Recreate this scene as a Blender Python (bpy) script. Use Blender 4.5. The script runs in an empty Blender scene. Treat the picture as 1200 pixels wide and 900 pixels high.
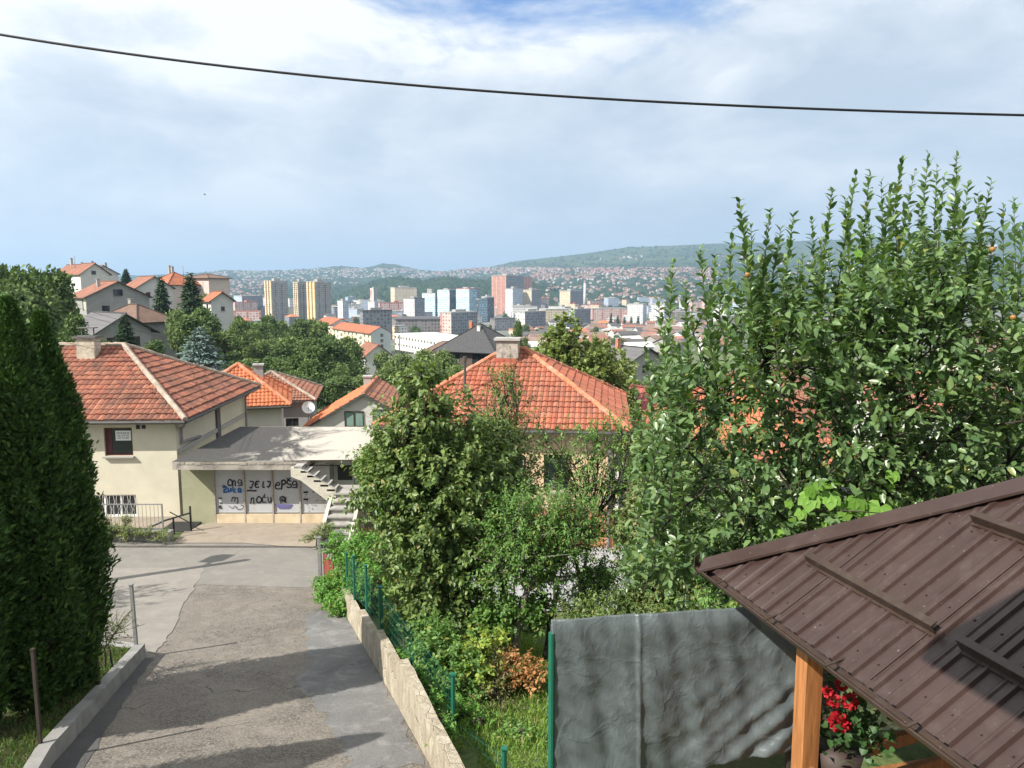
import bpy, bmesh, math, random
import numpy as np
from mathutils import Vector, Matrix
R = math.radians
random.seed(7)
rng = np.random.default_rng(11)
SC = bpy.context.scene
COL = SC.collection

# ------------------------------------------------------------ camera
F = 901.0
PITCH = math.atan(115 / F)
cam_d = bpy.data.cameras.new('camera')
cam_d.sensor_width = 36.0
cam_d.lens = 36.0 * F / 1200
cam_d.clip_start = 0.05
cam_d.clip_end = 40000
cam = bpy.data.objects.new('camera', cam_d)
cam.rotation_euler = (math.pi / 2 - PITCH, 0, 0)
COL.objects.link(cam)
SC.camera = cam

# ------------------------------------------------------------ light
SUN = Vector((-0.95, -0.60, 1.0)).normalized()      # towards the sun
EL = math.asin(SUN.z)
AZ = math.atan2(SUN.x, SUN.y)
sd = bpy.data.lights.new('sun', 'SUN')
sd.energy = 5.0
sd.angle = R(0.5)
sd.color = (1.0, 0.945, 0.86)
sun = bpy.data.objects.new('sun', sd)
sun.rotation_euler = SUN.to_track_quat('Z', 'Y').to_euler()
COL.objects.link(sun)

VS = SC.view_settings
VS.view_transform = 'Standard'
VS.look = 'None'
VS.gamma = 1
VS.use_curve_mapping = False
VS.exposure = 0.85

W = bpy.data.worlds.new('World')
SC.world = W
W.use_nodes = True
nt = W.node_tree
nt.nodes.clear()


def N(tree, typ, **kw):
    n = tree.nodes.new(typ)
    for k, v in kw.items():
        if k.startswith('i_'):
            key = k[2:]
            n.inputs[int(key) if key.isdigit() else key.replace('_', ' ')].default_value = v
        else:
            setattr(n, k, v)
    return n


def math_n(tree, op, a, b=None, clamp=False):
    n = tree.nodes.new('ShaderNodeMath')
    n.operation = op
    n.use_clamp = clamp
    for i, v in enumerate((a, b)):
        if v is None:
            continue
        if isinstance(v, (int, float)):
            n.inputs[i].default_value = v
        else:
            tree.links.new(v, n.inputs[i])
    return n.outputs[0]


def mix_n(tree, fac, a, b, mode='MIX'):
    n = tree.nodes.new('ShaderNodeMix')
    n.data_type = 'RGBA'
    n.blend_type = mode
    for i, v in ((0, fac), (6, a), (7, b)):
        if isinstance(v, (int, float)):
            n.inputs[i].default_value = v
        elif isinstance(v, (tuple, list)):
            n.inputs[i].default_value = (*v, 1) if len(v) == 3 else v
        else:
            tree.links.new(v, n.inputs[i])
    return n.outputs[2]


def ramp_n(tree, fac, stops, interp='LINEAR'):
    n = tree.nodes.new('ShaderNodeValToRGB')
    n.color_ramp.interpolation = interp
    el = n.color_ramp.elements
    while len(el) < len(stops):
        el.new(0.5)
    for e, (p, c) in zip(el, stops):
        e.position = p
        e.color = (c, c, c, 1) if isinstance(c, (int, float)) else (*c, 1)
    tree.links.new(fac, n.inputs[0])
    return n.outputs[0]


def noise_n(tree, vec, scale, detail=5, rough=0.55, dist=0.0):
    n = N(tree, 'ShaderNodeTexNoise')
    n.inputs['Scale'].default_value = scale
    n.inputs['Detail'].default_value = detail
    n.inputs['Roughness'].default_value = rough
    n.inputs['Distortion'].default_value = dist
    if vec is not None:
        tree.links.new(vec, n.inputs['Vector'])
    return n.outputs['Fac']


# sky: physical sky with a high cloud sheet
sky = N(nt, 'ShaderNodeTexSky')
sky.sky_type = 'NISHITA'
sky.sun_disc = False
sky.sun_elevation = EL
sky.sun_rotation = AZ
sky.air_density = 1.0
sky.dust_density = 0.6
tc = N(nt, 'ShaderNodeTexCoord')
sep = N(nt, 'ShaderNodeSeparateXYZ')
nt.links.new(tc.outputs['Generated'], sep.inputs[0])
zc = math_n(nt, 'MAXIMUM', sep.outputs[2], 0.0)
mp = N(nt, 'ShaderNodeMapping')
mp.inputs['Location'].default_value = (0.62, 0.0, 0.35)
mp.inputs['Scale'].default_value = (1.0, 1.0, 2.3)
nt.links.new(tc.outputs['Generated'], mp.inputs[0])
big = noise_n(nt, mp.outputs[0], 1.9, 4, 0.5, 0.2)
fine = noise_n(nt, mp.outputs[0], 4.2, 9, 0.58, 0.35)
wisp = noise_n(nt, mp.outputs[0], 13.0, 6, 0.6, 0.8)
tone = math_n(nt, 'ADD', math_n(nt, 'MULTIPLY', big, 0.42), math_n(nt, 'ADD', math_n(nt, 'MULTIPLY', fine, 0.52), math_n(nt, 'MULTIPLY', wisp, 0.13)))
tone = math_n(nt, 'ADD', tone, math_n(nt, 'MULTIPLY', math_n(nt, 'SUBTRACT', zc, 0.22), 0.34))
shade = ramp_n(nt, tone, [(0.40, (0.48, 0.56, 0.66)), (0.47, (0.59, 0.66, 0.745)), (0.525, (0.71, 0.76, 0.82)), (0.58, (0.90, 0.92, 0.94))])
# a clear blue gap high up ahead, where the cloud sheet opens
dgap = N(nt, 'ShaderNodeVectorMath', operation='DISTANCE')
gm = N(nt, 'ShaderNodeMapping')
gm.inputs['Scale'].default_value = (0.55, 0.0, 1.6)
nt.links.new(tc.outputs['Generated'], gm.inputs[0])
nt.links.new(gm.outputs[0], dgap.inputs[0])
dgap.inputs[1].default_value = (0.011, 0.0, 0.535)
gap = ramp_n(nt, math_n(nt, 'ADD', dgap.outputs['Value'], math_n(nt, 'MULTIPLY', math_n(nt, 'SUBTRACT', fine, 0.5), 0.45)), [(0.025, 0.0), (0.125, 1.0)])
skyc = mix_n(nt, 1.0, sky.outputs[0], (0.085, 0.115, 0.155), 'MULTIPLY')
col = mix_n(nt, gap, skyc, shade)
# pale air towards the horizon
low = ramp_n(nt, zc, [(0.06, 0.85), (0.26, 0.0)])
lowc = mix_n(nt, ramp_n(nt, tone, [(0.36, 0.0), (0.56, 0.75)]), (0.47, 0.57, 0.68), (0.66, 0.73, 0.80))
col = mix_n(nt, low, col, lowc)
bg = N(nt, 'ShaderNodeBackground')
bg.inputs['Strength'].default_value = 0.66
nt.links.new(col, bg.inputs['Color'])
wo = N(nt, 'ShaderNodeOutputWorld')
nt.links.new(bg.outputs[0], wo.inputs[0])

# ------------------------------------------------------------ measuring helpers
HZ = (0.52, 0.74, 1.0, 1)
HD = 0.00013
cp, sp = math.cos(PITCH), math.sin(PITCH)


def ray(px, py):
    u, v = (px - 600) / F, (450 - py) / F
    return Vector((u, cp + v * sp, -sp + v * cp))


def P(px, py, Y):
    d = ray(px, py)
    return d * (Y / d.y)


def Pz(px, py, z):
    d = ray(px, py)
    return d * (z / d.z)


KN = [(-30, 2.6), (-15, 3.6), (0, 5.2), (10, 6.7), (16, 7.75), (21, 8.55), (26, 8.9), (28.7, 9.05), (34, 9.7), (40, 11.2), (60, 15), (100, 20.5),
      (150, 25.5), (270, 32), (480, 40.5), (800, 48.5), (1200, 55), (1600, 59), (2200, 61), (30000, 61)]
KY = np.array([k[0] for k in KN], float)
KD = np.array([k[1] for k in KN], float)


def S(t):
    t = min(1.0, max(0.0, t))
    return t * t * (3 - 2 * t)


def ground(x, Y):
    z = -float(np.interp(Y, KY, KD))
    if Y > 42:                                        # the village hill on the left
        a = float(np.interp(Y, [42, 70, 110, 160, 230, 330, 480, 650], [0, 5, 11, 18, 27, 27, 12, 0]))
        z += a * S((-x / Y - 0.31) / 0.26)
    if Y > 16 and Y < 62:                             # yards to the right lie lower than the road
        z -= 1.3 * S((x + 3.6) / 3.0) * S((Y - 17) / 6) * (1 - S((Y - 45) / 15))
    if Y < 10.5 and x > 0:                            # terrace level
        k = S((x - 0.35) / 0.5) * S((9.6 - Y) / 1.6)
        z = z * (1 - k) + (-4.9) * k
    return z


def G(px, py, lo=3.0, hi=900.0):
    d = ray(px, py)
    y = lo
    while y < hi:
        s = y / d.y
        if d.z * s <= ground(d.x * s, y):
            return Vector((d.x * s, y, ground(d.x * s, y)))
        y *= 1.004
    return Vector((d.x * hi / d.y, hi, ground(d.x * hi / d.y, hi)))


# ------------------------------------------------------------ materials
MATS = {}
LEAF_GAIN = 1.4


def new_mat(name):
    m = bpy.data.materials.new(name)
    m.use_nodes = True
    t = m.node_tree
    t.nodes.clear()
    out = N(t, 'ShaderNodeOutputMaterial')
    b = N(t, 'ShaderNodeBsdfPrincipled')
    t.links.new(b.outputs[0], out.inputs[0])
    return m, t, b, out


def sock(t, b, name, v):
    if isinstance(v, (int, float)):
        b.inputs[name].default_value = v
    elif isinstance(v, (tuple, list)):
        b.inputs[name].default_value = (*v, 1)
    else:
        t.links.new(v, b.inputs[name])


def objvec(t, scale=(1, 1, 1)):
    c = N(t, 'ShaderNodeTexCoord')
    m = N(t, 'ShaderNodeMapping')
    m.inputs['Scale'].default_value = scale
    t.links.new(c.outputs['Object'], m.inputs[0])
    return m.outputs[0]


def bump(t, b, h, strength=0.4, dist=0.02):
    n = N(t, 'ShaderNodeBump')
    n.inputs['Strength'].default_value = strength
    n.inputs['Distance'].default_value = dist
    t.links.new(h, n.inputs['Height'])
    t.links.new(n.outputs[0], b.inputs['Normal'])


def mat(name, col, rough=0.85, var=0.18, scale=1.2, stain=None, stain_amt=0.5, spec=0.3, metal=0.0, fine=25, bmp=0.25, streak=False):
    """plain surface with uneven tone: large stains, fine grain, slight bump"""
    if name in MATS:
        return MATS[name]
    m, t, b, o = new_mat(name)
    v = objvec(t, (1, 1, 0.25) if streak else (1, 1, 1))
    n1 = noise_n(t, v, scale, 6, 0.62, 0.4)
    n2 = noise_n(t, v, fine, 4, 0.6)
    c = mix_n(t, ramp_n(t, n1, [(0.33, 0), (0.67, 1)]), tuple(x * (1 - var) for x in col), tuple(min(1, x * (1 + var)) for x in col))
    c = mix_n(t, math_n(t, 'MULTIPLY', n2, 0.35 * min(1, var * 3)), c, tuple(x * 0.6 for x in col))
    if stain:
        n3 = noise_n(t, v, scale * 0.6, 7, 0.7, 0.8)
        c = mix_n(t, math_n(t, 'MULTIPLY', ramp_n(t, n3, [(0.5, 0), (0.66, 1)]), stain_amt), c, stain)
    sock(t, b, 'Base Color', c)
    b.inputs['Roughness'].default_value = rough
    b.inputs['Specular IOR Level'].default_value = spec
    b.inputs['Metallic'].default_value = metal
    if bmp:
        bump(t, b, n2, bmp, 0.01)
    MATS[name] = m
    return m


def leaf_mat(name, c1, c2, c3=None, trans=0.3, rough=0.5, spec=0.35, p3=0.93):
    """leaf colour differs from leaf to leaf and from clump to clump"""
    if name in MATS:
        return MATS[name]
    m, t, b, o = new_mat(name)
    g = N(t, 'ShaderNodeNewGeometry')
    rnd = g.outputs['Random Per Island']
    n1 = noise_n(t, objvec(t), 1.3, 3, 0.5)
    f = math_n(t, 'ADD', math_n(t, 'MULTIPLY', rnd, 0.65), math_n(t, 'MULTIPLY', n1, 0.45), True)
    c1, c2 = tuple(x * LEAF_GAIN for x in c1), tuple(x * LEAF_GAIN for x in c2)
    stops = [(0.12, c1), (0.8, c2)]
    c = ramp_n(t, f, stops)
    if c3:
        c = mix_n(t, ramp_n(t, rnd, [(p3, 0), (min(1, p3 + 0.02), 1)]), c, c3)
    sock(t, b, 'Base Color', c)
    b.inputs['Roughness'].default_value = rough
    b.inputs['Specular IOR Level'].default_value = spec
    tr = N(t, 'ShaderNodeBsdfTranslucent')
    t.links.new(mix_n(t, 1.0, c, (1.5, 1.6, 0.6), 'MULTIPLY'), tr.inputs[0])
    ms = N(t, 'ShaderNodeMixShader')
    ms.inputs[0].default_value = trans
    t.links.new(b.outputs[0], ms.inputs[1])
    t.links.new(tr.outputs[0], ms.inputs[2])
    t.links.new(ms.outputs[0], o.inputs[0])
    MATS[name] = m
    return m


def tile_mat(name, cols, dirt=(0.06, 0.045, 0.035), dirt_amt=0.6):
    """each clay tile has its own tone, soot and lichen in drifts"""
    if name in MATS:
        return MATS[name]
    m, t, b, o = new_mat(name)
    g = N(t, 'ShaderNodeNewGeometry')
    k = len(cols)
    c = ramp_n(t, g.outputs['Random Per Island'], [((i + 0.5) / k, cc) for i, cc in enumerate(cols)])
    v = objvec(t)
    n1 = noise_n(t, v, 0.7, 7, 0.7, 0.5)
    n2 = noise_n(t, v, 14, 4, 0.6)
    c = mix_n(t, math_n(t, 'MULTIPLY', ramp_n(t, n1, [(0.42, 0), (0.68, 1)]), dirt_amt), c, dirt)
    c = mix_n(t, math_n(t, 'MULTIPLY', ramp_n(t, n2, [(0.5, 0), (0.7, 1)]), 0.35), c, tuple(x * 0.5 for x in cols[0]))
    sock(t, b, 'Base Color', c)
    b.inputs['Roughness'].default_value = 0.85
    bump(t, b, n2, 0.3, 0.01)
    MATS[name] = m
    return m


def roof_mat(name, c1, c2, pitch=0.35, wid=0.25, dirt=(0.07, 0.05, 0.04)):
    """tiled roof seen from far: courses from the roof's own UV in metres"""
    if name in MATS:
        return MATS[name]
    m, t, b, o = new_mat(name)
    uv = N(t, 'ShaderNodeUVMap')
    br = N(t, 'ShaderNodeTexBrick')
    br.inputs['Scale'].default_value = 1.0
    br.inputs['Brick Width'].default_value = wid
    br.inputs['Row Height'].default_value = pitch
    br.inputs['Mortar Size'].default_value = 0.03
    br.inputs['Color1'].default_value = (*c1, 1)
    br.inputs['Color2'].default_value = (*c2, 1)
    br.inputs['Mortar'].default_value = (*[x * 0.35 for x in c1], 1)
    t.links.new(uv.outputs[0], br.inputs['Vector'])
    n1 = noise_n(t, objvec(t), 0.5, 7, 0.7, 0.5)
    c = mix_n(t, math_n(t, 'MULTIPLY', ramp_n(t, n1, [(0.42, 0), (0.68, 1)]), 0.6), br.outputs['Color'], dirt)
    sock(t, b, 'Base Color', c)
    b.inputs['Roughness'].default_value = 0.85
    bump(t, b, br.outputs['Fac'], -0.5, 0.03)
    MATS[name] = m
    return m


def facade_mat(name, wall, glass=(0.06, 0.07, 0.08), pu=3.2, pv=2.9, fu=0.5, fv=0.5, gl_rough=0.25, band=None):
    """far city facade: rows of windows laid out in metres along the wall"""
    if name in MATS:
        return MATS[name]
    m, t, b, o = new_mat(name)
    uv = N(t, 'ShaderNodeUVMap')
    s = N(t, 'ShaderNodeSeparateXYZ')
    t.links.new(uv.outputs[0], s.inputs[0])
    mu = math_n(t, 'FRACT', math_n(t, 'DIVIDE', s.outputs[0], pu))
    mv = math_n(t, 'FRACT', math_n(t, 'DIVIDE', s.outputs[1], pv))
    win = math_n(t, 'MULTIPLY', math_n(t, 'LESS_THAN', mu, fu), math_n(t, 'LESS_THAN', mv, fv))
    # every pane its own tone
    cc = N(t, 'ShaderNodeCombineXYZ')
    t.links.new(math_n(t, 'FLOOR', math_n(t, 'DIVIDE', s.outputs[0], pu)), cc.inputs[0])
    t.links.new(math_n(t, 'FLOOR', math_n(t, 'DIVIDE', s.outputs[1], pv)), cc.inputs[1])
    wn = N(t, 'ShaderNodeTexWhiteNoise')
    t.links.new(cc.outputs[0], wn.inputs['Vector'])
    gc = mix_n(t, ramp_n(t, wn.outputs['Value'], [(0.55, 0), (1, 1)]), glass, tuple(min(1, x * 2.5 + 0.1) for x in glass))
    n1 = noise_n(t, objvec(t), 0.08, 4, 0.6)
    wc = mix_n(t, n1, tuple(x * 0.8 for x in wall), tuple(min(1, x * 1.15) for x in wall))
    if band:
        bn = math_n(t, 'LESS_THAN', math_n(t, 'FRACT', math_n(t, 'DIVIDE', s.outputs[0], band[1])), band[2])
        wc = mix_n(t, bn, wc, band[0])
    c = mix_n(t, win, wc, gc)
    sock(t, b, 'Base Color', c)
    sock(t, b, 'Roughness', ramp_n(t, win, [(0, 0.85), (1, gl_rough)]))
    MATS[name] = m
    return m


def wood_mat(name, col, scale=6):
    if name in MATS:
        return MATS[name]
    m, t, b, o = new_mat(name)
    v = objvec(t, (scale * 3, scale * 3, scale * 0.25))
    n1 = noise_n(t, v, 1.0, 6, 0.6, 1.5)
    c = mix_n(t, ramp_n(t, n1, [(0.35, 0), (0.65, 1)]), tuple(x * 0.62 for x in col), tuple(min(1, x * 1.15) for x in col))
    sock(t, b, 'Base Color', c)
    b.inputs['Roughness'].default_value = 0.5
    bump(t, b, n1, 0.15, 0.005)
    MATS[name] = m
    return m


def glass_mat(name='window_glass', col=(0.02, 0.025, 0.03)):
    if name in MATS:
        return MATS[name]
    m, t, b, o = new_mat(name)
    n1 = noise_n(t, objvec(t), 0.9, 3)
    sock(t, b, 'Base Color', mix_n(t, n1, tuple(x * 0.5 for x in col), tuple(x * 1.6 for x in col)))
    b.inputs['Roughness'].default_value = 0.08
    b.inputs['Specular IOR Level'].default_value = 0.6
    MATS[name] = m
    return m


# ------------------------------------------------------------ objects
class MB:
    """collects faces; build() links them as ONE mesh object"""

    def __init__(s):
        s.v, s.f, s.uv, s.mi = [], [], [], []

    def face(s, pts, uv=None, mi=0):
        i = len(s.v)
        s.v += [tuple(p) for p in pts]
        s.f.append(tuple(range(i, i + len(pts))))
        s.uv += list(uv) if uv else [(0, 0)] * len(pts)
        s.mi.append(mi)

    def wallface(s, a, b, h, mi=0, u0=0.0):
        """vertical quad from a to b (left to right seen from outside), UV in metres"""
        a, b = Vector(a), Vector(b)
        L = (b - a).length
        up = Vector((0, 0, h))
        s.face([a, b, b + up, a + up], [(u0, 0), (u0 + L, 0), (u0 + L, h), (u0, h)], mi)

    def obox(s, c, ax, ay, az, mi=0):
        """box from centre and three half-axis vectors"""
        c, ax, ay, az = Vector(c), Vector(ax), Vector(ay), Vector(az)
        if ax.cross(ay).dot(az) < 0:
            ax = -ax
        q = lambda i, j, k: c + ax * i + ay * j + az * k
        lx, ly, lz = ax.length * 2, ay.length * 2, az.length * 2
        for pts, (a, b_) in (([q(-1, -1, -1), q(1, -1, -1), q(1, -1, 1), q(-1, -1, 1)], (lx, lz)),
                             ([q(1, 1, -1), q(-1, 1, -1), q(-1, 1, 1), q(1, 1, 1)], (lx, lz)),
                             ([q(-1, 1, -1), q(-1, -1, -1), q(-1, -1, 1), q(-1, 1, 1)], (ly, lz)),
                             ([q(1, -1, -1), q(1, 1, -1), q(1, 1, 1), q(1, -1, 1)], (ly, lz)),
                             ([q(-1, -1, 1), q(1, -1, 1), q(1, 1, 1), q(-1, 1, 1)], (lx, ly)),
                             ([q(-1, 1, -1), q(1, 1, -1), q(1, -1, -1), q(-1, -1, -1)], (lx, ly))):
            s.face(pts, [(0, 0), (a, 0), (a, b_), (0, b_)], mi)

    def box(s, x0, x1, y0, y1, z0, z1, mi=0):
        s.obox(((x0 + x1) / 2, (y0 + y1) / 2, (z0 + z1) / 2), ((x1 - x0) / 2, 0, 0), (0, (y1 - y0) / 2, 0), (0, 0, (z1 - z0) / 2), mi)

    def bar(s, a, b, w, h, mi=0, up=(0, 0, 1)):
        a, b = Vector(a), Vector(b)
        d = (b - a)
        L = d.length
        d.normalize()
        sd = d.cross(Vector(up))
        if sd.length < 1e-4:
            sd = d.cross(Vector((1, 0, 0)))
        sd.normalize()
        u = sd.cross(d)
        s.obox((a + b) / 2, d * L / 2, sd * w / 2, u * h / 2, mi)

    def tube(s, pts, r, n=6, mi=0, cap=True):
        pts = [Vector(p) for p in pts]
        rr = r if isinstance(r, (list, tuple)) else [r] * len(pts)
        base = len(s.v)
        prev = None
        for i, p in enumerate(pts):
            d = (pts[min(i + 1, len(pts) - 1)] - pts[max(i - 1, 0)])
            if d.length < 1e-9:
                d = Vector((0, 0, 1))
            d.normalize()
            if prev is None:
                a = d.orthogonal().normalized()
            else:
                a = prev - d * prev.dot(d)
                a = a.normalized() if a.length > 1e-5 else d.orthogonal().normalized()
            prev = a
            b = d.cross(a)
            for k in range(n):
                t = 2 * math.pi * k / n
                s.v.append(tuple(p + (a * math.cos(t) + b * math.sin(t)) * rr[i]))
        for i in range(len(pts) - 1):
            for k in range(n):
                k2 = (k + 1) % n
                s.f.append((base + i * n + k, base + i * n + k2, base + (i + 1) * n + k2, base + (i + 1) * n + k))
                s.uv += [(0, 0)] * 4
                s.mi.append(mi)
        if cap:
            s.f.append(tuple(base + k for k in reversed(range(n))))
            s.uv += [(0, 0)] * n
            s.mi.append(mi)
            e = base + (len(pts) - 1) * n
            s.f.append(tuple(e + k for k in range(n)))
            s.uv += [(0, 0)] * n
            s.mi.append(mi)

    def prism(s, poly, d, mi=0):
        """extrude a planar polygon (outward normal along -d side first) by vector d"""
        d = Vector(d)
        p = [Vector(q) for q in poly]
        s.face(p, None, mi)
        s.face([q + d for q in reversed(p)], None, mi)
        for i in range(len(p)):
            a, b = p[i], p[(i + 1) % len(p)]
            s.face([b, a, a + d, b + d], None, mi)

    def mesh(s, name, mats, smooth=False, weld=False):
        me = bpy.data.meshes.new(name)
        me.from_pydata(s.v, [], s.f)
        if any(u != (0, 0) for u in s.uv):
            uvl = me.uv_layers.new(name='UVMap')
            uvl.data.foreach_set('uv', [c for u in s.uv for c in u])
        for m in (mats if isinstance(mats, (list, tuple)) else [mats]):
            me.materials.append(m)
        me.polygons.foreach_set('material_index', s.mi)
        if smooth:
            me.polygons.foreach_set('use_smooth', [True] * len(me.polygons))
        me.update()
        return me

    def build(s, name, mats, parent=None, smooth=False):
        return link(name, s.mesh(name, mats, smooth), parent)


def link(name, me, parent=None):
    o = bpy.data.objects.new(name, me)
    COL.objects.link(o)
    if parent:
        o.parent = parent
    return o


def tag(o, label=None, cat=None, group=None, kind=None):
    if label:
        o['label'] = label
    if cat:
        o['category'] = cat
    if group:
        o['group'] = group
    if kind:
        o['kind'] = kind
    return o


def empty(name, loc, label, cat, group=None, rz=0.0):
    o = bpy.data.objects.new(name, None)
    o.empty_display_size = 0.3
    o.location = loc
    o.rotation_euler = (0, 0, rz)
    COL.objects.link(o)
    return tag(o, label, cat, group)


def copy_tree(o, parent=None):
    c = o.copy()
    COL.objects.link(c)
    if parent:
        c.parent = parent
    for ch in list(o.children):
        copy_tree(ch, c)
    return c


# ------------------------------------------------------------ leaves
def unit(a):
    return a / np.maximum(np.linalg.norm(a, axis=-1, keepdims=True), 1e-9)


class Leaves:
    def __init__(s):
        s.P, s.D, s.N, s.L, s.W = [], [], [], [], []

    def add(s, Pn, D, Nn, L, Wd):
        s.P.append(Pn); s.D.append(unit(D)); s.N.append(Nn); s.L.append(L); s.W.append(Wd)

    def on_twigs(s, A, T, tl, n, L, ratio=0.5, spread=55, droop=0.15, jit=0.35, skip=0.1, upn=1.0):
        """A starts, T directions, tl lengths (arrays); n leaves round each twig"""
        m = len(A)
        T = unit(T)
        t = (np.arange(n)[None, :] + rng.random((m, n))) / n
        t = skip + (1 - skip) * t
        up = np.array([0, 0, 1.0])
        a = np.cross(T, up + 0.01 * rng.normal(size=(m, 3)))
        a = unit(a)
        b = np.cross(T, a)
        az = (np.arange(n)[None, :] * 2.399963 + rng.random((m, 1)) * 6.28 + rng.normal(size=(m, n)) * 0.4)
        rad = a[:, None, :] * np.cos(az)[..., None] + b[:, None, :] * np.sin(az)[..., None]
        sa = np.radians(spread + rng.normal(size=(m, n)) * 14)[..., None]
        D = T[:, None, :] * np.cos(sa) + rad * np.sin(sa)
        D = D + np.array([0, 0, -droop]) + rng.normal(size=(m, n, 3)) * jit * 0.4
        Pn = A[:, None, :] + T[:, None, :] * (tl[:, None] * t)[..., None]
        D = unit(D)
        Nn = up * upn + rng.normal(size=(m, n, 3)) * jit + rad * -0.2
        Nn = Nn - D * (Nn * D).sum(-1, keepdims=True)
        Nn = unit(Nn)
        LL = L * (0.7 + 0.6 * rng.random((m, n))) * (1.05 - 0.45 * t ** 3)
        s.add(Pn.reshape(-1, 3), D.reshape(-1, 3), Nn.reshape(-1, 3), LL.reshape(-1), LL.reshape(-1) * ratio)

    def mesh(s, name, m, fold=0.18, curl=0.12, simple=False):
        Pn, D, Nn = np.concatenate(s.P), np.concatenate(s.D), np.concatenate(s.N)
        L, Wd = np.concatenate(s.L)[:, None], np.concatenate(s.W)[:, None]
        Sd = np.cross(D, Nn)
        k = len(Pn)
        if simple:
            V = np.stack([Pn, Pn + D * L * .5 - Sd * Wd * .5, Pn + D * L - Nn * curl * L, Pn + D * L * .5 + Sd * Wd * .5], 1)
            idx = (np.arange(k)[:, None] * 4 + np.array([0, 1, 2, 3])).reshape(-1)
            nf, nv = k, 4 * k
        else:
            up_ = Nn * fold * Wd
            V = np.stack([Pn, Pn + D * L * .30 - Sd * Wd * .46 + up_, Pn + D * L * .68 - Sd * Wd * .38 + up_ * .7 - Nn * curl * L * .45, Pn + D * L - Nn * curl * L,
                          Pn + D * L * .68 + Sd * Wd * .38 + up_ * .7 - Nn * curl * L * .45, Pn + D * L * .30 + Sd * Wd * .46 + up_, Pn + D * L * .34, Pn + D * L * .7 - Nn * curl * L * .45], 1)
            # two halves folded along the midrib, each a pair of quads
            idx = (np.arange(k)[:, None] * 8 + np.array([0, 6, 2, 1, 6, 7, 3, 2, 0, 5, 4, 6, 6, 4, 3, 7])).reshape(-1)
            nf, nv = 4 * k, 8 * k
        me = bpy.data.meshes.new(name)
        me.vertices.add(nv)
        me.vertices.foreach_set('co', V.reshape(-1).astype(np.float32))
        me.loops.add(nf * 4)
        me.loops.foreach_set('vertex_index', idx.astype(np.int32))
        me.polygons.add(nf)
        me.polygons.foreach_set('loop_start', (np.arange(nf) * 4).astype(np.int32))
        me.polygons.foreach_set('loop_total', np.full(nf, 4, np.int32))
        me.materials.append(m)
        me.update(calc_edges=True)
        return me


def rdir(n):
    return unit(rng.normal(size=(n, 3)))


BARK = mat('bark', (0.055, 0.046, 0.036), 0.95, 0.35, 6, bmp=0.6, fine=40)
BARK_PALE = mat('pale_bark', (0.2, 0.18, 0.15), 0.95, 0.35, 8, (0.06, 0.055, 0.05), 0.6, bmp=0.6, fine=40)


def limb(mb, a, b, r0, r1, bend=0.12, n=5, sides=6):
    a, b = Vector(a), Vector(b)
    L = (b - a).length
    off = Vector((random.uniform(-1, 1), random.uniform(-1, 1), random.uniform(-.4, .8))) * L * bend
    pts, rs = [], []
    for i in range(n + 1):
        t = i / n
        pts.append(a.lerp(b, t) + off * math.sin(t * math.pi) + Vector((random.uniform(-1, 1), random.uniform(-1, 1), random.uniform(-1, 1))) * L * 0.012)
        rs.append(r0 * (1 - t) + r1 * t)
    mb.tube(pts, rs, sides)
    return pts


def lobed_tree(name, label, cat, base, lobes, leafm, twigs, per, leaf, tl=0.5, ratio=0.5, group=None, trunk_r=0.12, bark=None, shell=0.42, up=0.5,
               spread=55, droop=0.2, simple=False, fork=0.45, curl=0.12, wild=0.0, jit=0.35, stems=1):
    """base: world foot of the trunk; lobes: list of (centre, (rx,ry,rz)) in world; leaves on twigs in the lobes"""
    base = Vector(base)
    root = empty(name, base, label, cat, group)
    mb = MB()
    lv = Leaves()
    cen = [Vector(c) - base for c, r in lobes]
    rad = [Vector(r) if not isinstance(r, (int, float)) else Vector((r, r, r)) for c, r in lobes]
    allc = sum(cen, Vector()) / len(cen)
    fk = Vector((allc.x * fork, allc.y * fork, max(0.15, min(c.z - r.z * .6 for c, r in zip(cen, rad)) if fork else 0.3)))
    for sidx in range(stems):
        o = Vector((random.uniform(-.25, .25), random.uniform(-.25, .25), 0)) * (stems > 1)
        limb(mb, o + Vector((0, 0, -.15)), fk + o * .4, trunk_r, trunk_r * .72, .06)
    wts = np.array([(r.x * r.y * r.z) ** (2 / 3.) for r in rad])
    wts /= wts.sum()
    for i, (c, r) in enumerate(zip(cen, rad)):
        pts = limb(mb, fk, c, trunk_r * .6, trunk_r * .2, .15)
        k = max(3, int(twigs * wts[i]))
        d = rdir(k)
        rr = np.power(rng.random(k), shell)[:, None]
        lump = 1 + 0.18 * np.sin(d[:, :1] * 7 + i) * np.cos(d[:, 2:] * 6 + i * 2)
        A = np.array(c) + d * rr * np.array(r) * lump
        T = d * 0.9 + np.array([0, 0, up]) + rng.normal(size=(k, 3)) * 0.5
        tls = tl * (0.6 + 0.8 * rng.random(k)) * (1 + wild * (rng.random(k) > 0.9))
        lv.on_twigs(A, T, tls, per, leaf, ratio, spread, droop, simple and 0.5 or jit)
        for j in range(min(k, 26)):
            q = pts[random.choice((2, 3, 4, 5))]
            limb(mb, q, Vector(A[j]) + Vector(unit(T[j])) * tls[j] * .8, trunk_r * .22, 0.004, .12, 4, 4)
    mb.build('trunk', bark or BARK, root, True)
    link('crown', lv.mesh('crown', leafm, curl=curl, simple=simple), root)
    return root

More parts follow.
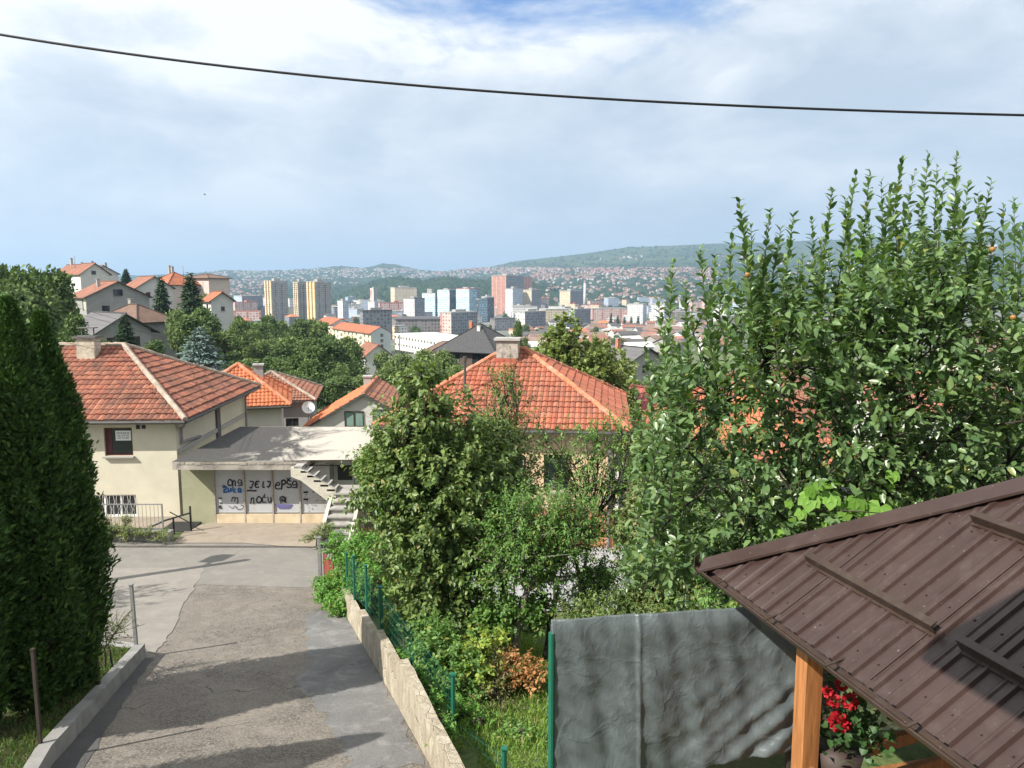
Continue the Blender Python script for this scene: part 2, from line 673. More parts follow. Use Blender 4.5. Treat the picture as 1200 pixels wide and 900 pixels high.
# ============================================================ GROUND
def ground_mat():
    m, t, b, o = new_mat('meadow_soil')
    v = objvec(t)
    n1 = noise_n(t, v, 0.35, 6, 0.6, 0.5)
    n2 = noise_n(t, v, 9, 6, 0.7)
    n3 = noise_n(t, v, 0.02, 6, 0.65)
    near = mix_n(t, ramp_n(t, n2, [(0.3, 0), (0.7, 1)]), (0.045, 0.075, 0.02), (0.11, 0.145, 0.04))
    near = mix_n(t, ramp_n(t, n1, [(0.52, 0), (0.66, 0.8)]), near, (0.11, 0.085, 0.05))
    far = mix_n(t, ramp_n(t, n3, [(0.42, 0), (0.58, 1)]), (0.035, 0.06, 0.025), (0.2, 0.19, 0.17))
    s = N(t, 'ShaderNodeSeparateXYZ')
    t.links.new(objvec(t), s.inputs[0])
    k = ramp_n(t, math_n(t, 'DIVIDE', s.outputs[1], 1000.0), [(0.3, 0), (0.7, 1)])
    sock(t, b, 'Base Color', mix_n(t, k, near, far))
    b.inputs['Roughness'].default_value = 0.95
    bump(t, b, n2, 0.6, 0.05)
    return m


def build_ground():
    ys = sorted(set([float(k[0]) for k in KN] + list(np.arange(-14, 46, 0.5)) + [45 * 1.035 ** i for i in range(1, 160)] + [14000, 30000]))
    ys = [y for y in ys if y <= 12000 or y in (14000, 30000)]
    nx = 150
    ss = np.linspace(-1, 1, nx)
    ss = np.sign(ss) * (0.35 * np.abs(ss) + 0.65 * np.abs(ss) ** 2)
    verts, faces = [], []
    for y in ys:
        for q in ss:
            x = q * (abs(y) * 1.0 + 30)
            verts.append((x, y, ground(x, y)))
    for j in range(len(ys) - 1):
        for i in range(nx - 1):
            a = j * nx + i
            faces.append((a, a + 1, a + nx + 1, a + nx))
    me = bpy.data.meshes.new('ground')
    me.from_pydata(verts, [], faces)
    me.materials.append(ground_mat())
    me.polygons.foreach_set('use_smooth', [True] * len(me.polygons))
    o = link('ground', me)
    tag(o, kind='structure')


build_ground()


def drape(name, pts, off, m, step=0.5, kind='structure', thick=0.0, parent=None, xcut=False):
    """sheet laid on the ground: outline in world XY (or pixel pairs measured on the photo's ground)"""
    bm = bmesh.new()
    vs = [bm.verts.new((p[0], p[1], 0)) for p in pts]
    f = bm.faces.new(vs)
    f.normal_update()
    if f.normal.z < 0:
        f.normal_flip()
    ys = [p[1] for p in pts]
    y = math.ceil(min(ys) / step) * step
    cuts = [(0, k) for k in np.arange(y, max(ys), step)]
    if xcut:
        xs = [p[0] for p in pts]
        cuts += [(1, k) for k in np.arange(math.ceil(min(xs) / step) * step, max(xs), step)]
    for ax, k in cuts:
        co, no = ((0, k, 0), (0, 1, 0)) if ax == 0 else ((k, 0, 0), (1, 0, 0))
        bmesh.ops.bisect_plane(bm, geom=bm.verts[:] + bm.edges[:] + bm.faces[:], dist=1e-5, plane_co=co, plane_no=no)
    for v in bm.verts:
        v.co.z = ground(v.co.x, v.co.y) + off
    me = bpy.data.meshes.new(name)
    bm.to_mesh(me)
    bm.free()
    me.materials.append(m)
    o = link(name, me, parent)
    if kind:
        o['kind'] = kind
    return o


def gp(*pp):
    return [(G(a, b).x, G(a, b).y) for a, b in pp]


def wobble(pts, amp=0.06, n=9):
    """rough edge for a poured or patched sheet"""
    out = []
    for i in range(len(pts)):
        a, b = Vector(pts[i]), Vector(pts[(i + 1) % len(pts)])
        for k in range(n):
            p = a.lerp(b, k / n)
            out.append((p.x + random.uniform(-amp, amp), p.y + random.uniform(-amp, amp)))
    return out


PAVE_GAIN = 0.65


def asphalt_mat(name, c1, c2, chip, chip_amt=0.5, cracks=0.5, bleach=(0.3, 0.285, 0.255), bl_amt=0.5, grain=60, bs=0.5):
    c1, c2, chip, bleach = (tuple(x * PAVE_GAIN for x in c) for c in (c1, c2, chip, bleach))
    m, t, b, o = new_mat(name)
    v = objvec(t)
    n1 = noise_n(t, v, 0.55, 8, 0.68, 0.6)
    n2 = noise_n(t, v, grain, 3, 0.7)
    n3 = noise_n(t, v, 2.2, 8, 0.7, 0.4)
    c = mix_n(t, ramp_n(t, n1, [(0.36, 0), (0.64, 1)]), c1, c2)
    c = mix_n(t, math_n(t, 'MULTIPLY', ramp_n(t, n3, [(0.5, 0), (0.64, 1)]), bl_amt), c, bleach)
    c = mix_n(t, math_n(t, 'MULTIPLY', ramp_n(t, n2, [(0.42, 0), (0.62, 1)]), chip_amt), c, chip)
    vor = N(t, 'ShaderNodeTexVoronoi', feature='DISTANCE_TO_EDGE')
    vor.inputs['Scale'].default_value = 0.5
    dm = N(t, 'ShaderNodeVectorMath', operation='ADD')
    t.links.new(v, dm.inputs[0])
    nn = N(t, 'ShaderNodeTexNoise')
    nn.inputs['Scale'].default_value = 1.6
    nn.inputs['Detail'].default_value = 6
    t.links.new(v, nn.inputs['Vector'])
    t.links.new(nn.outputs['Color'], dm.inputs[1])
    t.links.new(dm.outputs[0], vor.inputs['Vector'])
    cr = ramp_n(t, vor.outputs['Distance'], [(0.002, 0.7), (0.007, 0)])
    cr = math_n(t, 'MULTIPLY', math_n(t, 'MULTIPLY', cr, cracks), ramp_n(t, n1, [(0.5, 0), (0.62, 1)]))
    c = mix_n(t, cr, c, tuple(x * 0.3 for x in c1))
    sock(t, b, 'Base Color', c)
    b.inputs['Roughness'].default_value = 0.9
    b.inputs['Specular IOR Level'].default_value = 0.25
    h = math_n(t, 'SUBTRACT', n2, math_n(t, 'MULTIPLY', cr, 3.0))
    bump(t, b, h, bs, 0.012)
    return m


LANE_M = asphalt_mat('old_asphalt', (0.105, 0.095, 0.085), (0.25, 0.222, 0.188), (0.38, 0.34, 0.29), 0.75, 1.0, (0.32, 0.288, 0.245), 0.7, 26, 0.9)
ROAD_M = asphalt_mat('worn_asphalt', (0.24, 0.225, 0.205), (0.30, 0.285, 0.255), (0.35, 0.33, 0.30), 0.3, 0.7, (0.36, 0.34, 0.305), 0.5, 50, 0.35)
PATCH_M = asphalt_mat('cement_patch', (0.15, 0.15, 0.15), (0.25, 0.248, 0.24), (0.34, 0.335, 0.325), 0.45, 0.5, (0.36, 0.355, 0.34), 0.8, 40, 0.5)
APRON_M = asphalt_mat('pale_concrete', (0.28, 0.26, 0.23), (0.36, 0.335, 0.295), (0.42, 0.39, 0.345), 0.3, 0.7, (0.41, 0.38, 0.335), 0.6, 45, 0.3)
FORE_M = asphalt_mat('dusty_concrete', (0.36, 0.30, 0.235), (0.46, 0.395, 0.315), (0.54, 0.47, 0.39), 0.35, 0.4, (0.27, 0.225, 0.175), 0.55, 30, 0.4)
GUT_M = asphalt_mat('dark_asphalt', (0.085, 0.085, 0.085), (0.13, 0.13, 0.125), (0.19, 0.185, 0.18), 0.4, 0.4, (0.16, 0.155, 0.15), 0.4, 45, 0.4)

# the lane and the road it runs into
lane = [(-5.5, 3.0), (0.9, 3.0)] + gp((508, 905), (470, 838), (440, 782), (403, 720), (384, 700), (372, 688)) + gp((240, 685), (112, 690)) + gp((112, 760)) + [(-7.2, 13.0), (-6.3, 9)]
drape('lane', lane, 0.008, LANE_M)
road = gp((384, 690), (390, 640)) + [(-4.6, 25.2), (-9, 25.9), (-16, 26.15), (-60, 27.5), (-60, 20.5), (-20, 20.6)] + gp((112, 690), (240, 686))
drape('road', road, 0.014, ROAD_M)
drape('patched_path', wobble(gp((500, 898), (470, 838), (440, 782), (403, 722), (366, 716), (357, 735), (364, 770), (352, 800), (384, 845), (402, 880), (412, 905)), 0.09), 0.014, PATCH_M)
drape('concrete_path', wobble(gp((112, 668), (240, 666), (218, 704), (203, 740), (182, 768), (166, 762), (150, 748), (112, 752)), 0.05), 0.020, APRON_M)
drape('gutter_path', wobble(gp((168, 772), (182, 772), (160, 800), (130, 850), (98, 905), (55, 905), (120, 830)), 0.03), 0.016, GUT_M)
fore = gp((203, 638), (285, 638), (330, 641), (383, 642)) + [(-6.6, 28.62), (-11.55, 28.62)] + gp((222, 618))
drape('forecourt_path', fore, 0.030, FORE_M)
drape('front_path', [(-26, 26.6), (-12.6, 26.6), (-12.6, 30.2), (-26, 30.2)], 0.02, FORE_M)
drape('yard_path', gp((560, 716), (530, 690), (560, 645), (735, 640), (742, 690), (715, 718)), 0.05, asphalt_mat('white_paving', (0.42, 0.43, 0.44), (0.5, 0.5, 0.51), (0.55, 0.55, 0.56), 0.3, 0.5, (0.36, 0.37, 0.38), 0.4, 40, 0.3), xcut=True)


# ============================================================ FAR HILLS
def interp(x, pts):
    return float(np.interp(x, [p[0] for p in pts], [p[1] for p in pts]))


SKYL = [(-500, 330), (60, 326), (215, 322), (262, 317), (310, 318), (360, 316), (398, 312), (425, 315), (450, 309.5), (462, 310), (492, 317), (520, 318.5), (545, 315.5),
        (575, 313), (605, 306), (650, 301.5), (690, 296.5), (735, 290), (790, 288), (830, 286), (900, 284), (980, 281), (1060, 278), (1130, 274), (1185, 268), (1260, 272), (1800, 285)]
SPUR = [(-500, 400), (392, 400), (412, 341), (440, 331), (470, 327.5), (500, 330), (525, 326), (545, 329), (570, 331), (600, 327), (640, 335), (690, 345), (760, 400), (1800, 400)]
TERR = [(560, 400), (600, 334), (640, 326), (690, 319), (740, 317), (800, 320), (860, 330), (930, 400)]
Y0, YR = 2050.0, 5600.0


def slope_py(px, Y):
    t = (Y - Y0) / (YR - Y0)
    sk = interp(px, SKYL)
    w = 0.5 * math.sin(px * 0.021 + Y * 0.0013) + 0.3 * math.sin(px * 0.055 - Y * 0.003) + 0.25 * math.sin(px * 0.11 + Y * 0.006)
    if t <= 1:
        q = 362 + (sk - 362) * max(0.0, t) ** 0.75 + w * 1.2 * min(1, max(0, t) * 3) * (1 - max(0, t) ** 3)
    else:
        q = sk + (t - 1) * 60
    q = min(q, interp(px, SPUR) + ((Y - 2750) / 480) ** 2 * 14 + w)
    q = min(q, interp(px, TERR) + max(0, (Y - 3700) / 700) ** 2 * 30 + max(0, (3700 - Y) / 1500) * 38 + w * .7) if 560 < px < 930 else q
    return q


def hill_pt(px, Y):
    p = P(px, slope_py(px, Y), Y)
    return Vector((p.x, p.y, max(p.z, -75)))


def build_hills():
    m, t, b, o = new_mat('hill_cover')
    v = objvec(t)
    n1 = noise_n(t, v, 0.0022, 9, 0.66, 0.6)
    n2 = noise_n(t, v, 0.02, 6, 0.7)
    n3 = noise_n(t, v, 0.0008, 5, 0.6)
    att = N(t, 'ShaderNodeAttribute', attribute_name='meadow')
    wood = mix_n(t, n2, (0.012, 0.028, 0.012), (0.04, 0.065, 0.025))
    mead = mix_n(t, n1, (0.035, 0.07, 0.032), (0.085, 0.105, 0.05))
    f = math_n(t, 'ADD', ramp_n(t, n1, [(0.40, 0), (0.58, 0.9)]), math_n(t, 'SUBTRACT', att.outputs['Fac'], 0.5), True)
    sock(t, b, 'Base Color', mix_n(t, f, wood, mead))
    b.inputs['Roughness'].default_value = 1.0
    b.inputs['Specular IOR Level'].default_value = 0.0
    bump(t, b, n2, 0.6, 12)
    pxs = np.arange(-420, 1700, 4.0)
    Ys = list(np.linspace(1900, YR, 100)) + [5800, 6200, 6800, 7600]
    verts, faces, att_v = [], [], []
    rr = np.random.default_rng(3)
    for Y in Ys:
        for px in pxs:
            p = hill_pt(px, Y)
            wooded = 0.22 + 0.5 * (Y > 4200) * (px > 560)
            if slope_py(px, Y) > interp(px, SPUR) - 1 and 2000 < Y < 3300 and 395 < px < 650:
                wooded = 0.0
            p.z += rr.random() * 9 * (1 - wooded)
            verts.append(p)
            att_v.append(wooded)
    nx = len(pxs)
    for j in range(len(Ys) - 1):
        for i in range(nx - 1):
            a = j * nx + i
            faces.append((a, a + 1, a + nx + 1, a + nx))
    me = bpy.data.meshes.new('hills')
    me.from_pydata(verts, [], faces)
    at = me.attributes.new('meadow', 'FLOAT', 'POINT')
    at.data.foreach_set('value', att_v)
    me.materials.append(m)
    tag(link('hills', me), kind='structure')


build_hills()

# little houses scattered over the far hillsides
WH = mat('far_white_wall', (0.50, 0.49, 0.46), 0.9, 0.1, 0.1, bmp=0)
WP = mat('far_pink_wall', (0.42, 0.31, 0.26), 0.9, 0.1, 0.1, bmp=0)
RR = mat('far_red_roof', (0.28, 0.13, 0.095), 0.9, 0.2, 0.1, bmp=0)
RB = mat('far_brown_roof', (0.22, 0.15, 0.12), 0.9, 0.2, 0.1, bmp=0)


def tiny_house(mb, c, yaw, w, d, h, r):
    c = Vector(c)
    ca, sa = math.cos(yaw), math.sin(yaw)
    q = lambda x, y, z: c + Vector((x * ca - y * sa, x * sa + y * ca, z))
    for a, b in (((-w, -d), (w, -d)), ((w, -d), (w, d)), ((w, d), (-w, d)), ((-w, d), (-w, -d))):
        mb.face([q(*a, -4), q(*b, -4), q(*b, h), q(*a, h)], None, 0)
    w2, d2 = w * 1.1, d * 1.1
    mb.face([q(-w2, -d2, h), q(w2, -d2, h), q(w2, 0, h + r), q(-w2, 0, h + r)], None, 1)
    mb.face([q(w2, d2, h), q(-w2, d2, h), q(-w2, 0, h + r), q(w2, 0, h + r)], None, 1)
    mb.face([q(w, -d, h), q(w, d, h), q(w, 0, h + r)], None, 0)
    mb.face([q(-w, d, h), q(-w, -d, h), q(-w, 0, h + r)], None, 0)


def hill_spots():
    out = []
    regs = [  # px0, px1, py0, py1, count
        (232, 420, 316, 334, 640), (400, 545, 316, 327, 400), (505, 640, 315, 326, 560), (620, 840, 316, 330, 900), (600, 840, 326, 360, 360), (235, 320, 330, 352, 240),
        (700, 765, 301, 305, 14), (840, 1000, 300, 345, 70), (1120, 1215, 288, 315, 60)]
    rr = random.Random(5)
    for k, (a, b, c, d, n) in enumerate(regs):
        for _ in range(n):
            px = rr.uniform(a, b)
            py = rr.uniform(c, d)
            if math.sin(px * .13 + py * .31) + math.sin(px * .057 - py * .5 + 2) + .8 * math.sin(px * .31 + py * .9) < rr.uniform(-1.6, .5):
                continue
            py = c + (py - c) * (1 if rr.random() < .5 else rr.random())
            # the first slope from the front that shows at this height
            best = None
            for Y in np.arange(2100, YR - 60, 60):
                if slope_py(px, Y) <= py:
                    best = Y
                    break
            if best is None or (best < 3300 and slope_py(px, best) < interp(px, SPUR) + 18 and 412 < px < 600):
                continue
            out.append((best, px, k))
    return out


def build_hill_houses():
    protos = []
    rr = random.Random(9)
    for wm, rm in ((WH, RR), (WP, RR), (WH, RB)):
        for w, d, h in ((5.5, 4.5, 6.5), (7, 5, 8.5)):
            mb = MB()
            tiny_house(mb, (0, 0, 0), 0, w, d, h, 3.2)
            protos.append(mb.mesh('hillside_house', [wm, rm]))
    spots = sorted(hill_spots())
    for i, (Y, px, k) in enumerate(spots[:300]):
        o = link('hillside_house', rr.choice(protos[:2] if k < 2 else protos))
        o.location = hill_pt(px, Y) + Vector((0, 0, 1))
        o.rotation_euler.z = rr.uniform(0, 6.28)
        tag(o, 'small pale house with a pitched roof on the hazy hillside beyond the city', 'house', 'houses scattered over the far hillsides')
    mb = MB()
    for Y, px, k in spots[300:]:
        if k >= 2 and rr.random() < .55:
            # wall colour index 0/2, roof 1/3
            sub = MB()
            tiny_house(sub, hill_pt(px, Y), rr.uniform(0, 6.28), rr.uniform(5, 9), rr.uniform(4.5, 6), rr.uniform(6, 9), 3.6)
            sub.mi = [2 if q == 0 else 1 for q in sub.mi]
        else:
            sub = MB()
            tiny_house(sub, hill_pt(px, Y), rr.uniform(0, 6.28), rr.uniform(5, 9), rr.uniform(4.5, 6), rr.uniform(6, 9), 3.2)
            sub.mi = [0 if q == 0 else (1 if k >= 2 else 3) for q in sub.mi]
        for f, mi in zip(sub.f, sub.mi):
            mb.face([sub.v[j] for j in f], None, mi)
    o = mb.build('hillside_houses', [WH, RR, WP, RB])
    tag(o, 'countless tiny houses covering the upper slopes of the far hills', 'houses', None, 'stuff')


build_hill_houses()


def blob(mb, c, r, h):
    """a low bushy clump for a wood seen from kilometres away"""
    c = Vector(c)
    a0 = random.random() * 6
    ring = [c + Vector((math.cos(a0 + k * 1.2566) * r * random.uniform(.8, 1.2), math.sin(a0 + k * 1.2566) * r * random.uniform(.8, 1.2), h * .35)) for k in range(5)]
    top = c + Vector((random.uniform(-.2, .2) * r, random.uniform(-.2, .2) * r, h))
    low = [Vector((p.x, p.y, c.z - 3)) for p in ring]
    for k in range(5):
        mb.face([ring[k], ring[(k + 1) % 5], top])
        mb.face([low[k], low[(k + 1) % 5], ring[(k + 1) % 5], ring[k]])


def build_far_woods():
    m = mat('far_wood', (0.028, 0.05, 0.022), 1.0, 0.4, 0.01, spec=0, bmp=0)
    mb = MB()
    rr = random.Random(21)
    random.seed(21)
    for _ in range(5200):
        px = rr.uniform(180, 900) if rr.random() < .85 else rr.uniform(900, 1300)
        Y = rr.uniform(2100, 4300) if rr.random() < .7 else rr.uniform(4300, 5550)
        if Y > 4300 and rr.random() < .45:
            continue
        p = hill_pt(px, Y)
        blob(mb, p, rr.uniform(7, 15), rr.uniform(9, 16))
    tag(mb.build('far_woods', m), 'dark wooded patches between the houses on the hazy far hills', 'woods', None, 'stuff')


build_far_woods()


# ============================================================ CITY
def city_tower(name, label, xl, xc, xr, ytop, ybase, Y, m_l, m_r=None, cat='tower block', alpha=38, roof=None, cap=None, group=None, top_extra=0):
    """block with its near corner at xc; left face ends at xl, right face at xr"""
    a = R(alpha)
    base = P(xc, ybase, Y)
    top = P(xc, ytop, Y)
    zb = min(base.z, ground(base.x, Y)) - 1
    h = top.z - zb
    c = Vector((base.x, Y, zb))

    def reach(px, dx, dy):
        k = (px - 600) / F
        # (c.x + s dx) = k' (Y + s dy): horizontal pixel at the depth (camera pitch is small)
        kk = k / (cp + 0.02)
        s = (kk * Y - c.x) / (dx - kk * dy)
        return max(4.0, min(90.0, s))
    L = reach(xl, -math.cos(a), math.sin(a))
    Rr = reach(xr, math.sin(a), math.cos(a))
    vl = Vector((-math.cos(a), math.sin(a), 0)) * L
    vr = Vector((math.sin(a), math.cos(a), 0)) * Rr
    root = empty(name, c, label, cat, group)
    o0 = Vector()
    mb = MB()
    mb.wallface(vl, o0, h, 0)
    mb.wallface(o0, vr, h, 1)
    mb.wallface(vr, vr + vl, h, 0)
    mb.wallface(vr + vl, vl, h, 1)
    mb.build('wall', [m_l, m_r or m_l], root)  # right faces often take a duller facade, shade painted into the colour
    up = Vector((0, 0, 1))
    rb = MB()
    cen = (vl + vr) / 2
    rb.obox(cen + up * (h + 0.45), vl / 2 * 1.02, vr / 2 * 1.02, up * 0.5)
    rb.build('roof', roof or CONC, root)
    if cap is not None:
        kb = MB()
        kb.obox(cen + up * (h + 0.95 + cap / 2), vl / 2 * .35, vr / 2 * .4, up * cap / 2)
        kb.build('roof_hut', CONC, root)
    root['dim'] = (L, Rr, h)
    return root, vl, vr, h


CONC = mat('grey_concrete', (0.34, 0.33, 0.31), 0.9, 0.15, 0.3, bmp=0)
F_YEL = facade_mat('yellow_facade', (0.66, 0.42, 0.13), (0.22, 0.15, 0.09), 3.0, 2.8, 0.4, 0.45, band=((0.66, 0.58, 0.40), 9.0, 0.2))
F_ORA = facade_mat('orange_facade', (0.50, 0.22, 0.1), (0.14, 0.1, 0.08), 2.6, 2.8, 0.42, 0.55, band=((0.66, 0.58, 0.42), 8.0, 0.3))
F_SHD = facade_mat('shaded_side_facade', (0.30, 0.28, 0.25), (0.09, 0.09, 0.09), 3.0, 2.8, 0.5, 0.5)  # grey for the towers' right sides, their shade painted as a facade
F_WHT = facade_mat('white_facade', (0.62, 0.61, 0.58), (0.12, 0.13, 0.14), 3.4, 3.0, 0.45, 0.45)
F_CRM = facade_mat('cream_facade', (0.58, 0.50, 0.36), (0.17, 0.14, 0.11), 3.2, 3.0, 0.42, 0.5)
F_GLS = facade_mat('blue_glass_facade', (0.30, 0.42, 0.48), (0.10, 0.20, 0.27), 2.4, 3.6, 0.8, 0.62, 0.12)
F_GLP = facade_mat('pale_glass_facade', (0.52, 0.60, 0.62), (0.20, 0.32, 0.38), 2.6, 3.6, 0.55, 0.6, 0.12)
F_DRK = facade_mat('dark_glass_facade', (0.07, 0.09, 0.11), (0.03, 0.045, 0.06), 2.4, 3.6, 0.75, 0.7, 0.1)
F_RED = facade_mat('brick_red_facade', (0.42, 0.2, 0.145), (0.17, 0.1, 0.085), 3.0, 2.9, 0.4, 0.55, band=((0.52, 0.33, 0.25), 12.0, 0.2))
F_PNK = facade_mat('pink_facade', (0.55, 0.42, 0.38), (0.2, 0.12, 0.11), 3.6, 3.0, 0.5, 0.5, band=((0.42, 0.18, 0.14), 14.0, 0.2))
F_BLU = facade_mat('pale_blue_and_shade_facade', (0.40, 0.46, 0.54), (0.13, 0.15, 0.18), 3.2, 3.0, 0.45, 0.5)  # own blue of some blocks, also painted shade on white towers' right sides
F_SLA = facade_mat('slate_and_shade_facade', (0.19, 0.20, 0.22), (0.07, 0.075, 0.085), 3.0, 2.9, 0.5, 0.5)  # own slate of some blocks, also painted shade on many right sides
F_BRN = facade_mat('dull_brown_facade', (0.20, 0.18, 0.17), (0.08, 0.07, 0.07), 3.2, 3.2, 0.5, 0.55)
ROOF_DK = mat('dark_roofing', (0.09, 0.085, 0.085), 0.8, 0.2, 0.3, bmp=0)
ROOF_RD = mat('red_roofing', (0.38, 0.14, 0.09), 0.8, 0.2, 0.3, bmp=0)
ROOF_OR = mat('orange_roofing', (0.50, 0.17, 0.07), 0.8, 0.2, 0.3, bmp=0)
ROOF_WH = mat('white_roofing', (0.68, 0.68, 0.66), 0.7, 0.12, 0.3, bmp=0)


def yellow_tower(label, xl, xc, xr, ytop, ybase, Y, orange):
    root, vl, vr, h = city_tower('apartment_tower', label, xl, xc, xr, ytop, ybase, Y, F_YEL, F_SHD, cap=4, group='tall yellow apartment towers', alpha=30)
    up = Vector((0, 0, 1))
    L, n1 = vl.length, Vector((-vl.y, vl.x, 0)).normalized()
    if n1.dot(vr) > 0:
        n1 = -n1
    for q in (0.12, 0.5, 0.88):           # balcony stacks standing out of the sunny face
        bb = MB()
        c = vl * q + n1 * 0.7
        bb.obox(c + up * (h * .5 + 1.5), vl.normalized() * L * .095, n1 * .69, up * (h * .5))
        bb.build('balcony_stack', F_ORA if q == 0.5 and orange else F_YEL, root)
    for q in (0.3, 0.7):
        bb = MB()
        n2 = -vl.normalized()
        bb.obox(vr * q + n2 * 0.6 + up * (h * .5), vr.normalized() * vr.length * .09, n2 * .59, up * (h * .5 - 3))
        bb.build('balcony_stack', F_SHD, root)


yellow_tower('leftmost of the tall yellow apartment towers rising beyond the trees', 309, 320, 336, 330, 377, 1150, True)
yellow_tower('narrow yellow apartment tower in the middle of its group', 343, 351, 358, 331, 381, 1120, True)
yellow_tower('yellow apartment tower with a broad side painted shade-grey, nearest the cream apartment row', 358.5, 371, 387, 331, 381, 1090, False)

T = city_tower
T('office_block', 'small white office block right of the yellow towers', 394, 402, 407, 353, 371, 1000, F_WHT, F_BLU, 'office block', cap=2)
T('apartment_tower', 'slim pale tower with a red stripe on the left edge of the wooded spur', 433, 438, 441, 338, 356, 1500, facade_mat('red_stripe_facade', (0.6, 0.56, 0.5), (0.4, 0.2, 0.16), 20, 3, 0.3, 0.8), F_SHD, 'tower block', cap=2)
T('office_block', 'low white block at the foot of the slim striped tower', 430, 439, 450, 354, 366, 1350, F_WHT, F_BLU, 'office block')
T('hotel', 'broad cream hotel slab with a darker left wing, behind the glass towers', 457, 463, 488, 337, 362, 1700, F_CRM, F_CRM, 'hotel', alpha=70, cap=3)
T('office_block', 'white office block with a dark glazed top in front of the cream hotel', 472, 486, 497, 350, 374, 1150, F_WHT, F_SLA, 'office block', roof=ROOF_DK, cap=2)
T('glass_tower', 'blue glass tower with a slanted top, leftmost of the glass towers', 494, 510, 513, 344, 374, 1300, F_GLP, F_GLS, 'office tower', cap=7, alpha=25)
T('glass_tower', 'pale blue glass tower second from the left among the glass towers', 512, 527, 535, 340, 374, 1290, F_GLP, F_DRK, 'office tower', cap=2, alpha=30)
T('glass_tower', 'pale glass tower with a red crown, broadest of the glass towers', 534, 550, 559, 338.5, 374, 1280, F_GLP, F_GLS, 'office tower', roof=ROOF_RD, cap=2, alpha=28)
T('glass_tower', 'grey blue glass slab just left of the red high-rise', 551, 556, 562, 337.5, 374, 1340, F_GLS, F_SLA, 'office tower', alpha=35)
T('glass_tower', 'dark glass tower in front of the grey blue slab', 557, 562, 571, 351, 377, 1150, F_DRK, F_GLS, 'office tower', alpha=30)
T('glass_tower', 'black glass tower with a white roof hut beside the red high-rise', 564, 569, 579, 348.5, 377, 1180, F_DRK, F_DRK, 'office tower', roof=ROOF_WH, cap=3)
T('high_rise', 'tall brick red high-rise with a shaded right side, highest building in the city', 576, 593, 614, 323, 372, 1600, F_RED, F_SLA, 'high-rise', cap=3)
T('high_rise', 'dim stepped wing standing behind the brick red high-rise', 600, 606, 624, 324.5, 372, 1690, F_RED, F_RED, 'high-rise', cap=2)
T('apartment_tower', 'pale apartment tower with its shaded side painted blue grey in front of the red high-rise', 592, 601, 613, 338.5, 377, 1300, F_WHT, F_BLU, cap=3, alpha=30)
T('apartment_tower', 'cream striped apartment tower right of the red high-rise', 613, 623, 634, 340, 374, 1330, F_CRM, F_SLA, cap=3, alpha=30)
T('apartment_tower', 'lone pale apartment tower just left of the thin chimney', 656, 668, 684, 341, 370, 1420, F_CRM, F_SLA, cap=3, alpha=32)
T('apartment_block', 'apartment block with side painted shade-grey and white end wall below the glass towers', 515, 529, 559, 367, 391, 700, F_PNK, F_SLA, 'apartment block', cap=2, alpha=40)
T('apartment_block', 'apartment block with side painted shade-grey and white end wall below the pale twin towers', 604, 615, 640, 366, 391, 780, F_WHT, F_SLA, 'apartment block', cap=2, alpha=40)
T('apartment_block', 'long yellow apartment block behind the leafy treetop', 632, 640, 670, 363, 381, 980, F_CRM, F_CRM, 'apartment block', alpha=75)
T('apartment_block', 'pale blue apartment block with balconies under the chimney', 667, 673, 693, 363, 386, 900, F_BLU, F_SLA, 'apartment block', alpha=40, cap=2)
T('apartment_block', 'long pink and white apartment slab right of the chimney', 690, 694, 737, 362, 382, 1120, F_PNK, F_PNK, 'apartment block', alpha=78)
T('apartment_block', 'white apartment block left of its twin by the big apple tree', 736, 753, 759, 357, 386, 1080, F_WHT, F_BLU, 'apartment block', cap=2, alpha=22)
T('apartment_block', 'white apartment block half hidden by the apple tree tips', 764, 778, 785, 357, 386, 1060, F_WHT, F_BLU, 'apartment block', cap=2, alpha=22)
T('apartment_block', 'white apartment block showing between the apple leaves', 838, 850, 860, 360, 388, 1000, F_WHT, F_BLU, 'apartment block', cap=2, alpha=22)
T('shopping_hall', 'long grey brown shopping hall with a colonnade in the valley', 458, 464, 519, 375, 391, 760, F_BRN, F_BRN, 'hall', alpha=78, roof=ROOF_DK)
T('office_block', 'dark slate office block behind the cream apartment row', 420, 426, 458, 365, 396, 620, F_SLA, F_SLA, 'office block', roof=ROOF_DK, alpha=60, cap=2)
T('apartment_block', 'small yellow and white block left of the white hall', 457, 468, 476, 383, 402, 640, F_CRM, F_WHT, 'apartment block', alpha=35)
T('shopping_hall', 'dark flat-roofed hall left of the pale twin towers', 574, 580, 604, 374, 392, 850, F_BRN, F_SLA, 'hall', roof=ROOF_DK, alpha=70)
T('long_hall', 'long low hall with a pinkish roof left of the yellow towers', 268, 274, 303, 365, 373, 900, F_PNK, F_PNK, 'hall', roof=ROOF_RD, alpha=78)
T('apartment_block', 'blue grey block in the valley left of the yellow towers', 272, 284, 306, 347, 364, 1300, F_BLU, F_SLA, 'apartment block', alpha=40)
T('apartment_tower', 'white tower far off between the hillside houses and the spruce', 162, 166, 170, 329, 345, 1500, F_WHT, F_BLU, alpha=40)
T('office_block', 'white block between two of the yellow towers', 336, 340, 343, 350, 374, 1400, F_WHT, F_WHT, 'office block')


def chimney_stack():
    c = P(685, 364, 1750)
    root = empty('factory_chimney', (c.x, c.y, c.z - 4), 'thin tall pale factory chimney in front of the hillside', 'chimney')
    top = P(685, 331.5, 1750).z - c.z + 4
    mb = MB()
    mb.tube([(0, 0, 0), (0, 0, top)], [3.4, 2.5], 14)
    mb.build('shaft', mat('chimney_concrete', (0.55, 0.5, 0.47), 0.9, .1, .1, bmp=0), root, True)
    mb = MB()
    mb.tube([(0, 0, top), (0, 0, top + 1.5)], [2.8, 2.8], 14)
    mb.build('rim', ROOF_RD, root)


chimney_stack()


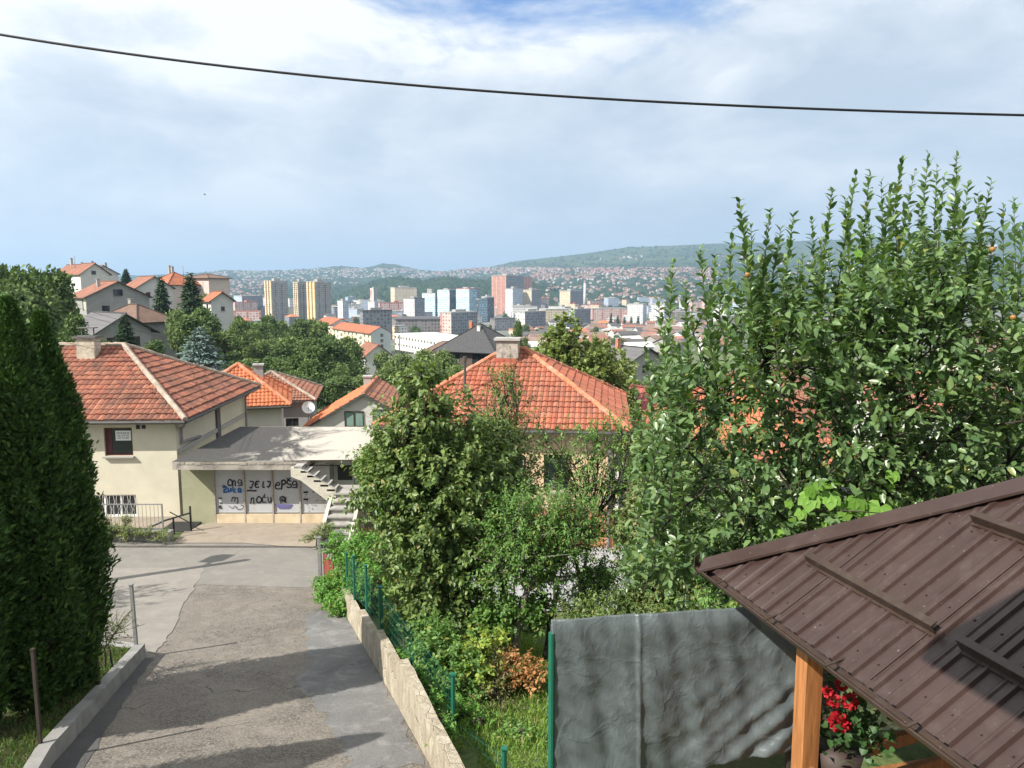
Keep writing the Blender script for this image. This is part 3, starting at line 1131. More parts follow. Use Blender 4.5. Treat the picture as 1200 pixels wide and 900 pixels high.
def white_hall():
    a, b = P(463, 405, 470), P(528, 411, 400)
    root = empty('white_hall', (a.x, a.y, min(a.z, ground(a.x, a.y))), 'long white low hall with a bright flat roof in the middle of town', 'hall')
    d = Vector((b.x - a.x, b.y - a.y, 0))
    n = Vector((d.y, -d.x, 0)).normalized() * -26
    h = P(463, 393, 470).z - root.location.z
    mb = MB()
    mb.wallface((0, 0, 0), d, h)
    mb.wallface(d, d + n, h)
    mb.wallface(d + n, n, h)
    mb.wallface(n, (0, 0, 0), h)
    mb.build('wall', facade_mat('hall_facade', (0.62, 0.61, 0.57), (0.1, 0.1, 0.1), 4.5, 4.2, .5, .3), root)
    mb = MB()
    mb.obox(d / 2 + n / 2 + Vector((0, 0, h + .6)), d / 2 * 1.01, n / 2 * 1.02, (0, 0, .6))
    mb.build('roof', ROOF_WH, root)


white_hall()


def city_fill():
    """the smaller town buildings packed over the valley floor"""
    rr = random.Random(31)
    walls = [F_WHT, F_CRM, F_PNK, F_BLU, F_SLA, F_BRN, F_WHT]
    roofs = [ROOF_DK, ROOF_RD, CONC, ROOF_WH, ROOF_OR, CONC]
    protos = []
    for i in range(14):
        w, d, h = rr.uniform(6, 14), rr.uniform(5, 8), rr.choice((5, 7, 9, 12, 16))
        mb = MB()
        for a, b in (((-w, -d), (w, -d)), ((w, -d), (w, d)), ((w, d), (-w, d)), ((-w, d), (-w, -d))):
            mb.wallface((*a, -3), (*b, -3), h + 3)
        if i % 2:
            mb.obox((0, 0, h + .4), (w * 1.03, 0, 0), (0, d * 1.04, 0), (0, 0, .4), 1)
        else:
            w2, d2, r = w * 1.06, d * 1.1, 3.2
            mb.face([(-w2, -d2, h), (w2, -d2, h), (w2 - d, 0, h + r), (-w2 + d, 0, h + r)], None, 1)
            mb.face([(w2, d2, h), (-w2, d2, h), (-w2 + d, 0, h + r), (w2 - d, 0, h + r)], None, 1)
            mb.face([(w2, -d2, h), (w2, d2, h), (w2 - d, 0, h + r)], None, 1)
            mb.face([(-w2, d2, h), (-w2, -d2, h), (-w2 + d, 0, h + r)], None, 1)
        protos.append(mb.mesh('town_house', [walls[i % 7], roofs[i % 6]]))
    small = []
    for i in range(8):
        mb = MB()
        tiny_house(mb, (0, 0, 0), 0, rr.uniform(5, 8), rr.uniform(4, 5.5), rr.uniform(3.5, 6.5), 2.6)
        small.append(mb.mesh('town_house', [(WH, WP, WH, CONC)[i % 4], (RR, RB, ROOF_DK, RB, ROOF_WH)[i % 5]]))
    n = 0
    while n < 290:
        px = rr.uniform(235, 900) if n < 120 else rr.uniform(610, 960)
        Y = rr.uniform(650, 1900) if n < 120 else rr.uniform(430, 1000)
        if px < 440 and Y < 800:
            continue
        x = (px - 600) / F * Y
        o = link('town_house', rr.choice(protos if n < 120 else small))
        o.location = (x, Y, ground(x, Y))
        o.rotation_euler.z = rr.uniform(-.5, .9)
        tag(o, 'low town building packed among others on the hazy valley floor', 'building', 'low buildings packed over the valley floor')
        n += 1


    # mid-rise blocks behind and between the towers
    mids = []
    for i in range(10):
        w, d, h = rr.uniform(7, 22), rr.uniform(6, 9), rr.uniform(14, 34)
        mb = MB()
        for a, b in (((-w, -d), (w, -d)), ((w, -d), (w, d)), ((w, d), (-w, d)), ((-w, d), (-w, -d))):
            mb.wallface((*a, -3), (*b, -3), h + 3)
        mb.obox((0, 0, h + .4), (w * 1.02, 0, 0), (0, d * 1.03, 0), (0, 0, .4), 1)
        mb.obox((w * .3, 0, h + 2), (w * .15, 0, 0), (0, d * .5, 0), (0, 0, 1.2), 1)
        mids.append(mb.mesh('mid_rise', [(F_WHT, F_CRM, F_BLU, F_PNK, F_WHT, F_SLA)[i % 6], (CONC, ROOF_DK, CONC, ROOF_RD)[i % 4]]))
    n = 0
    while n < 110:
        px = rr.uniform(232, 900)
        Y = rr.uniform(1150, 2300)
        if 305 < px < 390 and Y < 1250:
            continue
        x = (px - 600) / F * Y
        o = link('mid_rise', rr.choice(mids))
        o.location = (x, Y, ground(x, Y))
        o.rotation_euler.z = rr.choice((-.6, -.45, .9, .3)) + rr.uniform(-.15, .15)
        tag(o, 'mid-rise block in the hazy row of blocks along the valley', 'apartment block', 'mid-rise blocks along the valley')
        n += 1


city_fill()

# ============================================================ NEAR BUILDINGS
TILE_L = tile_mat('weathered_clay_tiles', [(0.22, 0.08, 0.05), (0.34, 0.11, 0.06), (0.27, 0.108, 0.068), (0.38, 0.15, 0.085), (0.19, 0.072, 0.05)], (0.09, 0.055, 0.04), 0.85)
TILE_C = tile_mat('orange_clay_tiles', [(0.30, 0.085, 0.045), (0.40, 0.115, 0.06), (0.35, 0.105, 0.055), (0.43, 0.15, 0.085), (0.27, 0.09, 0.055)], (0.17, 0.08, 0.05), 0.6)
TILE_O = tile_mat('bright_clay_tiles', [(0.42, 0.115, 0.045), (0.49, 0.14, 0.055), (0.45, 0.13, 0.05), (0.52, 0.17, 0.07)], (0.25, 0.10, 0.045), 0.4)
TILE_B = tile_mat('brown_clay_tiles', [(0.24, 0.10, 0.06), (0.30, 0.125, 0.075), (0.27, 0.12, 0.08), (0.33, 0.15, 0.095)], (0.10, 0.065, 0.045), 0.6)
RF_RED = roof_mat('red_brown_roof_tiles', (0.36, 0.145, 0.085), (0.30, 0.115, 0.07))
RF_ORA = roof_mat('orange_roof_tiles', (0.50, 0.16, 0.065), (0.42, 0.13, 0.06))
RF_BRN = roof_mat('brown_roof_tiles', (0.24, 0.145, 0.10), (0.19, 0.11, 0.08))
RF_GRY = roof_mat('grey_sheet_roof', (0.125, 0.12, 0.125), (0.11, 0.105, 0.11), 1.1, 30.0, (0.08, 0.08, 0.08))
RF_BLK = roof_mat('dark_slate_roof', (0.06, 0.06, 0.065), (0.08, 0.078, 0.08), 0.35, 0.3, (0.05, 0.05, 0.05))
RF_MAR = roof_mat('maroon_metal_roof', (0.33, 0.085, 0.07), (0.29, 0.075, 0.065), 30, 0.3, (0.22, 0.07, 0.06))
MORTAR = mat('ridge_mortar', (0.34, 0.28, 0.225), 0.95, 0.3, 3, (0.2, 0.13, 0.09), 0.6, bmp=0.6)
RIDGE_O = mat('clay_ridge', (0.46, 0.17, 0.09), 0.9, 0.3, 3, (0.40, 0.33, 0.27), 0.7, bmp=0.5)
PL_CREAM = mat('cream_plaster', (0.56, 0.525, 0.415), 0.92, 0.07, 0.8, (0.43, 0.40, 0.32), 0.35, bmp=0.2)
PL_WHITE = mat('white_plaster', (0.552, 0.538, 0.506), 0.92, 0.07, 0.8, (0.45, 0.43, 0.40), 0.4, bmp=0.2)
PL_GREY = mat('grey_plaster', (0.30, 0.295, 0.285), 0.95, 0.12, 0.7, (0.28, 0.27, 0.25), 0.5, bmp=0.2)
PL_OLIVE = mat('olive_plaster', (0.30, 0.30, 0.20), 0.93, 0.1, 0.8, (0.22, 0.22, 0.15), 0.5, bmp=0.2)
PL_PEACH = mat('peach_plaster', (0.570, 0.423, 0.267), 0.92, 0.06, 0.8, (0.5, 0.38, 0.25), 0.3, bmp=0.2)
PL_TERRA = mat('terracotta_plaster', (0.50, 0.2, 0.115), 0.92, 0.1, 0.8, (0.40, 0.15, 0.09), 0.4, bmp=0.2)
PL_PALEG = mat('pale_green_plaster', (0.43, 0.45, 0.40), 0.92, 0.08, 0.8, (0.33, 0.34, 0.29), 0.4, bmp=0.2)
FR_WHITE = mat('white_frame', (0.7, 0.7, 0.68), 0.5, 0.05, 2, bmp=0)
FR_DARK = mat('dark_brown_frame', (0.055, 0.03, 0.025), 0.5, 0.15, 2, bmp=0)
FR_RED = mat('red_brown_frame', (0.11, 0.035, 0.03), 0.5, 0.15, 2, bmp=0)
GUTTER = mat('dark_gutter', (0.075, 0.07, 0.065), 0.5, 0.2, 2, bmp=0)
GUTTER_L = mat('grey_downpipe', (0.22, 0.22, 0.22), 0.5, 0.2, 2, bmp=0)
GLASS = glass_mat()
GLASS_G = glass_mat('green_blind_glass', (0.16, 0.24, 0.21))
IRON = mat('dark_iron', (0.03, 0.03, 0.03), 0.6, 0.2, 5, bmp=0)
IRON_G = mat('grey_iron', (0.2, 0.2, 0.2), 0.55, 0.2, 5, bmp=0)


def tiles(mb, A, B, C, D, cw=0.23, ch=0.36, lift=0.045):
    """courses of clay tiles over a roof plane (A,B eave left/right, C,D top right/left)"""
    A, B, C, D = map(Vector, (A, B, C, D))
    u = (B - A).normalized()
    nrm = (B - A).cross(D - A).normalized()
    v = nrm.cross(u)
    Hh = (D - A).dot(v)
    bL, bR, tL, tR = 0.0, (B - A).dot(u), (D - A).dot(u), (C - A).dot(u)
    rows = max(2, round(Hh / ch))
    ch = Hh / rows
    pt = lambda x, y, z: A + u * x + v * y + nrm * z
    for j in range(rows):
        y0, y1 = j * ch, (j + 1) * ch
        l0, r0 = bL + (tL - bL) * y0 / Hh, bR + (tR - bR) * y0 / Hh
        l1, r1 = bL + (tL - bL) * y1 / Hh, bR + (tR - bR) * y1 / Hh
        sag = 0.012 * math.sin(j * 1.7)
        k0, k1 = math.floor(min(l0, l1) / cw), math.ceil(max(r0, r1) / cw)
        for k in range(k0, k1):
            a0, b0 = max(k * cw, l0), min((k + 1) * cw - .018, r0)
            a1, b1 = max(k * cw, l1), min((k + 1) * cw - .018, r1)
            if b0 <= a0 + .01 and b1 <= a1 + .01:
                continue
            b0, b1 = max(b0, a0), max(b1, a1)
            e = lift + random.uniform(-.012, .016) + sag
            dy = random.uniform(-.02, .012)
            i = len(mb.v)
            m0, m1 = (a0 + b0) / 2, (a1 + b1) / 2
            mb.v += [tuple(pt(*q)) for q in ((a0, y0 + dy, e), (m0, y0 + dy, e + .045), (b0, y0 + dy, e), (a1, y1, .006), (m1, y1, .045), (b1, y1, .006),
                                             (a0, y0 + dy, .0), (m0, y0 + dy, .0), (b0, y0 + dy, .0))]
            for f in ((i, i + 1, i + 4, i + 3), (i + 1, i + 2, i + 5, i + 4), (i + 6, i + 7, i + 1, i), (i + 7, i + 8, i + 2, i + 1)):
                mb.f.append(f)
                mb.uv += [(0, 0)] * 4
                mb.mi.append(0)


def roof_plane(mb, A, B, C, D, th=0.12):
    """slab of a roof plane with UV in metres (u along the eave, v up the slope)"""
    A, B, C, D = map(Vector, (A, B, C, D))
    u = (B - A).normalized()
    nrm = (B - A).cross(D - A).normalized()
    v = nrm.cross(u)
    pts = [A, B, C, D] if (C - D).length > 1e-3 else [A, B, C]
    uv = [((p - A).dot(u), (p - A).dot(v)) for p in pts]
    mb.face(pts, uv)
    low = [p - Vector((0, 0, th)) for p in pts]
    mb.face(list(reversed(low)), [(0.01, 0.01)] * len(pts))
    for i in range(len(pts)):
        a, b = pts[i], pts[(i + 1) % len(pts)]
        a2, b2 = low[i], low[(i + 1) % len(pts)]
        mb.face([a2, b2, b, a], [(0.01, 0.01)] * 4)


def caps(mb, a, b, r=0.11, seg=0.38):
    a, b = Vector(a), Vector(b)
    n = max(1, int((b - a).length / seg))
    for i in range(n):
        p, q = a.lerp(b, i / n), a.lerp(b, (i + 1.06) / n)
        z = Vector((0, 0, random.uniform(-.012, .02)))
        mb.tube([p + z, q + z], [r * random.uniform(.95, 1.15), r * .92], 8)


def wall_panel(mb, a, b, z0, z1, holes, depth=0.16, mi=0):
    """outer skin of a wall from a to b (left to right from outside) with real openings"""
    a, b = Vector(a), Vector(b)
    L = (b - a).length
    u = (b - a).normalized()
    n = Vector((u.y, -u.x, 0))
    us = sorted({0.0, L} | {h[0] for h in holes} | {h[1] for h in holes})
    vs = sorted({z0, z1} | {h[2] for h in holes} | {h[3] for h in holes})
    pt = lambda x, z, d=0.0: a + u * x - n * d + Vector((0, 0, z - a.z))
    for i in range(len(us) - 1):
        for j in range(len(vs) - 1):
            cx, cz = (us[i] + us[i + 1]) / 2, (vs[j] + vs[j + 1]) / 2
            if any(h[0] < cx < h[1] and h[2] < cz < h[3] for h in holes):
                continue
            q = [(us[i], vs[j]), (us[i + 1], vs[j]), (us[i + 1], vs[j + 1]), (us[i], vs[j + 1])]
            mb.face([pt(*k) for k in q], q, mi)
    for h in holes:
        c = [(h[0], h[2]), (h[1], h[2]), (h[1], h[3]), (h[0], h[3])]
        for k in range(4):
            p, q = c[k], c[(k + 1) % 4]
            mb.face([pt(*q), pt(*p), pt(*p, depth), pt(*q, depth)], None, mi)


def window(parent, a, u, w, h, style='two', frame=None, glass=None, name='window', sill=True, depth=0.13, fw=0.06):
    """window set in its opening: a = lower left corner (outer face), u = direction along the wall"""
    a, u = Vector(a), Vector(u).normalized()
    n = Vector((u.y, -u.x, 0))
    up = Vector((0, 0, 1))
    mb = MB()
    c = lambda x, z, d: a + u * x + up * z - n * d
    d0 = depth
    for x in (fw / 2, w - fw / 2):
        mb.obox(c(x, h / 2, d0), u * fw / 2, n * .035, up * h / 2)
    for z in (fw / 2, h - fw / 2):
        mb.obox(c(w / 2, z, d0), u * (w / 2 - fw), n * .034, up * fw / 2)
    k = {'one': 0, 'two': 1, 'three': 2}[style]
    for i in range(k):
        mb.obox(c(w * (i + 1) / (k + 1), h / 2, d0), u * fw * .55, n * .03, up * (h / 2 - fw))
    o = mb.build(name, frame or FR_WHITE, parent)
    g = MB()
    g.obox(c(w / 2, h / 2, d0 + .02), u * (w / 2 - .01), n * .006, up * (h / 2 - .01))
    g.build('pane', glass or GLASS, o)
    if sill:
        s = MB()
        s.obox(c(w / 2, -.035, d0 / 2 - .06), u * (w / 2 + .05), n * (d0 / 2 + .08), up * .03)
        s.build('sill', CONC, o)
    return o


def house(name, label, loc, yaw, w, d, h, roof='gable', rise=2.6, over=0.5, wall=None, rm=None, tiled=False, wins=(), chim=(), ridge=None, cat='house', group=None, gutter=False, fr=None, sink=1.5,
          ridge_len=None, holes_depth=0.16, gable_mat=None):
    """centre of the plan at loc; sides f(-y) b(+y) l(-x) r(+x); gable ridge along local x"""
    root = empty(name, loc, label, cat, group, yaw)
    wall = wall or PL_WHITE
    x, y = w / 2, d / 2
    mb = MB()
    sides = {'f': ((-x, -y), (x, -y)), 'r': ((x, -y), (x, y)), 'b': ((x, y), (-x, y)), 'l': ((-x, y), (-x, -y))}
    for s, (a, b) in sides.items():
        hs = [(q[1], q[1] + q[3], q[2], q[2] + q[4]) for q in wins if q[0] == s and q[2] + q[4] < h]
        wall_panel(mb, (*a, -sink), (*b, -sink), -sink, h, hs, holes_depth)
    if roof == 'gable':
        mb.face([(x, -y, h), (x, y, h), (x, 0, h + rise)], [(0, 0), (d, 0), (d / 2, rise)], 0)
        mb.face([(-x, y, h), (-x, -y, h), (-x, 0, h + rise)], [(0, 0), (d, 0), (d / 2, rise)], 0)
    mb.build('wall', wall, root)
    for q in wins:
        s, u0, z0, ww, hh = q[:5]
        st = q[5] if len(q) > 5 else 'two'
        gl = q[6] if len(q) > 6 else None
        a, b = sides[s]
        a, b = Vector((*a, 0)), Vector((*b, 0))
        u = (b - a).normalized()
        above = z0 + hh >= h
        window(root, a + u * u0 + Vector((0, 0, z0)), u, ww, hh, st, q[7] if len(q) > 7 else fr, gl, 'door' if st == 'one' and hh > 1.8 else 'window',
               sill=hh < 1.8, depth=-0.03 if above else 0.12)
    k = rise / y
    e = over
    z0 = h - e * k * .8 + .12
    X, Y_ = x + e, y + e
    zt = h + rise + .12
    rb, tb, cb = MB(), MB(), MB()
    if roof == 'gable':
        planes = [((-X, -Y_, z0), (X, -Y_, z0), (X, 0, zt), (-X, 0, zt)), ((X, Y_, z0), (-X, Y_, z0), (-X, 0, zt), (X, 0, zt))]
        lines = [((-X, 0, zt), (X, 0, zt))]
    else:
        rl = (x - y if ridge_len is None else ridge_len / 2)
        rl = max(rl, 0.02)
        planes = [((-X, -Y_, z0), (X, -Y_, z0), (rl, 0, zt), (-rl, 0, zt)), ((X, Y_, z0), (-X, Y_, z0), (-rl, 0, zt), (rl, 0, zt)),
                  ((X, -Y_, z0), (X, Y_, z0), (rl, 0, zt), (rl, 0, zt)), ((-X, Y_, z0), (-X, -Y_, z0), (-rl, 0, zt), (-rl, 0, zt))]
        lines = [((-rl, 0, zt), (rl, 0, zt))] + [((sx * rl, 0, zt), (sx * X, sy * Y_, z0)) for sx in (-1, 1) for sy in (-1, 1)]
    for p in planes:
        roof_plane(rb, *p, th=0.12)
        if tiled:
            tiles(tb, *p)
    ro = rb.build('roof', (ROOF_DK if tiled else rm or RF_RED), root)
    if tiled:
        tb.build('tiles', tiled if tiled is not True else TILE_C, ro)
    for a, b in lines:
        caps(cb, Vector(a) + Vector((0, 0, .04)), Vector(b) + Vector((0, 0, .04)), .12 if tiled else .1, .38 if tiled else 1.2)
    cb.build('ridge_caps', ridge or rm or RF_RED, ro)
    for c in chim:
        cx, cy, ch_ = c[:3]
        m = c[3] if len(c) > 3 else CONC
        zb = h + rise * (1 - abs(cy) / y) - .6
        q = MB()
        q.box(cx - .28, cx + .28, cy - .28, cy + .28, zb, zb + ch_ + .6)
        co = q.build('chimney', m, ro)
        q = MB()
        q.box(cx - .36, cx + .36, cy - .36, cy + .36, zb + ch_ + .602, zb + ch_ + .7)
        q.v = q.v
        link('chimney_cap', q.mesh('chimney_cap', CONC), ro)
    if gutter:
        g = MB()
        for p in planes[:1] + planes[2:3]:
            a, b = Vector(p[0]), Vector(p[1])
            g.tube([a - Vector((0, 0, .09)), b - Vector((0, 0, .09))], .075, 8)
        g.build('gutter', GUTTER, root)
    return root


# ---- house on the left, with the hip roof
HL_YAW = R(2.5)
z_eave = P(217, 500, 29.0).z
gz = -9.05
HLc = Vector((-18.82, 34.25, gz))
HL = house('hip_roof_house', 'cream two-storey house with a weathered hipped clay roof on the left side of the road', HLc, HL_YAW, 10.6, 9.0, z_eave - gz + .32, 'hip', 2.25, 0.62,
           PL_CREAM, tiled=TILE_L, ridge=MORTAR, gutter=True, ridge_len=2.9,
           wins=[('f', 7.8, 2.36, 1.1, 1.14, 'one', None, FR_RED), ('f', 7.0, -.12, 1.9, .9, 'three', None, FR_WHITE)])


def left_house_details():
    x, y = 5.3, 4.5
    h = z_eave - gz + .32
    # paper notice in the upper window
    q = MB()
    q.obox((-x + 8.51, -y + .10, 3.16), (.30, 0, 0), (0, .004, 0), (0, 0, .2))
    nb = q.build('notice', mat('white_paper', (0.75, 0.75, 0.75), 0.7, .03, 3, bmp=0), HL)
    for tx, z, sz in (('PRODAJE SE', 3.255, .09), ('061 264 170', 3.155, .085), ('033 213 500', 3.06, .085)):
        text('lettering', tx, (-x + 8.51, -y + .093, z), 0, sz, MATS['dark_iron'], nb)
    # curtain behind the left edge of the upper window
    q = MB()
    for i in range(4):
        q.obox((-x + 7.88 + i * .05, -y + .128 - .006 * (i % 2), 2.93), (.024, 0, 0), (0, .004, 0), (0, 0, .5))
    q.build('curtain', mat('dull_red_cloth', (0.10, 0.04, 0.04), 0.8, .2, 4, bmp=0), HL)
    # two vent holes under the eave
    for i in range(2):
        q = MB()
        q.obox((-x + 10.55 - 1.05 + i * .22 - .35, -y - .004, 3.52), (.075, 0, 0), (0, .012, 0), (0, 0, .085 - .01 * i))
        q.build('vent', IRON, HL)
    # window grille of the lower window
    q = MB()
    for i in range(14):
        X = -x + 7.08 + i * .135
        q.tube([(X, -y - .03, -.1), (X + .04 * (-1) ** i, -y - .03, .2), (X - .04 * (-1) ** i, -y - .03, .5), (X, -y - .03, .76)], .009, 5)
    q.build('grille', FR_WHITE, HL)
    # chimney: pale brick with a flat lid on little legs
    cx, cy, zb = .3, -.75, h + 1.42
    q = MB()
    rr = random.Random(4)
    for k in range(9):
        z = zb + k * .15
        e = rr.uniform(-.012, .012)
        q.box(cx - .38 + e, cx + .38 + e, cy - .3, cy + .3, z, z + .143)
    q.box(cx - .355, cx + .355, cy - .28, cy + .28, zb - .3, zb + 1.34)
    roof = [c for c in HL.children if c.name.startswith('roof')][0]
    co = q.build('chimney', mat('chimney_brick', (0.5, 0.45, 0.36), 0.95, .25, 5, (0.25, 0.2, 0.15), .7, bmp=.5), roof)
    q = MB()
    q.box(cx - .48, cx + .48, cy - .38, cy + .38, zb + 1.352, zb + 1.45)
    for sx in (-1, 1):
        q.bar((cx + sx * .26, cy, zb + 1.45), (cx + sx * .26, cy, zb + 1.78), .04, .04)
    q.box(cx - .36, cx + .36, cy - .22, cy + .22, zb + 1.78, zb + 1.82)
    q.build('chimney_lid', mat('sooty_metal', (0.12, 0.115, 0.11), .7, .2, 4, bmp=0), roof)
    # rain pipe on the right wall and by the far corner
    X = x
    q = MB()
    q.tube([(X + .5, -y - .45, h - .15), (X + .3, -y + .1, h - .5), (X + .09, -y + .35, h - .62), (X + .09, -y + .35, h - 1.2), (X + .09, -y + 2.4, h - 1.35)], .055, 8)
    q.tube([(X + .55, y + .4, h - .1), (X + .12, y - .2, h - .6), (X + .12, y - .2, .2)], .055, 8)
    q.build('downpipe', GUTTER_L, HL)
    q = MB()
    q.box(X + .003, X + .09, .1, .55, 1.9, h - .05)
    q.build('pilaster', mat('dark_plaster', (0.12, 0.12, 0.12), .9, .15, 2), HL)
    q = MB()
    q.box(X + .003, X + .08, -y + .1, y - .1, 2.42, 2.6)
    q.build('ledge', CONC, HL)


def text(name, body, loc, rz, size, m, parent=None, tilt=90, extrude=0.002, kind=None):
    c = bpy.data.curves.new(name, 'FONT')
    c.body = body
    c.size = size
    c.align_x = 'CENTER'
    c.align_y = 'CENTER'
    c.extrude = extrude
    o = bpy.data.objects.new(name, c)
    COL.objects.link(o)
    bpy.context.view_layer.update()
    me = bpy.data.meshes.new_from_object(o)
    bpy.data.objects.remove(o)
    me.materials.clear()
    me.materials.append(m)
    o = link(name, me, parent)
    o.location = loc
    o.rotation_euler = (R(tilt), 0, rz)
    return o


left_house_details()


# ---- flat-roofed garage with sliding panels and graffiti
def strokes(mb, origin, u, up, lines, sx, sy, wd, nrm, seed=1):
    """hand-sprayed letters: polylines as thin flat strips"""
    rr = random.Random(seed)
    for ln in lines:
        pts = [origin + u * (p[0] * sx) + up * (p[1] * sy) for p in ln]
        # smooth
        sm = []
        for i in range(len(pts) - 1):
            p0, p1, p2, p3 = pts[max(i - 1, 0)], pts[i], pts[i + 1], pts[min(i + 2, len(pts) - 1)]
            for k in range(4):
                t = k / 4
                sm.append(0.5 * ((2 * p1) + (p2 - p0) * t + (2 * p0 - 5 * p1 + 4 * p2 - p3) * t * t + (3 * p1 - p0 - 3 * p2 + p3) * t ** 3))
        sm.append(pts[-1])
        for i in range(len(sm) - 1):
            d = (sm[i + 1] - sm[i])
            if d.length < 1e-5:
                continue
            d.normalize()
            s = nrm.cross(d) * wd / 2
            z = nrm * (0.004 + rr.random() * .0015)
            a, b = sm[i] - d * wd * .2 + z, sm[i + 1] + d * wd * .2 + z
            mb.face([a - s, b - s, b + s, a + s])


GL = {
    'O': [[(.5, 1), (.1, .8), (0, .4), (.2, .05), (.6, 0), (.95, .3), (.95, .7), (.6, 1)]],
    'N': [[(0, 0), (.05, .5), (.1, 1)], [(.08, .75), (.4, 1), (.62, .8), (.6, .4), (.62, .02)]],
    'M': [[(0, .1), (.05, .9)], [(.05, .8), (.3, 1), (.45, .7), (.45, .1)], [(.45, .75), (.7, 1), (.9, .75), (.95, .05), (.8, -.2)]],
    'A': [[(.8, .9), (.3, 1), (.0, .55), (.35, .45), (.85, .55)], [(.85, .9), (.9, .4), (.85, 0)], [(.05, .1), (.4, .0), (.85, .2)]],
    'J': [[(.1, 1), (.75, 1), (.7, .4), (.45, .0), (.1, .1)]],
    'E': [[(.95, .95), (.3, .9), (.05, .5), (.3, .05), (.95, .1)], [(.1, .5), (.7, .55)]],
    'L': [[(.15, 1), (.05, .3), (.2, .02), (.5, .1)]],
    'e': [[(.0, .5), (.7, .65), (.8, .95), (.4, 1), (.05, .6), (.15, .1), (.6, 0), (.95, .2)]],
    'P': [[(.1, 1), (.15, .3), (.12, -.2)], [(.1, .9), (.6, 1), (.8, .7), (.5, .45), (.15, .45)]],
    'S': [[(.85, .85), (.45, 1), (.1, .8), (.3, .5), (.75, .4), (.85, .1), (.4, -.05), (.05, .1)], [(.2, 1.3), (.45, 1.12), (.75, 1.35)]],
    'C': [[(.85, .85), (.4, 1), (.05, .6), (.2, .1), (.85, .1)], [(.45, 1.15), (.7, 1.4)]],
    'U': [[(.05, 1), (.05, .3), (.35, 0), (.7, .2), (.8, 1)], [(.8, .9), (.82, .0)]],
    'Z': [[(.05, .95), (.9, .98), (.1, .1), (1, .08)], [(.2, .5), (.8, .55)]],
    'u': [[(.1, .7), (.1, .15), (.45, .05), (.7, .6)], [(.7, .7), (.75, .05)]],
    'k': [[(.1, 1.1), (.1, 0)], [(.7, .7), (.15, .35), (.75, 0)]],
    'a': [[(.7, .7), (.2, .7), (.1, .2), (.5, .05), (.75, .6), (.8, 0)]],
    '"': [[(.1, .1), (.2, -.15)], [(.5, .1), (.6, -.15)]],
}


def word(mb, s, o, u, up, sx, sy, wd, nrm, gap=1.2, seed=1):
    for i, ch in enumerate(s):
        rr = random.Random(seed * 31 + i)
        a = rr.uniform(-.13, .13)
        u2, up2 = u * math.cos(a) + up * math.sin(a), up * math.cos(a) - u * math.sin(a)
        lines = [[(p[0] + rr.uniform(-.05, .05), p[1] + rr.uniform(-.05, .05)) for p in ln] for ln in GL[ch]]
        strokes(mb, o + u * (i * sx * gap) + up * sy * rr.uniform(-.1, .1), u2, up2, lines, sx * rr.uniform(.88, 1.08), sy * rr.uniform(.86, 1.12), wd * rr.uniform(.8, 1.15), nrm, seed + i)


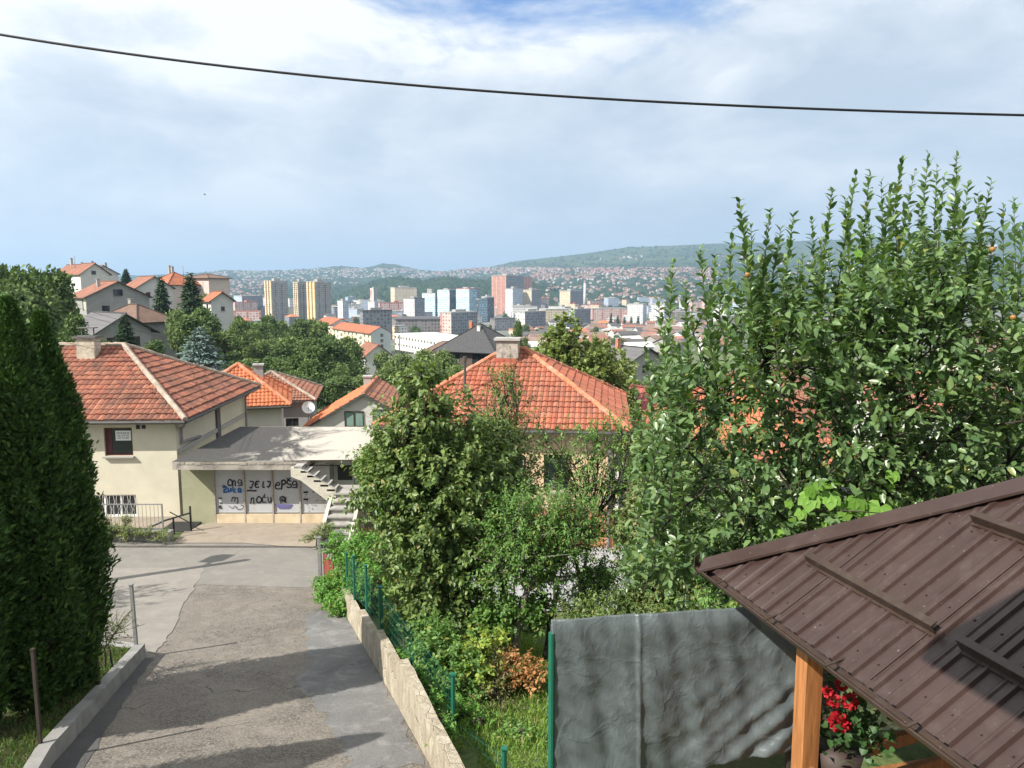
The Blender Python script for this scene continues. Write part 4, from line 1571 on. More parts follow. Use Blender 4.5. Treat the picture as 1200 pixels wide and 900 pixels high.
def garage():
    x0, x1 = -12.5, -5.55
    yf, yb = 27.68, 34.8
    zt = P(240, 541, 27.68).z
    yw = 28.62
    gz_ = -9.06
    root = empty('garage', ((x0 + x1) / 2, yw, gz_), 'low flat-roofed garage with pale graffiti-covered sliding panels beside the cream house', 'garage')
    o = root.location
    L = lambda x, y, z: Vector((x, y, z)) - o
    up = Vector((0, 0, 1))
    zu = zt - .31
    # slab: weathered concrete, torn bitumen, and the house's shadow painted in on the left
    m, t, b, out = new_mat('patchy_bitumen_and_shade')
    v = objvec(t)
    n1 = noise_n(t, objvec(t, (1, .55, 1)), 0.6, 8, 0.7, 0.8)
    n2 = noise_n(t, v, 12, 6, .7)
    s = N(t, 'ShaderNodeSeparateXYZ')
    t.links.new(v, s.inputs[0])
    f = math_n(t, 'ADD', n1, math_n(t, 'MULTIPLY', s.outputs[0], 0.075))  # darker towards the left: shadow tone mixed in with the dark bitumen
    c = mix_n(t, ramp_n(t, f, [(.47, 0), (.60, 1)]), (0.042, 0.040, 0.038), (0.40, 0.37, 0.32))
    c = mix_n(t, math_n(t, 'MULTIPLY', ramp_n(t, n2, [(.5, 0), (.7, 1)]), .35), c, (0.16, 0.15, 0.135))
    sock(t, b, 'Base Color', c)
    b.inputs['Roughness'].default_value = .9
    bump(t, b, n2, .4, .02)
    conc = mat('weathered_slab', (0.33, 0.30, 0.26), .95, .3, 1.4, (0.09, 0.083, 0.073), .85, bmp=.5)
    q = MB()
    q.face([L(x0, yf, zt), L(x1 - .12, yf + .35, zt), L(x1, yb, zt - .02), L(x0, yb, zt - .02)])
    rf = q.build('roof', m, root)
    q = MB()
    A = [(x0, yf), (-7.55, yf), (-7.5, yf + .62), (x1 - .12, yf + .62), (x1, yb), (x0, yb)]
    for i in range(len(A)):
        a, b_ = A[i], A[(i + 1) % len(A)]
        q.face([L(*a, zu if i < 1 else zt - .2), L(*b_, zu if i < 1 else zt - .2), L(*b_, zt - .004), L(*a, zt - .004)])
    q.face([L(x0, yf, zu), L(x0, yw + .3, zu), L(-7.5, yw + .3, zu), L(-7.55, yf, zu)])
    q.face([L(-7.5, yw + .3, zt - .2), L(x1, yb, zt - .2), L(x1 - .12, yf + .62, zt - .2), L(-7.5, yf + .62, zt - .2)])
    for i in range(14):          # crumbled lumps along the fascia
        xx = x0 + .3 + i * .33
        q.obox(L(xx, yf - .006, zt - .06 - random.random() * .03), (random.uniform(.1, .18), 0, 0), (0, .012, 0), (0, 0, random.uniform(.02, .05)))
    q.build('fascia', conc, root)
    # walls
    q = MB()
    xs = P(252, 580, yw).x - .03
    q.face([L(x0 - .1, yw - .02, gz_ - .4), L(xs, yw - .02, gz_ - .4), L(xs, yw - .02, zu + .01), L(x0 - .1, yw - .02, zu + .01)])
    q.build('wall', PL_OLIVE, root)
    q = MB()
    q.wallface(L(x1 + .02, yw + .4, gz_ - 1.2), L(x1 + .1, yb - .1, gz_ - 1.2), 3.6)
    q.wallface(L(-7.2, yw + .4, gz_ - .5), L(x1 + .02, yw + .4, gz_ - .5), 2.9)
    q.build('side_wall', PL_PALEG, root)
    q = MB()
    q.obox(L(-6.45, yw + .39, zt - .75), (.28, 0, 0), (0, .012, 0), (0, 0, .28))
    q.build('vent_opening', IRON, root)
    q = MB()
    px = [252, 287, 320, 352, 388]
    X = [P(k, 580, yw).x for k in px]
    zb, zs = gz_, gz_ + .42
    q.face([L(X[0], yw - .06, zb), L(X[-1], yw - .06, zb), L(X[-1], yw - .06, zs - .03), L(X[0], yw - .06, zs - .03)])
    q.face([L(X[0], yw - .06, zs - .03), L(X[-1], yw - .06, zs - .03), L(X[-1], yw + .05, zs - .03), L(X[0], yw + .05, zs - .03)])
    q.build('plinth', mat('beige_plinth', (0.56, 0.46, 0.32), .9, .12, 2, (0.40, 0.31, 0.2), .5), root)
    pm = mat('grey_white_panel', (0.40, 0.41, 0.43), .6, .06, 1.5, (0.36, 0.33, 0.27), .4, bmp=0, streak=True)
    for i in range(4):
        q = MB()
        a, b_ = X[i] + .03, X[i + 1] - .03
        q.obox(L((a + b_) / 2, yw + .02, (zs + zu) / 2), ((b_ - a) / 2, 0, 0), (0, .02, 0), (0, 0, (zu - zs) / 2))
        for z in (zs + .04, (zs + zu) / 2 + .08, zu - .06):
            q.obox(L((a + b_) / 2, yw - .008, z), ((b_ - a) / 2 - .04, 0, 0), (0, .008, 0), (0, 0, .018))
        pn = q.build('sliding_panel', pm, root)
        q = MB()
        q.obox(L(X[i], yw - .02, (zb + zu) / 2), (.028, 0, 0), (0, .05, 0), (0, 0, (zu - zb) / 2))
        q.build('panel_post', mat('rusty_grey_post', (0.33, 0.30, 0.26), .7, .2, 5, (0.2, 0.1, 0.05), .6), root)
    u = Vector((1, 0, 0))
    nn = Vector((0, -1, 0))
    ink = mat('black_spray', (0.02, 0.02, 0.022), .8, .1, 3, bmp=0)
    blue = mat('blue_spray', (0.02, 0.10, 0.28), .8, .1, 3, bmp=0)
    pur = mat('purple_spray', (0.12, 0.11, 0.24), .8, .1, 3, bmp=0)
    W_ = lambda px_, py_: L(P(px_, py_, yw - .03).x, yw - .016, P(px_, py_, yw - .03).z)
    k = 1 / F * 28.6

    def tagw(m, fn):
        q = MB()
        fn(q)
        q.build('graffiti', m, root)
    tagw(ink, lambda q: word(q, '"ONA', W_(260.5, 569.5), u, up, 5.2 * k, 7.5 * k, .042, nn))
    tagw(ink, lambda q: word(q, 'JE', W_(291.5, 571), u, up, 6 * k, 8.2 * k, .05, nn, 1.15))
    tagw(ink, lambda q: word(q, 'LJ', W_(307.5, 571.5), u, up, 4.6 * k, 8 * k, .05, nn, 1.15))
    tagw(ink, lambda q: word(q, 'ePSA', W_(322, 572), u, up, 6.0 * k, 8.6 * k, .05, nn, 1.18))
    tagw(ink, lambda q: strokes(q, W_(289.5, 575.2), u, up, [[(0, 0), (.3, .15), (.75, -.05), (1, .1)]], 11 * k, 2 * k, .06, nn))
    tagw(ink, lambda q: word(q, 'M', W_(271.5, 588.5), u, up, 8.5 * k, 6.5 * k, .035, nn))
    tagw(ink, lambda q: word(q, 'NOCU', W_(293.5, 589.5), u, up, 5.6 * k, 7.6 * k, .042, nn, 1.25))
    tagw(ink, lambda q: strokes(q, W_(328, 590), u, up, [[(.1, .0), (.3, .9), (.8, .9), (.9, .1)], [(.35, .2), (.45, .7), (.7, .2), (.72, .8)], [(0, .5), (.1, 1.1), (.6, 1.2), (1, .8)]], 8 * k, 7 * k, .035, nn))
    tagw(ink, lambda q: strokes(q, W_(256, 584), u, up, [[(0, 0), (1, .1)], [(.2, -3), (1.1, -2.8)], [(0, -5), (.6, -4.6), (.1, -6), (.9, -6)]], 4 * k, 2 * k, .04, nn))
    tagw(ink, lambda q: strokes(q, W_(268, 598), u, up, [[(0, .9), (.25, .4), (.45, .9), (.6, .2), (.9, .3), (1, .9), (.8, 1.1)]], 18 * k, 6 * k, .022, nn))

    def specks(q):
        rr = random.Random(8)
        for i in range(34):
            strokes(q, W_(rr.uniform(357, 381), rr.uniform(573, 600)), u, up, [[(0, 0), (1, rr.uniform(-1, 1))]], rr.uniform(.3, 1.2) * k, .5 * k, .022, nn)
        strokes(q, W_(356, 577), u, up, [[(0, 0), (1, .1)], [(-.1, -5.5), (1, -5.4)]], 4.5 * k, 1.6 * k, .07, nn)
    tagw(ink, specks)
    tagw(blue, lambda q: word(q, 'Zuka', W_(261.5, 577), u, up, 5.4 * k, 6.2 * k, .055, nn, 1.08, 3))
    tagw(pur, lambda q: strokes(q, W_(323, 595.5), u, up, [[(0, .8), (1, .75)], [(.06, .5), (.94, .48)], [(.12, .25), (.9, .2)], [(.2, 0), (.8, 0)]], 20 * k, 5 * k, .055, nn))
    return root, zt, zu, yw


GA, GA_ZT, GA_ZU, GA_YW = garage()


def stairs():
    """concrete steps up from the yard, turning left along the garage to its roof"""
    yw = GA_YW
    conc = mat('stair_concrete', (0.34, 0.325, 0.30), .95, .18, 3, (0.17, 0.16, 0.14), .5, bmp=.4)
    pale = mat('pale_stair_side', (0.50, 0.47, 0.40), .95, .12, 2, (0.30, 0.27, 0.22), .5, bmp=.3)
    x0, x1 = -6.5, -5.6
    y0 = 25.35
    g0 = ground(-6.2, 25.35)
    root = empty('concrete_stairs', (-6.3, y0, g0), 'grey concrete stairs climbing beside the garage to its flat roof', 'stairs')
    o = root.location
    L = lambda x, y, z: Vector((x, y, z)) - o
    n, rise, run = 7, .2, .3
    for i in range(n):
        q = MB()
        ya = y0 + i * run
        z1 = g0 + (i + 1) * rise
        q.obox(L((x0 + x1) / 2, ya + run / 2 + .02, z1 - .03), ((x1 - x0) / 2, 0, 0), (0, run / 2 + .03, 0), (0, 0, .03))
        q.obox(L((x0 + x1) / 2, ya + run / 2 + .04, (z1 - .06 + g0 - .5) / 2), ((x1 - x0) / 2 - .01, 0, 0), (0, run / 2 - .02, 0), (0, 0, (z1 - .06 - g0 + .5) / 2))
        q.build('step', conc, root)
    zl = g0 + n * rise
    yl = y0 + n * run
    q = MB()
    for xx in (x0 - .07, x1 + .07):
        q.prism([L(xx - .06, y0 - .05, g0 - .3), L(xx - .06, yl + .1, g0 - .3), L(xx - .06, yl + .1, zl + .1), L(xx - .06, y0 - .05, g0 + .25)], (.12, 0, 0))
    q.build('stringer', pale, root)
    q = MB()
    q.obox(L((x0 + x1) / 2 + .1, yl + .45, zl - .1), ((x1 - x0) / 2 + .3, 0, 0), (0, .42, 0), (0, 0, .1))
    q.build('landing', conc, root)
    # upper flight going left up to the slab
    zt = GA_ZT - .02
    xs, xe = x0 + .05, -7.85
    m = 6
    for i in range(m):
        q = MB()
        xa = xs + (xe - xs) * (i + .5) / m
        z1 = zl + (zt - zl) * (i + 1) / m
        q.obox(L(xa, yl + .1, z1 - .07), (abs(xe - xs) / m / 2 + .03, 0, 0), (0, .38, 0), (0, 0, .035))
        q.obox(L(xa + abs(xe - xs) / m / 2, yl + .1, z1 - .16), (.03, 0, 0), (0, .36, 0), (0, 0, .1))
        q.build('step', conc, root)
    q = MB()
    q.prism([L(xs + .05, yl - .28, zl - .55), L(xs + .05, yl - .28, zl + .12), L(xe + .15, yl - .28, zt - .08), L(xe - .15, yl - .28, zt - .08), L(xe - .15, yl - .28, zt - .42), L(xe + .2, yl - .28, zt - .56)][::-1], (0, .16, 0))
    q.build('stringer', pale, root)
    q = MB()
    for xx in (-6.75, -5.95):
        q.tube([L(xx, yl + .9, zl), L(xx, yl + .9, GA_ZT - .25)], .02, 6)
    q.tube([L(-8.0, yl + .9, GA_ZT - .3), L(-5.9, yl + .9, GA_ZT - .3)], .02, 6)
    q.build('rail', IRON, root)


stairs()


# ---- house in the middle with the big orange hip roof
HCc = Vector((.15, 35.0, -10.4))
zce = P(581, 506, 30).z
HC = house('orange_roof_house', 'peach-walled house with a broad orange tiled hip roof behind the garden trees', HCc, R(-7.0), 9.0, 9.2, zce + 10.4 + .3, 'hip', 2.42, .62,
           PL_PEACH, tiled=TILE_C, ridge=RIDGE_O, gutter=True, ridge_len=.9,
           wins=[('f', 1.3, 2.4, 1.3, 1.4, 'two'), ('f', 6.2, 2.2, 1.0, 1.5, 'two', None, FR_DARK), ('f', 4.2, 2.2, 1.2, 1.4, 'two')])


def centre_house_details():
    h = zce + 10.4 + .3
    roof = [c for c in HC.children if c.name.startswith('roof')][0]
    cx, cy = -.25, -.62
    zb = h + 1.75
    q = MB()
    q.box(cx - .5, cx + .5, cy - .4, cy + .4, zb - .6, zb + .5)
    q.build('chimney_base', mat('red_chimney_sheet', (0.38, 0.1, 0.07), .6, .15, 3), roof)
    q = MB()
    q.box(cx - .48, cx + .48, cy - .38, cy + .38, zb + .502, zb + 1.28)
    q.build('chimney', mat('mottled_stone', (0.36, 0.33, 0.29), .95, .35, 4, (0.16, 0.14, 0.12), .7, bmp=.6), roof)
    q = MB()
    q.box(cx - .58, cx + .58, cy - .48, cy + .48, zb + 1.283, zb + 1.39)
    q.build('chimney_cap', CONC, roof)
    # stove pipe through the left of the roof
    q = MB()
    q.tube([(-1.75, -3.2, h + .2), (-1.75, -3.2, h + 2.35)], .055, 8)
    q.tube([(-1.75, -3.2, h + 2.3), (-1.75, -3.2, h + 2.5)], .09, 8)
    q.build('stove_pipe', GUTTER, roof)
    # terracotta lower wall at the front right and downpipe
    q = MB()
    q.box(-4.51, 4.51, -4.66, -4.603, -1.4, 1.45)
    q.build('base_wall', PL_TERRA, HC)
    q = MB()
    q.tube([(4.4, -4.95, h - .3), (4.3, -4.74, h - .9), (4.3, -4.74, -1)], .06, 8)
    q.build('downpipe', GUTTER_L, HC)


centre_house_details()

# ---- neighbours behind the garage
p = P(305, 500, 47)
house('tiled_house', 'white house with a red tiled roof tucked behind the left end of the garage roof', (p.x - 1.75, 48.5, p.z - 2.6), R(16), 5.2, 7.0, 4.3, 'hip', 1.9, .55, PL_WHITE,
      tiled=TILE_O, ridge=RIDGE_O, gutter=True, wins=[('f', .9, 1.4, .55, .9, 'one'), ('r', 1.2, 1.4, .7, .9, 'one')], chim=[(1.2, .6, .3)])
p = P(336, 500, 56)
house('tiled_house', 'pale house with a brown tiled roof below the mid-slope trees', (p.x - 1.6, 58, p.z - 3.2), R(10), 6.0, 6.6, 5.4, 'hip', 1.5, .5, PL_GREY, RF_BRN,
      tiled=TILE_B, ridge=MORTAR, wins=[('f', 4.3, 2.2, 1.0, 1.2, 'two', None, FR_DARK), ('f', 4.3, 4.1 - 1, .9, .9, 'two', None, FR_DARK)], chim=[(-1.0, .3, .8)])
p = P(420, 505, 50)
HG = house('gable_house', 'cream gabled house with a half orange half brown roof just behind the garage roof', (p.x + .1, 54.2, p.z - 3.0), R(-86), 8.0, 8.0, 3.0, 'gable', 2.4, .32, PL_WHITE,
           tiled=TILE_O, ridge=RIDGE_O, wins=[('r', 2.7, 3.25, 1.25, 1.05, 'two', GLASS_G, FR_DARK), ('r', 4.55, 2.55, .62, 1.85, 'one', GLASS_G, FR_DARK)], chim=[(-2.6, -.5, .7)])


def gable_extra():
    # brown clay on the right-hand slope
    roof = [c for c in HG.children if c.name.startswith('roof')][0]
    for c in list(roof.children):
        if c.name.startswith('tiles'):
            me = c.data
            me.materials.append(TILE_B)
            for poly in me.polygons:
                if poly.center.y > 0:
                    poly.material_index = 1


gable_extra()


def sat_dish():
    c = P(361, 478, 50.5)
    root = empty('satellite_dish', c + Vector((0, 0, -.4)), 'white satellite dish on the left eave of the gabled house', 'satellite dish')
    mb = MB()
    n = 16
    d = Vector((.35, -.85, .4)).normalized()
    a = d.orthogonal().normalized()
    b = d.cross(a)
    rings = [[Vector((0, 0, .4)) + (a * math.cos(2 * math.pi * k / n) + b * math.sin(2 * math.pi * k / n)) * .42 * r + d * (.14 * r * r) for k in range(n)] for r in (.05, .4, .75, 1)]
    for i in range(3):
        for k in range(n):
            mb.face([rings[i][k], rings[i][(k + 1) % n], rings[i + 1][(k + 1) % n], rings[i + 1][k]])
    mb.build('dish', FR_WHITE, root, True)
    mb = MB()
    mb.tube([(0, 0, -.5), (0, 0, .4)], .03, 6)
    mb.tube([Vector((0, 0, .1)), Vector((0, 0, .4)) + d * .45], .015, 5)
    mb.build('mast', IRON_G, root)


sat_dish()


# ---- village on the left hill and roofs further down
def vhouse(label, px, py, Y, yaw, w, d, h, roof, rise, wall, rm, wins=(), chim=(), name='village_house', group='houses of the village on the left hill', **k):
    q = P(px, py, Y)
    return house(name, label, (q.x, Y, q.z), R(yaw), w, d, h, roof, rise, k.pop('over', .6), wall, rm, wins=wins, chim=chim, group=group, fr=FR_DARK, sink=6, **k)


vhouse('large grey gabled house with a red brown roof on the left hill', 130, 379, 150, -48, 12, 11, 5.2, 'gable', 2.8, PL_GREY, RF_RED,
       [('r', 4.7, 5.4, 1.6, 1.2), ('r', 6.4, 2.3, 1.4, 1.3), ('r', 2.6, 2.3, 1.3, 1.3), ('f', 3, 3, 1.3, 1.3), ('f', 9.3, 2.6, 2.2, 2.4, 'one', glass_mat('cream_shutter', (.55, .52, .42)))], [(1, -2, 1.5)])
vhouse('house with a broad grey sheet roof in front of the brown-roofed one', 131, 424, 105, -40, 9, 7.0, 4.4, 'gable', 2.2, PL_GREY, RF_GRY,
       [('r', 1.2, 2.4, 1.1, 1.2), ('r', 4.4, 2.4, 1.1, 1.2)], over=.9)
vhouse('grey house with a brown hipped roof and balconies beside the big spruce', 160, 416, 128, -20, 9.4, 8, 5.8, 'hip', 2.5, PL_GREY, RF_BRN,
       [('f', 2.2, 3.8, .9, 1.2), ('f', 4.6, 3.6, .9, 1.7), ('f', 6.6, 3.8, .9, 1.2), ('f', 2.2, 1.4, .9, 1.2), ('f', 5.0, 1.4, 1, 1.2), ('f', 7.4, 1.4, 1, 1.2)], [(-1, .4, 1.2)])
vhouse('white house with a stepped red roof at the very top of the left hill', 90, 341, 235, -35, 9, 8, 4.6, 'gable', 3.2, PL_WHITE, RF_RED, [('r', 3, 4.5, 1.2, 1), ('f', 4, 2, 1.2, 1.2)], [(-2, 0, 2), (2, 1, 1.5)])
vhouse('white gabled house with a red verge, second along the top of the left hill', 106, 340, 225, -40, 8, 8, 4.6, 'gable', 3.0, PL_WHITE, RF_RED, [('r', 3, 4.5, 1.2, 1)], [(0, 1, 1.4)])
vhouse('white house with a sloping brown roof ending the hilltop row', 119, 340, 240, -50, 9, 8, 5, 'gable', 2.4, PL_WHITE, RF_BRN, [('r', 4, 4, 1.2, 1.2)], [(3, 1, 1.5)])
vhouse('pale house with a salmon roof right of the grey gabled house', 174, 358, 185, -50, 12, 8, 4.2, 'gable', 2.6, PL_WHITE, RF_RED, [('r', 2, 2, 1, 1.2)])
vhouse('tall pink-white house with a bright orange roof and dormer behind the spruces', 206, 356, 205, -35, 9, 9, 5.2, 'hip', 3.0, mat('pink_white_plaster', (0.56, 0.46, 0.41), .9, .08, 1), RF_ORA,
       [('f', 2, 2.5, 1.2, 1.2), ('f', 6, 2.5, 1.2, 1.2)], [(-3, .6, 2.2), (-1.4, .4, 1.8)])
vhouse('house with a flat brown roof just right of the big spruce', 244, 352, 210, -20, 8, 8, 6, 'hip', 1.0, mat('pink_white_plaster', (0.56, 0.46, 0.41)), RF_BRN)
vhouse('tall white house with an orange roof standing right of the spruces', 257, 388, 165, -52, 5.6, 4.6, 6.6, 'gable', 1.7, PL_WHITE, RF_ORA, [('f', 2.4, 4.6, 1.2, 1.2), ('r', 2.0, 4.4, .8, .9)])
G2 = 'houses down the slope towards the town'
vhouse('red-roofed house standing left of the white gabled one', 402, 444, 255, -14, 12, 10, 7, 'hip', 3.2, PL_GREY, RF_RED, [('f', 6, 3.2, 1.6, 1.6), ('f', 8.6, 3.2, 1.6, 1.6), ('f', 3, 3.2, 1.4, 1.6)], group=G2, over=.7)
vhouse('white gabled house with a red roof and two small windows above the trees', 437, 444, 245, -62, 12, 8.6, 8, 'gable', 3.4, PL_WHITE, RF_RED,
       [('r', 3.1, 6.4, 1, 1.2), ('r', 3.6, 3.4, 1, 1.2), ('r', 5.6, 8.2, 1, 1.1)], group=G2, over=.7)
vhouse('dark-roofed house with a glazed loggia behind the orange tiled roof', 563, 447, 138, -25, 10.5, 10.5, 6.3, 'hip', 4.0, mat('dark_timber_wall', (0.1, 0.075, 0.065), .8, .2, 2), RF_BLK,
       [('f', 1.2, 3.9, .9, 1.6), ('f', 3, 3.9, .9, 1.6), ('f', 6.4, 3.6, 2.6, 2.0, 'three', None), ('f', 2, 1.0, 1.2, 1.4)], [(-1.5, -.6, 1.0, RIDGE_O), (.5, -1.4, .9, PL_WHITE)], group=G2, over=1.0)
vhouse('pale house with a brown hipped roof right of the long white hall', 523, 426, 290, -20, 14, 11, 5, 'hip', 3.4, PL_CREAM, RF_BRN, [('f', 3, 2, 1.5, 1.4), ('f', 9, 2, 1.5, 1.4)], group=G2)
vhouse('low house with a maroon metal roof right of the orange tiled one', 800, 548, 46, -38, 7.5, 6, 2.6, 'gable', 2.0, PL_WHITE, RF_MAR, group=G2)
vhouse('grey house with a shallow grey roof and pale columns by the apple tree', 735, 441, 112, -55, 8, 7, 2.6, 'gable', 1.7, PL_GREY, RF_GRY, [('f', 2, .8, 1.4, 1.1), ('r', 2.6, .9, 1.2, 1.1)], [(-1, -1, 1.7, RIDGE_O)], group=G2)
vhouse('orange-tiled house seen through the gaps of the apple tree', 860, 590, 37, -18, 9.5, 9, 3.6, 'hip', 2.7, PL_CREAM, RF_ORA, [('f', 2, 1.2, 1.3, 1.2), ('f', 6, 1.2, 1.3, 1.2)], group=G2)
vhouse('house with a red roof behind the upper part of the apple tree', 905, 520, 80, 20, 11, 9, 5, 'hip', 3, PL_WHITE, RF_RED, [('f', 3, 2, 1.2, 1.2)], group=G2)
vhouse('white-walled house behind the right half of the apple tree', 1080, 530, 75, -10, 12, 9, 5, 'gable', 3, PL_WHITE, RF_RED, [('f', 3, 2, 1.2, 1.2), ('f', 7, 2, 1.2, 1.2)], group=G2)
vhouse('house with a brown roof at the right end of the view behind the apple tree', 1170, 446, 120, -10, 14, 9, 5, 'hip', 3, PL_CREAM, RF_BRN, [('f', 3, 2, 1.2, 1.2)], group=G2)


def apartment_row():
    """three stepped cream units with orange roofs"""
    ups = Vector((0, 0, 1))
    a = P(372, 404, 520)
    b = P(435, 414, 430)
    d = (Vector((b.x, b.y, 0)) - Vector((a.x, a.y, 0)))
    D = d.normalized()
    nin = Vector((-D.y, D.x, 0))
    if nin.y < 0:
        nin = -nin
    lab = ['cream apartment unit at the upper left end of the stepped orange-roofed row', 'middle unit of the stepped cream apartment row with an orange roof',
           'grey-sided end unit of the stepped cream apartment row nearest the town hall']
    tops = [378, 385, 388]
    w0 = glass_mat('dim_pane', (0.07, 0.06, 0.05))
    for i in range(3):
        p0 = Vector((a.x, a.y, 0)) + d * (i / 3)
        L = d.length / 3
        zb = -42.5 - i * 1.0
        yy = p0.y
        zt = P(372, tops[i], yy - 12).z
        h = zt - zb
        root = empty('apartment_unit', (p0.x, p0.y, zb), lab[i], 'apartment block', 'stepped cream apartment row')
        V = lambda u, v, z: D * u + nin * v + ups * z
        mb = MB()
        mb.wallface(V(0, 0, -4), V(L - .02, 0, -4), h + 4)
        mb.wallface(V(L - .02, 0, -4), V(L - .02, 12, -4), h + 4, 1)
        mb.wallface(V(L - .02, 12, -4), V(0, 12, -4), h + 4)
        mb.wallface(V(0, 12, -4), V(0, 0, -4), h + 4, 1)
        mb.face([V(L - .02, 0, h), V(L - .02, 12, h), V(L - .02, 6, h + 3.2)], None, 1)
        mb.face([V(0, 12, h), V(0, 0, h), V(0, 6, h + 3.2)], None, 1)
        mb.build('wall', [mat('cream_render', (0.60, 0.53, 0.38), .9, .06, .1, bmp=0), mat('blue_grey_render', (0.42, 0.45, 0.47), .9, .06, .1, bmp=0)], root)
        rb = MB()
        roof_plane(rb, V(-.3, -1, h - .4), V(L + .2, -1, h - .4), V(L + .2, 6, h + 3.4), V(-.3, 6, h + 3.4), .3)
        roof_plane(rb, V(L + .2, 13, h - .4), V(-.3, 13, h - .4), V(-.3, 6, h + 3.4), V(L + .2, 6, h + 3.4), .3)
        rb.build('roof', RF_ORA, root)
        nfl = max(3, int(h / 3))
        for f in range(nfl):
            z = h - 2.5 - f * 3.0
            for k in range(5):
                u = L * (k + .5) / 5
                q = MB()
                if k == 2:
                    q.obox(V(u, -.7, z - .3), D * 2.2, nin * .7, ups * .5)
                    q.build('balcony', FR_WHITE, root)
                else:
                    q.obox(V(u, -.05, z + .5), D * .8, nin * .06, ups * .75)
                    q.build('window', w0, root)
        if i == 2:
            for z in (h - 1.5, h - 4.5, h - 7.5):
                q = MB()
                q.obox(V(L + .03, 6.5, z), nin * .8, D * .06, ups * .9)
                q.build('window', w0, root)


apartment_row()

# ============================================================ LANE EDGES, FENCES
STONE_W = mat('pale_stone_wall', (0.50, 0.435, 0.32), .95, .22, 2.5, (0.24, 0.2, 0.145), .7, bmp=.8, fine=12)
KERB_M = mat('grey_kerb_concrete', (0.25, 0.245, 0.235), .95, .2, 2, (0.12, 0.12, 0.11), .6, bmp=.5)
GREEN_P = mat('green_fence_paint', (0.015, 0.115, 0.075), .45, .15, 4, bmp=0)
RUST_P = mat('dark_rust_post', (0.045, 0.035, 0.028), .8, .3, 8, bmp=.3)


def run_wall(mb, foot, top, th, side):
    """solid wall along a foot line; top = heights above the ground at each foot point"""
    n = len(foot)
    f = [Vector((p[0], p[1], ground(*p) - .25)) for p in foot]
    offs = []
    for i in range(n):
        d = (f[min(i + 1, n - 1)] - f[max(i - 1, 0)])
        d.z = 0
        d.normalize()
        offs.append(Vector((d.y, -d.x, 0)) * side * th)
    t = [Vector((foot[i][0], foot[i][1], ground(*foot[i]) + top[i])) for i in range(n)]
    for i in range(n - 1):
        o0, o1 = offs[i], offs[i + 1]
        L = (f[i + 1] - f[i]).length
        quads = ([f[i], f[i + 1], t[i + 1], t[i]], [t[i], t[i + 1], t[i + 1] + o1, t[i] + o0], [f[i + 1] + o1, f[i] + o0, t[i] + o0, t[i + 1] + o1])
        for q in quads:
            mb.face(q)
    for i in (0, n - 1):
        mb.face([f[i], t[i], t[i] + offs[i], f[i] + offs[i]])


def subdiv(pts, n):
    out = []
    for i in range(len(pts) - 1):
        a, b = Vector(pts[i]), Vector(pts[i + 1])
        out += [tuple(a.lerp(b, k / n)) for k in range(n)]
    return out + [tuple(pts[-1])]


STONE_FACE = None


def stone_wall():
    global STONE_FACE
    # face with carved joints: bump from a stretched cell pattern
    m, t, b, o = new_mat('dressed_stone')
    v = objvec(t, (1.5, 1.5, .8))
    vo = N(t, 'ShaderNodeTexVoronoi', feature='DISTANCE_TO_EDGE')
    vo.inputs['Scale'].default_value = 3.2
    vo2 = N(t, 'ShaderNodeTexVoronoi')
    vo2.inputs['Scale'].default_value = 3.2
    t.links.new(v, vo.inputs['Vector'])
    t.links.new(v, vo2.inputs['Vector'])
    n1 = noise_n(t, v, 5, 8, .7, .4)
    sx = N(t, 'ShaderNodeSeparateColor')
    t.links.new(vo2.outputs['Color'], sx.inputs[0])
    c = mix_n(t, sx.outputs[0], (0.34, 0.29, 0.21), (0.49, 0.44, 0.34))
    c = mix_n(t, math_n(t, 'MULTIPLY', ramp_n(t, n1, [(.45, 0), (.65, 1)]), .6), c, (0.29, 0.24, 0.17))
    j = ramp_n(t, vo.outputs['Distance'], [(0.0, 0), (0.05, 1)])
    c = mix_n(t, math_n(t, 'MULTIPLY', math_n(t, 'SUBTRACT', 1.0, j), .35), c, (0.30, 0.26, 0.19))
    sock(t, b, 'Base Color', c)
    b.inputs['Roughness'].default_value = .95
    bump(t, b, math_n(t, 'ADD', math_n(t, 'MULTIPLY', j, .22), math_n(t, 'MULTIPLY', n1, 1.3)), 1.0, .06)
    STONE_FACE = m
    lo = gp((402, 716), (420, 748), (440, 782), (468, 832)) 
    hi = [lo[-1]] + gp((487, 866), (506, 902))
    hi.append((hi[-1][0] * 3 - hi[-2][0] * 2, hi[-1][1] * 3 - hi[-2][1] * 2))
    for nm, line, hs, lab in (('stone_wall', subdiv(lo, 5), None, 'lower far length of the pale stone wall along the lane'),
                              ('stone_wall', subdiv(hi, 5), None, 'taller near length of the pale stone wall along the lane')):
        mb = MB()
        n = len(line)
        if line[0] == tuple(lo[0]):
            hs = [.58 + .28 * i / (n - 1) - .22 * ((i % 5) / 5.0) * (i < n - 1) + random.uniform(-.02, .02) for i in range(n)]
        else:
            hs = [.90 - .42 * i / (n - 1) + random.uniform(-.025, .025) for i in range(n)]
        run_wall(mb, [(p[0], p[1]) for p in line], hs, .16, -1)
        o = mb.build(nm, m)
        tag(o, lab, 'stone wall')


stone_wall()


